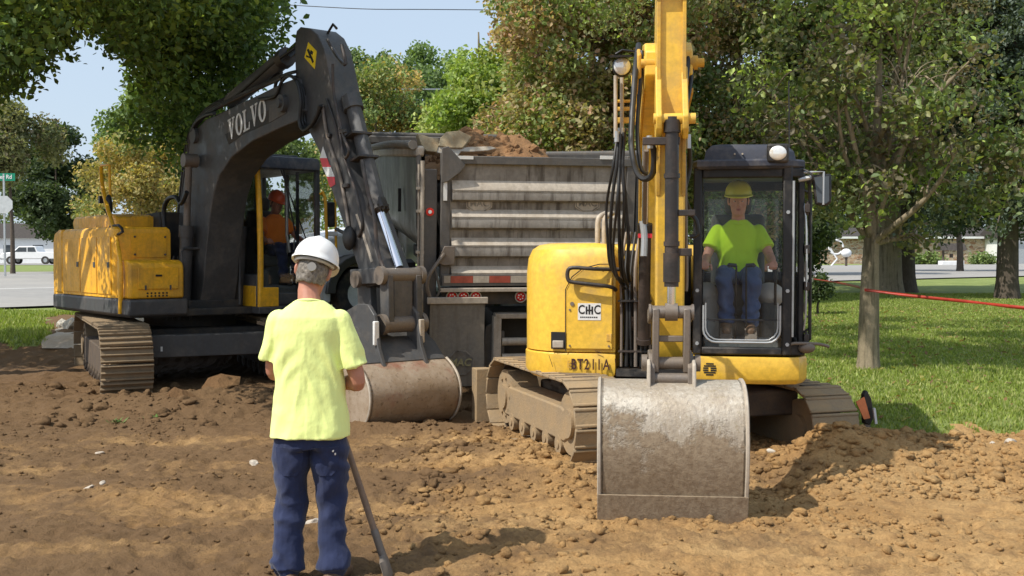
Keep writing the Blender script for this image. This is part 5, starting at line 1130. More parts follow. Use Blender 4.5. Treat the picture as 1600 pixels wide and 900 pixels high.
def sect(b,secs,n=24,p=2.3):
    """secs: (cx,cy,cz,rx,ry) horizontal superellipse sections"""
    rings=[]
    for cx,cy,cz,rx,ry in secs:
        r=[]
        for k in range(n):
            a=2*math.pi*k/n; c,s=math.cos(a),math.sin(a); r.append(Vector((cx+rx*math.copysign(abs(c)**(2/p),c),cy+ry*math.copysign(abs(s)**(2/p),s),cz)))
        rings.append(r)
    b.loft(rings)
def limb(b,pts,rs,n=14,k=4):
    pts=[Vector(p) for p in pts]; m=len(pts); P_=smoothpath(pts,k); rr=[]
    for i in range(len(P_)):
        t=i/k; a=min(int(t),m-2); f=t-a; rr.append(rs[a]*(1-f)+rs[a+1]*f)
    b.tube(P_,rr,n); b.ell(P_[0],(rr[0],)*3,12,8); b.ell(P_[-1],(rr[-1],)*3,12,8)
def hand(b,w,d,palm,curl=.5,side=1,sc=1.0):
    """w wrist, d direction, palm = palm normal; side +1: thumb toward d x palm"""
    w=Vector(w); d=Vector(d).normalized(); pn=Vector(palm); pn=(pn-d*pn.dot(d)).normalized(); s=d.cross(pn)*side
    b.tube([w-d*.02,w+d*.02,w+d*.05,w+d*.085],[.026*sc,.03*sc,.036*sc,.034*sc],10)
    for j,o_ in enumerate((.030,.010,-.010,-.029)):
        L=[.072,.08,.074,.058][j]*sc; base=w+d*.085*sc+s*o_*sc
        pts=[w+d*.045*sc+s*o_*.8*sc,base]; dirn=d.copy(); a=0
        for q in range(3):
            a+=curl*(.9 if q else .75)*1.1; dirn=(d*math.cos(a)+pn*math.sin(a)); pts.append(pts[-1]+dirn*L*(.45,.32,.23)[q])
        b.tube(pts,[.012*sc,.0105*sc,.010*sc,.009*sc,.008*sc],8); b.ell(pts[-1],(.008*sc,)*3,8,6)
    t0=w+d*.02*sc+s*.025*sc; t1=t0+(d*.5+s*.7+pn*.3).normalized()*.04*sc; t2=t1+(d*.8+pn*.6*curl*1.6+s*.1).normalized()*.034*sc; t3=t2+(d*.7+pn*.9*curl*1.6-s*.3).normalized()*.026*sc
    b.tube([t0,t1,t2,t3],[.016*sc,.0125*sc,.0115*sc,.009*sc],8); b.ell(t3,(.009*sc,)*3,8,6)
def headgeo(b,Mh,face=True):
    """Mh: origin at head centre, +y face, z up"""
    rings=[]
    for z,rx,ry,cy in ((-.125,.030,.035,.045),(-.115,.048,.05,.045),(-.09,.060,.068,.028),(-.05,.068,.083,.012),(0,.075,.094,.0),(.045,.078,.098,-.003),(.085,.071,.088,-.006),(.11,.052,.065,-.006),(.125,.02,.03,-.006)):
        rings.append([Mh@Vector((rx*math.cos(2*math.pi*k/20),cy+ry*math.sin(2*math.pi*k/20),z)) for k in range(20)])
    b.loft(rings)
    f=lambda *v: Mh@Vector(v)
    b.tube([f(0,.085,.012),f(0,.105,-.02),f(0,.108,-.032)],[.008,.013,.014],8); b.ell(f(-.012,.097,-.035),(.008,.009,.007),8,6); b.ell(f(.012,.097,-.035),(.008,.009,.007),8,6)
    b.tube([f(-.05,.076,.022),f(0,.093,.018),f(.05,.076,.022)],.010,8)
    b.ell(f(0,.078,-.105),(.026,.022,.018),10,8); b.ell(f(-.045,.062,-.03),(.022,.02,.02),8,6); b.ell(f(.045,.062,-.03),(.022,.02,.02),8,6)
    b.ell(f(0,.086,-.066),(.026,.012,.011),10,6)
    for s in (-1,1):
        b.tube([f(s*.078,-.005,.025),f(s*.088,-.018,.03),f(s*.091,-.024,.005),f(s*.086,-.015,-.02),f(s*.077,-.003,-.03)],[.007,.009,.009,.010,.008],8)
def hardhat(Mh,mat,root,ratchet=False):
    b=MB(Mh); n=40; rings=[]
    def R_(a,r): 
        front=max(0,math.sin(a)); return Vector((r*.118*math.cos(a),r*(.145 if math.sin(a)>0 else .140)*math.sin(a),0))
    for j in range(11):
        ph=math.pi/2*j/10; rr=math.cos(ph)**.8; z=.03+.122*math.sin(ph)
        ring=[]
        for k in range(n):
            a=2*math.pi*k/n; v=R_(a,max(rr,.03)); ridge=.008*math.exp(-(v.x/.018)**2)*(1 if j>1 else 0)*(.4+.6*math.sin(ph)); ring.append(v+Vector((0,0,z+ridge)))
        rings.append(ring)
    skirt=[]; skirt2=[]
    for k in range(n):
        a=2*math.pi*k/n; v=R_(a,1.0); fr=max(0,math.sin(a))**3; out=v*(1.07+.36*fr); skirt.append(out+Vector((0,0,.022-.012*fr))); skirt2.append(out+Vector((0,0,.012-.014*fr)))
    inner=[R_(2*math.pi*k/n,.97)+Vector((0,0,.02)) for k in range(n)]; 
    b.loft([inner,skirt2,skirt]+rings,caps=False); b.add(rings[-1],[tuple(range(n))])
    inr=[[v*.97+Vector((0,0,-.004)) for v in r_] for r_ in rings]; b.loft([inner]+inr,caps=False)
    h=b.build('hard_hat',mat,root,ang=50)
    b=MB(Mh); b.tube([(.100*math.cos(R(a)),-.004+.122*math.sin(R(a)),.005) for a in range(190,351,10)],.010,6); b.build('headband','galv' if ratchet else 'seat',root)
    if ratchet: b=MB(Mh); b.cyl((0.012,-.115,-.038),(0.012,-.135,-.040),.023,n=18); b.build('ratchet_knob','knob',root)
def face_parts(Mh,root):
    for s in (-1,1):
        b=MB(Mh); b.ell((s*.030,.080,.006),(.012,.010,.008),12,8); b.build('eye','eye',root)
        b=MB(Mh); b.ell((s*.030,.0885,.006),(.0055,.003,.0055),10,6); b.build('iris','eyed',root)
    b=MB(Mh); b.ell((0,.097,-.062),(.022,.004,.004),10,6); b.ell((0,.096,-.071),(.020,.005,.005),10,6); b.build('lips','lip',root)
def hairgeo(Mh,root,mat,low=-.075):
    b=MB(); rings=[]
    for z in np.linspace(.10,low,9):
        r=[]
        for k in range(24):
            a=2*math.pi*k/24; yy=math.sin(a); zz=z
            if yy>.1: zz=max(z,.02+.03*yy)
            taper=1-.22*max(0,(-.02-z)/.08)
            r.append(Mh@Vector((.083*math.cos(a)*taper*(1.0 if yy<.3 else .97),(-.004+.105*yy*taper)*(1 if yy<.3 else .9),zz)))
        rings.append(r)
    b.loft(rings); me=remesh(b,.006,2,'hair'); 
    wrinkle(me,lambda c: .006*fbm(c[:,0]*60+c[:,1]*50,c[:,2]*40,3,5)); me.materials.append(MAT[mat]); return link('hair',me,root)
def pockets(me,root,mat):
    from mathutils.bvhtree import BVHTree
    bvh=BVHTree.FromPolygons([v.co[:] for v in me.vertices],[p.vertices[:] for p in me.polygons])
    def proj(x,z,o):
        h=bvh.ray_cast(Vector((x,-1,z)),Vector((0,1,0))); return None if h[0] is None else h[0]+h[1]*o
    for s in (-1,1):
        b=MB(); n=10; g_=[]
        for j in range(n+1):
            t=j/n; z=.735-.15*t; w=.068-.010*t-(.03*max(0,t-.8)/.2 if t>.8 else 0); row=[proj(s*.092+w*(2*i/n-1)+.0,z,.005+.002*math.sin(i+j)) for i in range(n+1)]
            if None in row: return
            g_.append(row)
        inn=[[p-Vector((0,-.004,0)) for p in r] for r in g_][::-1]; b.loft(g_+inn+[g_[0]],caps=False,closed=False); b.build('back_pocket',mat,root,ang=60)
    for x,z,r in ((.13,.72,.007),(.14,.70,.005)):
        p=proj(x,z,.003)
        if p: b=MB(); b.ell(p,(r,.003,r*1.6),10,6); b.build('paint_spot','decw',root)
def person(loc,rz,label,pose,shirtmat,jeansmat,skinmat,hatmat,hairmat,ratchet=False,voxel=.007,detail=1.0,group=None):
    root=empty('person',loc,rz); tag(root,label,'person',group)
    p=pose; V=Vector
    Mh=Matrix.Translation(V(p['head']))@Euler(p.get('hrot',(0,0,0))).to_matrix().to_4x4()
    # body: one continuous surface
    b=MB(); headgeo(b,Mh)
    nb=V(p['neck']); b.tube([Mh@V((0,-.015,-.05)),Mh@V((0,-.012,-.10)),nb,nb-V((0,0,.05))],[.056,.055,.060,.075],16)
    for s in ('L','R'):
        sh,el,wr=V(p['sh'+s]),V(p['el'+s]),V(p['wr'+s]); m=(sh+el)/2; fo=el+(wr-el)*.3
        limb(b,[sh,m,el,fo,wr],[.050,.047,.040,.042,.028]); 
        hd=p['hand'+s]; hand(b,wr+(wr-el).normalized()*.0,hd[0],hd[1],hd[2],1 if s=='R' else -1,.98)
        hp,kn,an=V(p['hip'+s]),V(p['kn'+s]),V(p['an'+s]); limb(b,[hp,(hp+kn)/2,kn,kn+(an-kn)*.35,an],[.075,.07,.052,.05,.036])
    t=p['torso']; sect(b,[(c[0],c[1],c[2],c[3]-.02,c[4]-.02) for c in t])
    me=remesh(b,voxel*.85,2,'body'); me.materials.append(MAT[skinmat]); link('body',me,root)
    face_parts(Mh,root); hairgeo(Mh,root,hairmat); 
    Mhat=Mh@Matrix.Translation((0,-.003,.035))@Euler((p.get('hattilt',0),0,0)).to_matrix().to_4x4(); hardhat(Mhat,hatmat,root,ratchet)
    # shirt
    b=MB(); sect(b,t,28)
    for s in ('L','R'):
        sh,el=V(p['sh'+s]),V(p['el'+s]); e=sh+(el-sh)*p.get('sleeve',.72)
        limb(b,[sh+V((0,0,-.008)),sh+(e-sh)*.5,e-(e-sh).normalized()*.03],[.060,.066,.070],16)
        # flat cut at the cuff: sleeve flare
        b.tube([sh+(e-sh)*.6,e+(e-sh).normalized()*.02],[.068,.078],16)
    me=remesh(b,voxel,3,'shirt')
    cz=t[0][2]; top=t[-1][2]
    def wf(c):
        x,y,z=c[:,0],c[:,1],c[:,2]
        f=fbm(x*5+z*3,z*5-x*2+y*3,2,61)*.006*detail+.020*detail*(.2-np.abs(fbm(x*8+z*2.2*np.sign(x),z*2.0+y*4,3,62,.5)))*sst(top-.1,top-.3,z)
        f+=.008*detail*np.sin(x*30+5*fbm(x*3,z*2,2,3)+z*4)*np.exp(-np.maximum(z-cz,0)/.22)*sst(cz-.02,cz+.05,z)
        f+=.005*detail*(.22-np.abs(fbm(x*5+z*3.2,z*4.2-x*2.5,3,161,.45)))*sst(top-.02,top-.14,z)
        f+=.007*detail*np.sin((z+abs(x)*.9)*40+6*fbm(x*4,z*4+y*3,2,8))*np.exp(-((z-(top-.33))/.12)**2)*np.clip(np.abs(x)/.12,0,1)
        return f
    wrinkle(me,wf); me.materials.append(MAT[shirtmat]); link('t_shirt',me,root)
    # collar band
    b=MB(); b.tube([nb+V((.073*math.cos(R(a)),.066*math.sin(R(a))+.004,-.012-.022*math.sin(R(a)))) for a in range(0,361,15)],.010,6,caps=False); b.build('collar',shirtmat,root)
    # trousers
    b=MB(); 
    if 'hips' in p: sect(b,p['hips'],26)
    jr=p.get('jr',[.105,.098,.082,.078,.076])
    for s in ('L','R'):
        hp,kn,an=V(p['hip'+s]),V(p['kn'+s]),V(p['an'+s]); limb(b,[hp,(hp+kn)/2,kn,kn+(an-kn)*.5,an+(kn-an)*.06],jr,18); b.tube([kn+(an-kn)*.6,an+(kn-an)*.0],[jr[3],jr[4]*1.08],18)
    me=remesh(b,voxel,3,'jeans')
    def jf(c):
        x,y,z=c[:,0],c[:,1],c[:,2]; kz=p['knL'][2]
        f=fbm(x*6,z*4+y*4,3,71)*.012*detail*sst(p['hipL'][2]-.06,p['hipL'][2]-.16,z)
        f+=.022*detail*(.2-np.abs(fbm(x*6+z*2,z*7-x*3+y*2,3,171,.45)))*sst(p['hipL'][2]-.06,p['hipL'][2]-.16,z)
        f+=.008*detail*np.sin(z*48+9*fbm(x*5,z*3+y*3,2,13)+x*14)*(np.exp(-((z-kz)/.09)**2)+1.4*np.exp(-np.maximum(z-.05,0)/.10))
        f+=.006*detail*np.sin(z*36+x*20+7*fbm(x*6,z*4,2,19))*np.exp(-((z-(p['hipL'][2]-.22))/.10)**2)
        return f
    wrinkle(me,jf); me.materials.append(MAT[jeansmat]); jn=link('jeans',me,root)
    if ratchet: pockets(me,root,jeansmat)
    # boots
    for s in ('L','R'):
        an=V(p['an'+s]); fd=V(p.get('foot'+s,(0,1,0))).normalized(); b=MB(); rt=V((fd.y,-fd.x,0))
        b.tube([an-fd*.075+V((0,0,-.05)),an-fd*.02+V((0,0,-.035)),an+fd*.08+V((0,0,-.045)),an+fd*.17+V((0,0,-.058)),an+fd*.20+V((0,0,-.062))],[.036,.05,.043,.04,.024],14); b.tube([an+V((0,0,-.04)),an+V((0,0,.07))],[.05,.052],14)
        me=remesh(b,.008,3,'boot'); me.materials.append(MAT['boot']); link('boot',me,root)
        b=MB(); b.bar(an-fd*.09+V((0,0,-.085)),an+fd*.20+V((0,0,-.085)),.09,.025); b.build('boot_sole','black',root,bevel=.01)
    return root,Mh
stand=dict(head=(.012,.075,1.625),hrot=(-.28,.20,-.05),neck=(.0,.015,1.475),hattilt=-.02,
 shL=(-.155,.005,1.385),elL=(-.195,.06,1.11),wrL=(-.06,.27,1.06),shR=(.160,.0,1.385),elR=(.250,.0,1.060),wrR=(.10,.24,1.02),
 handL=((.9,.35,-.05),(.1,-.5,-1),1.05),handR=((-.75,.62,-.15),(0,-.5,-1),1.05),
 hipL=(-.090,.0,.86),knL=(-.105,.03,.46),anL=(-.115,-.01,.09),hipR=(.090,.0,.86),knR=(.108,.035,.46),anR=(.125,-.01,.09),footL=(-.25,1,0),footR=(.3,1,0),
 torso=[(0,.006,.775,.210,.142),(0,.008,.82,.207,.139),(0,.01,.95,.188,.124),(0,.01,1.08,.179,.116),(0,.008,1.22,.181,.116),(0,.005,1.33,.186,.114),(0,.0,1.395,.172,.10),(0,.005,1.445,.125,.078),(0,.01,1.482,.076,.062)],
 hips=[(0,.0,.72,.165,.108),(0,.0,.79,.168,.112),(0,.0,.86,.160,.108),(0,.0,.96,.158,.105)],sleeve=.70,jr=[.088,.098,.082,.077,.084])
WX,WY=-1.05,5.62
wroot,wMh=person((WX,WY,hz(WX,WY)-.0),R(2),'man seen from behind in white hard hat, faded lime shirt and dark jeans',stand,'shirt1','jeans','skin','hatw','hair',True,.0065,1.0)
# back pockets, belt hem and paint marks
# shovel held in front of him
def shovel():
    g0=hz(-.60,5.72); top=Vector((WX+.015,WY+.315,1.06)); bot=Vector((-.70,5.78,.12)); d=(bot-top).normalized()
    root=empty('shovel',(bot.x,bot.y,g0)); tag(root,'long wooden-handled shovel slanting to the ground beside the standing man','shovel')
    I=Matrix.Translation(-root.location); b=MB(I); b.tube([top-d*.12,top+d*.4,bot],[.015,.017,.018],12,sm=4); b.build('handle','wood',root)
    b=MB(I); b.tube([bot-d*.12,bot+d*.02,bot+d*.06],[.021,.021,.012],12); n=Vector((d.z,0,-d.x)).normalized(); s=d.cross(n)
    rings=[]
    for k,(t,w) in enumerate(((.02,.03),(.05,.095),(.15,.105),(.22,.085),(.27,.02))):
        rings.append([bot+d*t+s*w*q+n*(.03*(q*q)-.02+.01*t) for q in (-1,-.6,-.2,.2,.6,1)]+[bot+d*t+s*w*q+n*(.03*(q*q)-.023+.01*t) for q in (1,.6,.2,-.2,-.6,-1)])
    b.loft(rings); b.build('blade','steel',root)
shovel()
# seated operators
def sitpose(head,hrot,armL,armR,sc=1.0,foot=.40,lean=0,w=1.0):
    z=0 # seat surface at z=0, hips just above; facing +y
    return dict(head=head,hrot=hrot,neck=(0,.01+lean,.585),hattilt=0.0,
     shL=(-.175*w,.0+lean,.50),elL=armL[0],wrL=armL[1],shR=(.175*w,.0+lean,.50),elR=armR[0],wrR=armR[1],handL=armL[2],handR=armR[2],
     hipL=(-.095,.02,.085),knL=(-.115,.42,.10),anL=(-.10,.46+foot-.40,-.30),hipR=(.095,.02,.085),knR=(.115,.42,.10),anR=(.10,.46+foot-.40,-.30),
     torso=[(0,.0,.03,.18*w,.125),(0,.0,.12,.178*w,.13),(0,.01,.22,.165*w,.125),(0,.01+lean*.5,.34,.180*w,.12),(0,.0+lean,.44,.190*w,.115),(0,.0+lean,.51,.165*w,.095),(0,.0+lean,.555,.115,.075),(0,.01+lean,.59,.074,.06)],
     hips=[(0,.03,.0,.165*w,.13),(0,.03,.06,.178*w,.15),(0,.01,.13,.170*w,.13),(0,.0,.18,.150*w,.11)],sleeve=.62,jr=[.098,.092,.076,.070,.066])
_,Hm,ym,Fc=CATINFO
p0=Hm@Vector((.20,ym,1.43)); 
rz=math.atan2(-Fc.x,Fc.y)
ps=sitpose((.0,.04,.75),(-.08,0,.0),((-.27,.10,.27),(-.29,.33,.19),((.0,1,.15),(.2,.1,-1),1.25)),((.27,.10,.27),(.29,.33,.19),((-.0,1,.15),(-.2,.1,-1),1.25)),w=1.02)
person(p0,rz,'operator in yellow-green hard hat and bright lime shirt seated in the right excavator cab',ps,'shirt2','jeansl','skinl','haty','hairb',False,.009,.7)
_,Hv,ymv,Fv_=VOLINFO
p0=Hv@Vector((.60,ymv+.0,1.70)); rz=math.atan2(-Fv_.x,Fv_.y)
ps=sitpose((.0,.06,.74),(-.30,0,.15),((-.27,.12,.27),(-.29,.35,.20),((.0,1,.15),(.2,.1,-1),1.25)),((.27,.12,.27),(.29,.35,.20),((-.0,1,.15),(-.2,.1,-1),1.25)),w=1.05)
person(p0,rz,'operator in red-orange hard hat and orange shirt seated in the left excavator cab',ps,'shirt3','jeans','skin','hato','hairb',False,.009,.8)
# =================================================================== TREES
def leaves(name,cen,rad,col,size,parent,aspect=.62,up=.35,seed=1,facecam=0):
    """cen Nx3 clump centres, rad N clump radii, col N×3 clump colour; returns a mesh of folded leaves"""
    pass
def crown(root,o,clumps,n,size,cols,seed,name='crown',droop=.3,sprd=.55,thin=1.0):
    rng=np.random.default_rng(seed); C=np.array([c[:3] for c in clumps]); Rr=np.array([c[3] for c in clumps]); W_=Rr**2.2; W_/=W_.sum()
    ci=rng.choice(len(clumps),n,p=W_); d=rng.normal(size=(n,3)); d/=np.linalg.norm(d,axis=1)[:,None]; r=rng.random(n)**.42
    pos=C[ci]+d*(r*Rr[ci])[:,None]*np.array([1,1,.78])+rng.normal(size=(n,3))*size*.6
    # gather into sprays: leaves of one spray share a drift
    nrm=rng.normal(size=(n,3))*.75+np.array([0,0,.55]); nrm/=np.linalg.norm(nrm,axis=1)[:,None]
    a=rng.normal(size=(n,3)); a[:,2]-=droop*2; t=a-nrm*(a*nrm).sum(1)[:,None]; t/=np.linalg.norm(t,axis=1)[:,None]; bb=np.cross(nrm,t)
    s=size*(.65+.7*rng.random(n))[:,None]
    v=np.empty((n,6,3)); fold=nrm*s*.14
    v[:,0]=pos-t*s*.5; v[:,1]=pos+bb*s*.33-t*s*.12+fold; v[:,2]=pos+bb*s*.24+t*s*.25+fold; v[:,3]=pos+t*s*.55; v[:,4]=pos-bb*s*.24+t*s*.25+fold; v[:,5]=pos-bb*s*.33-t*s*.12+fold
    me=bpy.data.meshes.new(name); me.vertices.add(n*6); me.vertices.foreach_set('co',(v-np.array(o)).astype(np.float32).ravel())
    idx=np.arange(n)[:,None]*6; f=np.concatenate([idx+0,idx+1,idx+2,idx+3, idx+0,idx+3,idx+4,idx+5],1).reshape(-1)
    me.loops.add(n*8); me.loops.foreach_set('vertex_index',f); me.polygons.add(n*2); me.polygons.foreach_set('loop_start',np.arange(0,n*8,4)); me.update(calc_edges=True)
    cols=(np.array(cols)*.9+np.array(cols).mean(1)[:,None]*.1)*1.78; k=len(cols); cc=rng.integers(0,k,len(clumps)); pick=np.where(rng.random(n)<.6,cc[ci],rng.integers(0,k,n)); c=cols[pick]*(.72+.56*rng.random(n))[:,None]
    c4=np.concatenate([np.repeat(c,2,0),np.ones((n*2,1))],1).astype(np.float32); at=me.attributes.new('tint','FLOAT_COLOR','FACE'); at.data.foreach_set('color',c4.ravel())
    me.materials.append(MAT['leaf']); return link(name,me,root)
def tree(kind,base,h,cr,ccen,n,size,cols,seed,label,tr=.2,nlimb=9,nclump=46,bark='bark',crad=(.5,1.0),trunkbend=0,group=None,twigs=0,extra=None,dens=None):
    """base (x,y) foot, ccen crown centre world, cr crown radii"""
    rn_=random.Random(seed); bx,by=base; bz=hz(bx,by,False); O=Vector((bx,by,bz)); root=empty(kind,O); tag(root,label,'tree',group)
    cc=Vector(ccen); clumps=[]
    tries=0
    while len(clumps)<nclump and tries<9000:
        tries+=1; v=Vector((rn_.uniform(-1,1),rn_.uniform(-1,1),rn_.uniform(-1,1))); l=v.length
        if l>1 or l<.35 and rn_.random()<.6: continue
        p=Vector((cc.x+v.x*cr[0],cc.y+v.y*cr[1],cc.z+v.z*cr[2])); r=rn_.uniform(*crad)
        if dens and not dens(p,r): continue
        clumps.append((p.x,p.y,p.z,r))
    nc0=len(clumps)
    if extra: clumps+=extra(rn_)
    c=crown(root,O,clumps,n,size,cols,seed)
    b=MB(); topz=cc.z-bz
    tp=[Vector((0,0,-.15)),Vector((rn_.uniform(-.05,.05),0,topz*.3)),Vector(((cc.x-bx)*.35+trunkbend,(cc.y-by)*.35,topz*.6)),Vector(((cc.x-bx)*.8,(cc.y-by)*.8,topz*1.0)),Vector(((cc.x-bx),(cc.y-by),topz+cr[2]*.6))]
    path=smoothpath(tp,6); m=len(path); rs=[max(tr*(1.35 if i==0 else 1.12 if i<2 else 1)*(1-.88*(i/(m-1))**1.1),.02) for i in range(m)]
    b.tube(path,rs,14); tk=b.build('trunk',bark,root,ang=80)
    sel=rn_.sample(clumps[:nc0],min(nlimb,nc0))
    for k,cl in enumerate(sel):
        tgt=Vector(cl[:3])-O; i0=int(m*rn_.uniform(.42,.8)); i0=min(i0,m-2); 
        while i0>4 and path[i0].z>tgt.z+.3: i0-=1
        s=path[i0]; md=(s+tgt)/2+Vector((rn_.uniform(-.2,.2),rn_.uniform(-.2,.2),rn_.uniform(-.1,.35))); pp=smoothpath([s,md,tgt],5); r0=min(rs[i0]*.6,tr*.45)
        b=MB(); b.tube(pp,[r0*(1-.85*i/(len(pp)-1)) for i in range(len(pp))],8)
        for q in range(3+twigs):
            s2=pp[rn_.randint(3,len(pp)-2)]; e=s2+Vector((rn_.uniform(-1,1),rn_.uniform(-1,1),rn_.uniform(-.3,.8)))*cl[3]*1.3; b.tube(smoothpath([s2,(s2+e)/2+Vector((0,0,.1)),e],3),[r0*.35,r0*.3,r0*.26,r0*.22,r0*.18,r0*.14,r0*.1],6)
        b.build('limb',bark,root,ang=80)
    return root
G1=[(.050,.090,.022),(.070,.12,.030),(.042,.075,.022),(.095,.155,.035)]
GD=[(.034,.052,.022),(.044,.066,.026),(.058,.082,.030)]
GY=[(.15,.21,.045),(.19,.25,.055),(.12,.18,.04),(.22,.25,.07)]
AU=[(.27,.18,.10),(.28,.20,.11),(.20,.15,.07),(.16,.19,.06),(.29,.17,.10),(.22,.19,.08),(.16,.20,.06)]
GO=[(.26,.20,.055),(.20,.17,.05),(.14,.16,.05),(.30,.22,.08)]
OL=[(.085,.10,.04),(.115,.12,.05),(.07,.085,.035),(.15,.15,.06),(.10,.085,.05)]
LG=[(.12,.165,.05),(.15,.20,.06),(.10,.14,.045),(.07,.105,.035)]
BG=[(.06,.085,.06),(.075,.10,.075),(.05,.07,.045)]
def X(px,d): return (px-800)/1700*d
def Zp(py,d): return CH+(400-py)/1700*d
def gapL(p,r):
    if 800+1700*(p.x+r)/p.y<-30 and p.y<14.5: return False
    if p.y<15.0 and 800+1700*(p.x+r)/p.y>275 and 400-1700*(p.z-CH)/p.y+1700*r/p.y*.8>168-max(0,(800+1700*(p.x+r)/p.y-300))*.42: return False
    # leaves the two sky gaps of the overhanging crown open
    px=800+1700*p.x/p.y; py=400-1700*(p.z-CH)/p.y; rr=1700*r/p.y
    if math.hypot(px-135,(py-165)*.8)<62+rr*.7: return False
    if py+rr*.62>205+max(0,min(95,(px-170)*.62)): return False
    if px+rr*.8>455-max(0,(py-40))*.30: return False
    if px<60 and py>120: return rr<60
    return True
def lowboughs(rn_):   # the dense lower boughs that hang in front of the boom
    out=[]
    while len(out)<210:
        px=rn_.uniform(-60,450); py=rn_.uniform(-120,285); d=rn_.uniform(12.8,17.0) if px<170 else rn_.uniform(15.6,19.0); r=rn_.uniform(.38,.65); p=Vector((X(px,d),d,Zp(py,d)))
        if gapL(p,r) and (px>30 or py<120): out.append((p.x,p.y,p.z,r))
    return out
tree('overhanging_tree',(-9.6,14.6),9,(5.6,4.6,3.7),(-7.9,13.2,6.3),170000,.090,G1+[(.16,.23,.045)],3,'large green tree overhanging the left excavator from the top left corner',.28,18,300,crad=(.45,.85),dens=gapL,twigs=2,extra=lowboughs)
tree('broadleaf_tree',(X(97,60),60),8,(2.6,2.4,3.3),(X(88,60),60,Zp(292,60)),20000,.22,GD,4,'dark round-crowned tree across the road behind the stop sign',.17,8,44,crad=(.6,1.0),bark='barkd')
tree('golden_tree',(X(225,44),44),6,(2.9,2.2,2.1),(X(222,44),44,Zp(285,44)),15000,.15,GO,5,'golden brown thinning tree behind the left excavator body',.12,9,40,crad=(.5,.8),bark='barkd',twigs=3)
tree('distant_green_tree',(X(235,72),72),10,(4.2,3,4.2),(X(250,72),72,Zp(215,72)),16000,.26,LG,6,'pale green tree rising behind the golden brown tree',.2,8,44,crad=(.8,1.4))
tree('distant_green_tree',(X(470,66),66),10,(3.8,3,3.4),(X(455,66),66,Zp(255,66)),15000,.24,LG,7,'light green tree seen under the raised charcoal boom',.2,8,40,crad=(.7,1.2))
tree('golden_tree',(X(590,44),44),8,(2.5,2.4,3.0),(X(588,44),44,Zp(215,44)),24000,.15,GO+LG,8,'tall golden and green tree behind the front of the dump trailer',.15,10,52,crad=(.55,.9),twigs=2)
tree('distant_green_tree',(X(575,75),75),12,(2.6,2.4,3.0),(X(572,75),75,Zp(145,75)),11000,.26,LG,9,'slim green tree top against the sky right of the charcoal boom peak',.2,7,30,crad=(.7,1.1),twigs=2)
tree('distant_green_tree',(X(668,62),62),12,(3.0,2.6,3.6),(X(668,62),62,Zp(165,62)),17000,.22,[(.10,.15,.05),(.12,.18,.06),(.08,.12,.04)],10,'dull green rounded tree against the sky behind the trailer front',.2,8,40,crad=(.7,1.2))
tree('lime_green_tree',(X(760,29),29),9,(2.35,2.2,3.2),(X(748,29),29,Zp(165,29)),40000,.125,GY,11,'bright yellow-green tree directly above the left part of the trailer tailgate',.16,10,64,crad=(.4,.75),dens=lambda p,r: (800+1700*p.x/p.y)-1700*r/p.y*1.1>640+max(0,min(115,(175-(400-1700*(p.z-CH)/p.y))*.8)))
tree('russet_tree',(X(925,25),25),11,(2.6,2.4,3.9),(X(925,25),25,Zp(105,25)),68000,.115,AU,12,'russet brown autumn tree filling the sky above the dump trailer',.22,12,110,crad=(.45,.85),twigs=1)
tree('dark_green_tree',(X(1150,27),27),11,(3.2,2.6,4.2),(X(1150,27),27,Zp(110,27)),62000,.115,OL+LG+[(.24,.16,.09),(.2,.15,.08)],13,'dark olive tree directly behind the roof of the right excavator cab',.22,14,110,crad=(.45,.9),bark='bark',twigs=2)
tree('young_lawn_tree',(X(1358,13.9),13.9),6,(1.75,1.5,1.75),(X(1372,13.9),13.9,Zp(180,13.9)),40000,.080,OL+LG+[(.17,.21,.05),(.25,.32,.07)],14,'slender tree nearest the right excavator on the lawn, tape tied round its grey trunk',.145,26,80,crad=(.24,.48),twigs=6,extra=lambda rn_: [(rn_.uniform(.2,6.8),rn_.uniform(11.5,18.5),rn_.uniform(5.7,7.6),rn_.uniform(.45,.75)) for _ in range(75)])  # brightest leaf tone paints sunlit clusters; extra adds unseen high clumps to shade lawn
tree('old_lawn_tree',(X(1388,30),30),12,(4.8,3.4,4.2),(X(1400,30),30,Zp(125,30)),60000,.12,OL+[(.12,.10,.05)],15,'thick-trunked old tree behind the slender lawn tree',.40,16,120,crad=(.5,.95),bark='bark',twigs=3,dens=lambda p,r: p.z-r>Zp(340,30))
tree('second_old_tree',(X(1413,31),31),12,(3,3,3),(X(1480,31),31,Zp(60,31)),22000,.12,OL,16,'second thick dark trunk growing just right of the old lawn tree',.34,12,60,crad=(.5,.9),bark='barkd',twigs=2)
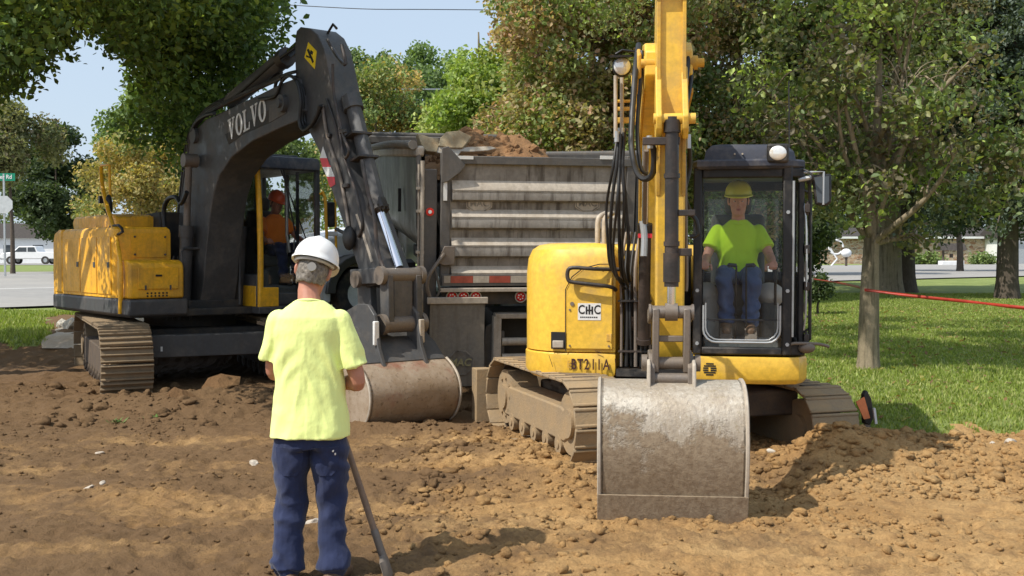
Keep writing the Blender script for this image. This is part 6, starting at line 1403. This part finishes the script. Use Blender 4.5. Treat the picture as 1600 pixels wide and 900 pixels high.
def spruce(kind,base,h,r,n,seed,label,lowz=1.9):
    bx,by=base; bz=hz(bx,by,False); O=Vector((bx,by,bz)); root=empty(kind,O); tag(root,label,'tree'); rn_=random.Random(seed)
    clumps=[]; b=MB(); b.tube([(0,0,-.1),(0,0,.5),(.03,0,h*.6),(0,0,h)],[.34,.27,.17,.03],14); b.build('trunk','barkd',root,ang=80)
    z=lowz
    while z<h:
        R0=r*(1-(z-lowz)/(h-lowz))**.8+.2; nb=max(5,int(9*R0/r)+4)
        for k in range(nb):
            a=rn_.uniform(0,6.28); L=R0*rn_.uniform(.75,1.1); e=Vector((math.cos(a)*L,math.sin(a)*L,z-.25*L+rn_.uniform(-.1,.1)))
            b=MB(); b.tube(smoothpath([Vector((0,0,z)),Vector((e.x*.5,e.y*.5,z-.02)),e],3),[.035,.03,.026,.022,.018,.012,.008],6)
            b.build('limb','barkd',root) if L>1.0 and k<3 else None
            for q in range(4): f=(q+1)/4; clumps.append((bx+e.x*f,by+e.y*f,bz+z+(e.z-z)*f-.06,.16+.18*(1-abs(f-.6))))
        z+=.34
    crown(root,O,clumps,n,.10,BG,seed,droop=.9)
    return root
spruce('spruce_tree',(X(1574,27.5),27.5),9.5,2.4,48000,17,'bluish spruce with drooping branches and a bare dark lower trunk at the right edge',2.25)
tree('evergreen_shrub',(X(1210,36),36),3.2,(2.3,1.5,1.9),(X(1200,36),36,Zp(330,36)),22000,.14,GD,18,'dark evergreen bush seen behind the right cab beyond the mirror',.1,6,50,crad=(.5,.8),bark='barkd')
tree('evergreen_shrub',(X(1280,22),22),1.2,(.28,.25,.32),(X(1284,22),22,Zp(450,22)),1500,.07,GD,19,'small dark leafy shrub on the lawn beside the right cab',.03,4,10,crad=(.12,.2),bark='barkd')
tree('broadleaf_tree',(X(1500,60),60),8,(6,3,3.4),(X(1480,60),60,Zp(290,60)),26000,.2,OL+GD,20,'wide dark tree shading the front of the stone house',.2,8,60,crad=(.8,1.3),bark='barkd',dens=lambda p,r: p.z-r*1.2>Zp(350,60))
tree('broadleaf_tree',(X(1215,50),50),8,(5,3,4),(X(1200,50),50,Zp(240,50)),26000,.19,OL+GD,21,'tall dark tree farther back between the cab and the lawn trees',.2,8,60,crad=(.8,1.3),bark='barkd')
tree('broadleaf_tree',(X(20,52),52),8,(2.4,2.2,1.9),(X(14,52),52,Zp(225,52)),10000,.18,OL,22,'olive tree at the left edge behind the street name sign',.12,7,30,crad=(.5,.9),bark='barkd')
# distant wood line, one mass nobody could count
def woods():
    rng=np.random.default_rng(5); cl=[]
    for x in np.arange(-150,150,3.2):
        d=150+rng.uniform(-8,8); hh=rng.uniform(7,12)*(.62 if -62<x<-30 else 1)
        for k in range(5): cl.append((x+rng.uniform(-2,2),d,.8+hh*(k+.5)/5,rng.uniform(1.8,2.8)))
    o=crown(None,(0,0,0),cl,42000,.55,OL+LG,3,name='distant_woods'); stuff(o); tag(o,'low line of distant woods along the horizon beyond the road','woods')
    cl=[]
    for x in np.arange(4,60,2.2):
        d=134+rng.uniform(-3,3)
        for k in range(5): cl.append((x+rng.uniform(-1,1),d,.8+2.2*k,rng.uniform(1.6,2.4)))
    o=crown(None,(0,0,0),cl,26000,.5,OL+GD,4,name='rear_trees'); stuff(o); tag(o,'dark belt of trees behind the stone house','woods')
woods()
# fringe of shoots on the slender tree
# =================================================================== GRASS, CLODS, ROCKS
def grass(name,n,xr,yr,hgt,seed,cols,label,cond):
    rng=np.random.default_rng(seed); x=rng.uniform(*xr,n*2); y=yr[0]+(yr[1]-yr[0])*rng.random(n*2)**1.5; k=cond(x,y)&(dirtmask(x,y)<.04); x=x[k][:n];y=y[k][:n]; n=len(x); z=height(x,y)
    a=rng.uniform(0,6.28,n); h=hgt*(.5+rng.random(n))*(1+.5*fbm(x*1.2,y*1.2,2,4)); w=.006+.004*rng.random(n)+.0006*y; lean=rng.normal(size=(n,2))*.35*h[:,None]
    dx=np.cos(a)*w;dy=np.sin(a)*w; v=np.empty((n,3,3)); v[:,0]=np.stack([x-dx,y-dy,z-.01],1); v[:,1]=np.stack([x+dx,y+dy,z-.01],1); v[:,2]=np.stack([x+lean[:,0],y+lean[:,1],z+h],1)
    me=bpy.data.meshes.new(name); me.vertices.add(n*3); me.vertices.foreach_set('co',v.astype(np.float32).ravel()); me.loops.add(n*3); me.loops.foreach_set('vertex_index',np.arange(n*3)); me.polygons.add(n); me.polygons.foreach_set('loop_start',np.arange(0,n*3,3)); me.update(calc_edges=True)
    c=np.array(cols)[rng.integers(0,len(cols),n)]*(.75+.5*rng.random(n))[:,None]; at=me.attributes.new('tint','FLOAT_COLOR','FACE'); at.data.foreach_set('color',np.concatenate([c,np.ones((n,1))],1).astype(np.float32).ravel())
    me.materials.append(MAT['leaf']); o=link(name,me); stuff(o); tag(o,label,'grass')
GC=[(.25,.32,.065),(.30,.37,.09),(.20,.26,.05),(.38,.40,.15)]
grass('lawn_grass',200000,(2.2,20),(9.4,30),.032,1,GC,'short sunlit lawn grass on the right behind the dig',lambda x,y:(x>2.2)&(x<y*.57+1.9))
grass('verge_grass',26000,(-13,-5.5),(14.5,23),.06,2,GC,'patch of green verge grass left of the crawler tracks',lambda x,y:(x>-.56*y)&((y-23.0)<(x+11.6)*.71)&(y<23))
def litter():
    rng=np.random.default_rng(21); n=1500; x=rng.uniform(2.4,13,n*3); y=rng.uniform(10,24,n*3); k=(dirtmask(x,y)<0)&(x<y*.6); x=x[k][:n];y=y[k][:n];n=len(x); z=height(x,y)+.03
    s=rng.uniform(.02,.045,n); a=rng.uniform(0,6.28,n); t=rng.normal(size=(n,2))*.4; v=np.empty((n,4,3))
    for q,(r_,da) in enumerate(((1,0),(.6,1.4),(1,3.14),(.6,4.8))): v[:,q]=np.stack([x+s*r_*np.cos(a+da),y+s*r_*np.sin(a+da),z+s*r_*(t[:,0]*np.cos(da)+t[:,1]*np.sin(da))],1)
    me=bpy.data.meshes.new('fallen_leaves'); me.from_pydata(v.reshape(-1,3).tolist(),[],(np.arange(n)[:,None]*4+np.arange(4)).tolist())
    c=np.array([(.35,.24,.10),(.26,.15,.07),(.42,.36,.12),(.2,.13,.07)])[rng.integers(0,4,n)]; at=me.attributes.new('tint','FLOAT_COLOR','FACE'); at.data.foreach_set('color',np.concatenate([c,np.ones((n,1))],1).astype(np.float32).ravel())
    me.materials.append(MAT['leaf']); o=link('fallen_leaves',me); stuff(o); tag(o,'brown and yellow fallen leaves scattered over the right lawn','leaves')
litter()
def clods():
    base=[]
    bm=bmesh.new(); bmesh.ops.create_icosphere(bm,subdivisions=1,radius=1); bv=np.array([v.co[:] for v in bm.verts]); bf=np.array([[v.index for v in f.verts] for f in bm.faces]); bm.free()
    bm=bmesh.new(); bmesh.ops.create_icosphere(bm,subdivisions=2,radius=1); bv2=np.array([v.co[:] for v in bm.verts]); bf2=np.array([[v.index for v in f.verts] for f in bm.faces]); bm.free()
    rng=np.random.default_rng(9)
    def scatter(name,n,xr,yr,smin,smax,cond,mat,label,big=False,pw=2.5):
        B,Fc_=(bv2,bf2) if big else (bv,bf)
        x=rng.uniform(*xr,n*3); y=rng.uniform(*yr,n*3); k=cond(x,y)&(dirtmask(x,y)>0); x=x[k][:n];y=y[k][:n];n=len(x)
        s=smin+(smax-smin)*rng.random(n)**pw; z=height(x,y)+s*.05
        nz=len(B); sc=(.7+.6*rng.random((n,3)))*np.array([1,1,.66]); v=B[None]*(1+.75*(rng.random((n,nz))-.5))[:,:,None]*(sc*s[:,None])[:,None,:]
        a=rng.uniform(0,6.28,n); c,s_=np.cos(a)[:,None],np.sin(a)[:,None]; vx=v[:,:,0]*c-v[:,:,1]*s_+x[:,None]; vy=v[:,:,0]*s_+v[:,:,1]*c+y[:,None]; vz=v[:,:,2]+z[:,None]
        co=np.stack([vx,vy,vz],-1).reshape(-1,3); f=(Fc_[None]+(np.arange(n)*nz)[:,None,None]).reshape(-1)
        me=bpy.data.meshes.new(name); me.vertices.add(len(co)); me.vertices.foreach_set('co',co.astype(np.float32).ravel()); me.loops.add(len(f)); me.loops.foreach_set('vertex_index',f); me.polygons.add(len(f)//3); me.polygons.foreach_set('loop_start',np.arange(0,len(f),3)); me.update(calc_edges=True)
        a_=me.attributes.new('damp','FLOAT','POINT'); a_.data.foreach_set('value',np.repeat(damp_and_shade(x,y)-.08,nz).astype(np.float32))
        me.materials.append(MAT['dirt']); o=link(name,me); stuff(o); tag(o,label,'dirt clods')
    bright=lambda x,y:(x>-1.4+.8*vn(x*2,y*2,3))&(RNG.random(len(x))<(.10+1.1*np.clip(vn(x*1.3,y*1.8,50)-.25,0,1)+.7*((x>1.5)&(y>7.4)))*np.where(y<6.6,.45,1))
    dark=lambda x,y:(x<-.3)&(RNG.random(len(x))<.05+1.2*np.clip(vn(x*1.5,y*2.2,51)-.3,0,1)**1.3)
    scatter('clay_clods',19000,(-1.5,6.5),(5.2,10.4),.004,.036,bright,'clod','loose tan clay crumbs in the foreground and on the right mound',False,4.0)
    scatter('clay_lumps',1100,(-.8,6.5),(7.0,10.2),.02,.062,lambda x,y:((x>1.9)&(y>7.7))|((x<1.4)&(y>7.0)&(vn(x*1.5,y*1.5,52)>.45)),'clod','larger clay lumps on the mound beside the smooth bucket',True,2.2)
    scatter('damp_clods',6500,(-6,-.2),(5.2,13.5),.004,.024,dark,'clodd','damp brown crumbs spread over the left foreground')
    scatter('track_side_clods',420,(-6.5,0),(10.5,14.5),.02,.08,lambda x,y:vn(x*1.5,y*1.5,53)>.4,'clodd','damp brown lumps thrown up between the left excavator tracks',True,2.0)
clods()
def rock(px,py,d,s,mat,label,seed,flat=.6,name='rock'):
    rn_=random.Random(seed); bm=bmesh.new(); bmesh.ops.create_icosphere(bm,subdivisions=2,radius=1)
    for v in bm.verts: v.co=Vector((v.co.x,v.co.y*.7,v.co.z*flat))*(s*(.8+.45*rn_.random()))
    me=bpy.data.meshes.new(name); bm.to_mesh(me); bm.free(); me.materials.append(MAT[mat]); o=link(name,me,bevel=.004,seg=1)
    x=X(px,d); o.location=(x,d,hz(x,d)+s*.2); o.rotation_euler=(rn_.uniform(-.3,.3),rn_.uniform(-.4,.4),rn_.uniform(0,3)); tag(o,label,'rock'); return o
def dat(py): return CH*1700/(py-400)
rock(395,728,dat(735),.055,'rock','pale rock just left of the standing man in dark jeans',1)
rock(135,771,dat(773),.045,'rock','flat white stone chip alone in the left foreground',2,.25)
rock(157,765,dat(768),.03,'rock','small grey stone right beside the flat white chip',3)
rock(152,707,dat(710),.04,'rock','half-buried pale stone farther back from the flat white chip',4,.3)
rock(487,832,dat(836),.05,'rock','pale rock showing between the legs of the standing man',5)
rock(1208,683,8.6,.05,'slabw','small white concrete chip on the mound right beside the smooth bucket',6,.35)
rock(1583,733,8.95,.07,'rock','whitish stone at the right end of the mound, larger of the pair',7,.5); rock(1556,727,9.1,.05,'rock','whitish stone at the right end of the mound, smaller of the pair',8,.5)
rock(280,628,12.2,.22,'clodd','large brown rock slab poking from the soil right of the front crawler track',9,.35)
rock(340,570,13.1,.30,'clodd','broad brown slab lying below the dark cross beam',10,.2)
for i,(px,d,s) in enumerate(((98,19.0,.16),(112,18.5,.20),(128,19.5,.12),(200,19,.16),(222,18.6,.26),(236,18.8,.14))):
    rock(px,0,d,s,'slabw',['pale rubble chunk at the edge of the verge grass, leftmost of the heap','upright pale rubble chunk beside the verge grass','small pale rubble chunk right of the upright one','pale rubble piece under the orange-yellow body','largest white concrete chunk above the front crawler track','white concrete chunk right of the largest one above the track'][i],20+i,.6,'rubble_chunk')
def weed(px,py,n,label,seed):
    d=dat(py); x=X(px,d); z=hz(x,d); rn_=random.Random(seed); b=MB()
    for k in range(n):
        a=rn_.uniform(0,6.28); L=rn_.uniform(.04,.09); e=Vector((math.cos(a)*L,math.sin(a)*L,rn_.uniform(.02,.06))); s=Vector((-math.sin(a),math.cos(a),0))*.012
        o=Vector((rn_.uniform(-.08,.08),rn_.uniform(-.05,.05),0)); b.add([o,o+e*.5+s,o+e,o+e*.5-s],[(0,1,2,3)])
    o=b.build('weed','weedg',None,smooth=False); o.location=(x,d,z); tag(o,label,'weed')
MAT['weedg']=plain('weed_green',(.09,.16,.03),.6,0,.3,20)
weed(178,668,26,'small green weed growing in the dirt in front of the left crawler track',3); weed(232,660,12,'second tiny green weed just right of the first',4)
# =================================================================== STREET THINGS
def stopsign():
    d=46; x=X(8,d); z=hz(x,d,False); root=empty('stop_sign',(x,d,z)); tag(root,'stop sign seen from behind, green street name blade on top, left edge','street sign')
    zc=Zp(320,d)-z; b=MB(); b.box((-.035,-.03,-.1),(.035,.03,Zp(272,d)-z)); b.build('post','galv',root)
    r=.40; b=MB(); b.prism([(r*math.cos(R(22.5+45*k)),zc+r*math.sin(R(22.5+45*k))) for k in range(8)],(0,-.035,0),(1,0,0),(0,0,1),(0,-1,0),0,.01); b.build('octagon_plate','signback',root)
    zs=Zp(277,d)-z; b=MB(); b.box((-.75,-.02,zs-.16),(.48,.0,zs+.16)); b.build('name_blade','green_sign',root)
    textmesh('er Rd',.24,.004,.004,'decw','lettering',root,facing((.10,-.03,zs),(1,0,0),(0,0,1)),.95)
stopsign()
def pickup():
    d=110; x=X(50,d); z=hz(x,d,False)+.05; root=empty('pickup_truck',(x,d,z)); tag(root,'white pickup truck parked across the road at the left','pickup truck')
    b=MB(); b.prism([(-2.7,.5),(-2.75,.85),(-2.6,1.1),(-1.5,1.2),(-.9,1.78),(.75,1.8),(1.0,1.22),(2.75,1.2),(2.75,.5)],(0,0,0),(1,0,0),(0,0,1),(0,1,0),-.95,.95); body=b.build('body','white',root,bevel=.08)
    for pl in ([(-1.35,1.22),(-.85,1.68),(-.1,1.68),(-.1,1.22)],[(0,1.22),(0,1.68),(.68,1.68),(.85,1.22)]): b=MB(); b.prism(pl,(0,-.952,0),(1,0,0),(0,0,1),(0,-1,0),0,.01); b.build('window','bulb',root)
    for xx in (-1.75,1.75):
        for s in (-1,1): w=MB(); w.ring((xx,s*.85,.38),(0,1,0),.40,.22,.24,24); t=w.build('wheel','tyre',root); w=MB(); w.cyl((xx,s*.85-.08,.38),(xx,s*.85+.08,.38),.22,n=16); w.build('rim','galv',t)
    b=MB(); b.box((-2.82,-.9,.45),(-2.7,.9,.68)); b.box((2.7,-.9,.45),(2.85,.9,.68)); b.build('bumper','galv',root,bevel=.03)
    b=MB(); b.box((-2.74,-.9,.85),(-2.6,-.5,1.05)); b.build('headlight','lens',root)
pickup()
def house():
    d=118; z=.86; x0,x1=X(1262,d),X(1552,d); root=empty('stone_house',((x0+x1)/2,d,z)); tag(root,'low stone house with a dark roof across the road at the right','house'); I=Matrix.Translation(-root.location)
    zt=Zp(373,d)
    b=MB(I); b.box((x0,d,z-.2),(x1,d+8,zt)); b.build('wall','stone',root)
    b=MB(I); b.box((x0-.4,d-.7,zt),(x1+.4,d-.4,zt+.22)); b.build('fascia','siding',root)
    b=MB(I); b.prism([(d-.7,zt+.22),(d+8.7,zt+.22),(d+4,zt+1.3)],(x0-.4,0,0),(0,1,0),(0,0,1),(1,0,0),0,x1-x0+.8); b.build('roof','shingle',root)
    for px in (1375,):
        xx=X(px,d); b=MB(I); b.box((xx-.75,d-.04,z+1.1),(xx+.75,d+.02,z+2.3)); w=b.build('window','bulb',root); b=MB(I); b.box((xx-.85,d-.06,z+.98),(xx+.85,d-.02,z+1.1)); b.box((xx-.04,d-.05,z+1.1),(xx+.04,d-.03,z+2.3)); b.build('window_frame','siding',w)
    # garage
    d=112; xg=X(1578,d); root=empty('grey_garage',(xg+4,d,z)); tag(root,'pale grey garage at the far right edge behind the spruce trunk','garage'); I=Matrix.Translation(-root.location)
    b=MB(I); b.box((xg,d,z-.2),(xg+9,d+7,Zp(372,d))); b.build('wall','siding',root); b=MB(I); b.box((xg+.8,d-.05,z),(xg+3.6,d,z+2.1)); b.build('garage_door','galv',root); b=MB(I); b.prism([(d-.5,Zp(372,d)),(d+7.5,Zp(372,d)),(d+3.5,Zp(372,d)+1.8)],(xg-.4,0,0),(0,1,0),(0,0,1),(1,0,0),0,9.8); b.build('roof','shingle',root)
    d=125; xw=X(-40,d); root=empty('white_building',(xw,d,z)); tag(root,'white low building behind the parked pickup truck','building'); I=Matrix.Translation(-root.location)
    b=MB(I); b.box((X(-120,d),d,z-.2),(X(96,d),d+8,Zp(372,d))); b.build('wall','siding',root); b=MB(I); b.prism([(d-.5,Zp(372,d)),(d+8.5,Zp(372,d)),(d+4,Zp(372,d)+1.8)],(X(-125,d),0,0),(0,1,0),(0,0,1),(1,0,0),0,X(100,d)-X(-125,d)); b.build('roof','shingle',root)
    for px in (14,60): b=MB(I); xx=X(px,d); b.box((xx-.6,d-.03,z+1.1),(xx+.6,d+.01,z+2.1)); b.build('window','bulb',root)
house()
def well():
    d=98; x=X(1486,d); z=hz(x,d,False); root=empty('wishing_well',(x,d,z)); tag(root,'roofed garden wishing well in front of the stone house','wishing well')
    b=MB(); b.box((-1.0,-.5,0),(1.0,.5,.42)); b.build('kerb','siding',root,bevel=.05)
    for s in (-1,1): b=MB(); b.box((s*.72-.08,-.08,.4),(s*.72+.08,.08,1.55)); b.build('post','barkd',root)
    b=MB(); b.prism([(-.8,1.35),(.8,1.35),(0,2.0)],(-1.15,0,0),(0,1,0),(0,0,1),(1,0,0),0,2.3); b.build('roof','shingle',root)
    b=MB(); b.cyl((0,0,.7),(0,0,1.05),.16,n=14); b.build('bucket','barkd',root)
well()
for px,r,sd,lab in ((1455,.9,31,'low green shrub left of the garden wishing well'),(1535,1.0,32,'low green shrub right of the garden wishing well'),(1428,.7,33,'pale shrub at the left corner of the stone house wall')):
    d=104; x=X(px,d); z=hz(x,d,False); root=empty('garden_shrub',(x,d,z)); tag(root,lab,'shrub'); crown(root,(x,d,z),[(x+dx,d,z+.5,.75) for dx in (-r*.6,0,r*.6)],900,.26,LG,sd,'foliage')
def ornament():
    d=92; x=X(1306,d); z=hz(x,d,False); root=empty('garden_ornament',(x,d,z)); tag(root,'small curled white garden ornament in front of the stone wall, near the cab','ornament')
    b=MB(); b.tube([Vector((.6*math.cos(t),0,1.6+.6*math.sin(t))) for t in [i*.4 for i in range(15)]],.08,8); b.build('curl','siding',root); b=MB(); b.tube([Vector((-.4,0,0)),Vector((.1,0,.6)),Vector((-.5,0,1.5))],.08,8); b.build('stand','siding',root)
    root=empty('mailbox',(X(1322,88),88,hz(X(1322,88),88,False))); tag(root,'white rounded mailbox on a post near the garden ornament','mailbox'); b=MB(); b.ell((0,0,1.1),(.42,.4,.35)); b.build('box','siding',root); b=MB(); b.box((-.08,-.08,0),(.08,.08,.9)); b.build('post','barkd',root)
ornament()
def wire(pts,r,mat,label,name='power_line'):
    b=MB(); b.tube([Vector(p) for p in pts],r,6,sm=8); o=b.build(name,mat); tag(o,label,'cable')
wire([(X(-400,42),46,Zp(-40,46)),(X(440,42),42,Zp(10,42)),(X(720,42),42,Zp(18,42)),(X(1400,42),46,Zp(20,46))],.016,'black','thin dark overhead wire crossing the open sky at the top')
wire([(X(430,58),58,Zp(147,58)),(X(550,55),55,Zp(143,55)),(X(612,55),55,Zp(141,55)),(X(1300,70),70,Zp(140,70))],.03,'galv','pale lower overhead wire passing behind the charcoal arm')
def tape(pts,w,label):
    P_=smoothpath([Vector(p) for p in pts],10); b=MB(); rings=[]
    for i,p in enumerate(P_): tw=.5*math.sin(i*.35)+.3; rings.append([p+Vector((0,math.sin(tw)*w/2,math.cos(tw)*w/2)),p-Vector((0,math.sin(tw)*w/2,math.cos(tw)*w/2))])
    b.loft(rings,caps=False,closed=False); o=b.build('barrier_tape','tape'); m=o.modifiers.new('t','SOLIDIFY'); m.thickness=.003; tag(o,label,'tape')
tape([(X(1270,22),22,Zp(436,22)),(X(1310,18),18,Zp(442,18)),(X(1352,13.85),13.72,Zp(452,13.75))],.035,'thin red-brown barrier tape running from behind the cab to the slender lawn tree')
tape([(X(1352,13.7),13.72,Zp(453,13.7)),(X(1440,13.2),13.2,Zp(464,13.2)),(X(1520,12.6),12.6,Zp(472,12.6)),(X(1600,12),12,Zp(481,12)),(X(1800,11),11,Zp(500,11))],.04,'red barrier tape stretched from the slender lawn tree to the right edge')
def paddle():
    d=9.75; x=X(1356,d); z=hz(x,d); root=empty('orange_marker',(x,d,z)); tag(root,'tilted black and orange marker panel standing at the end of the right crawler track','marker'); 
    zc=Zp(632,d)-z; b=MB(); b.prism([(-.04,zc-.17),(.02,zc-.19),(.06,zc-.12),(.03,zc+.05),(-.02,zc+.13),(-.05,zc+.09)],(0,0,0),(1,.5,0),(0,0,1),(-.4,1,0),-.03,.02); b.build('frame','black',root,bevel=.01)
    b=MB(); b.prism([(-.12,zc+.03),(-.04,zc+.07),(.02,zc-.12),(-.04,zc-.13)],(0,-.04,0),(1,.3,0),(0,0,1),(0,1,0),-.01,.01); b.build('orange_panel','orange',root)
    b=MB(); b.bar((.05,-.05,zc-.03),(.07,-.05,zc-.17),.03,.02); b.build('reflector_edge','decw',root); b=MB(); b.box((-.02,-.02,-.05),(.03,.02,zc-.1)); b.build('stake','steel',root)
paddle()
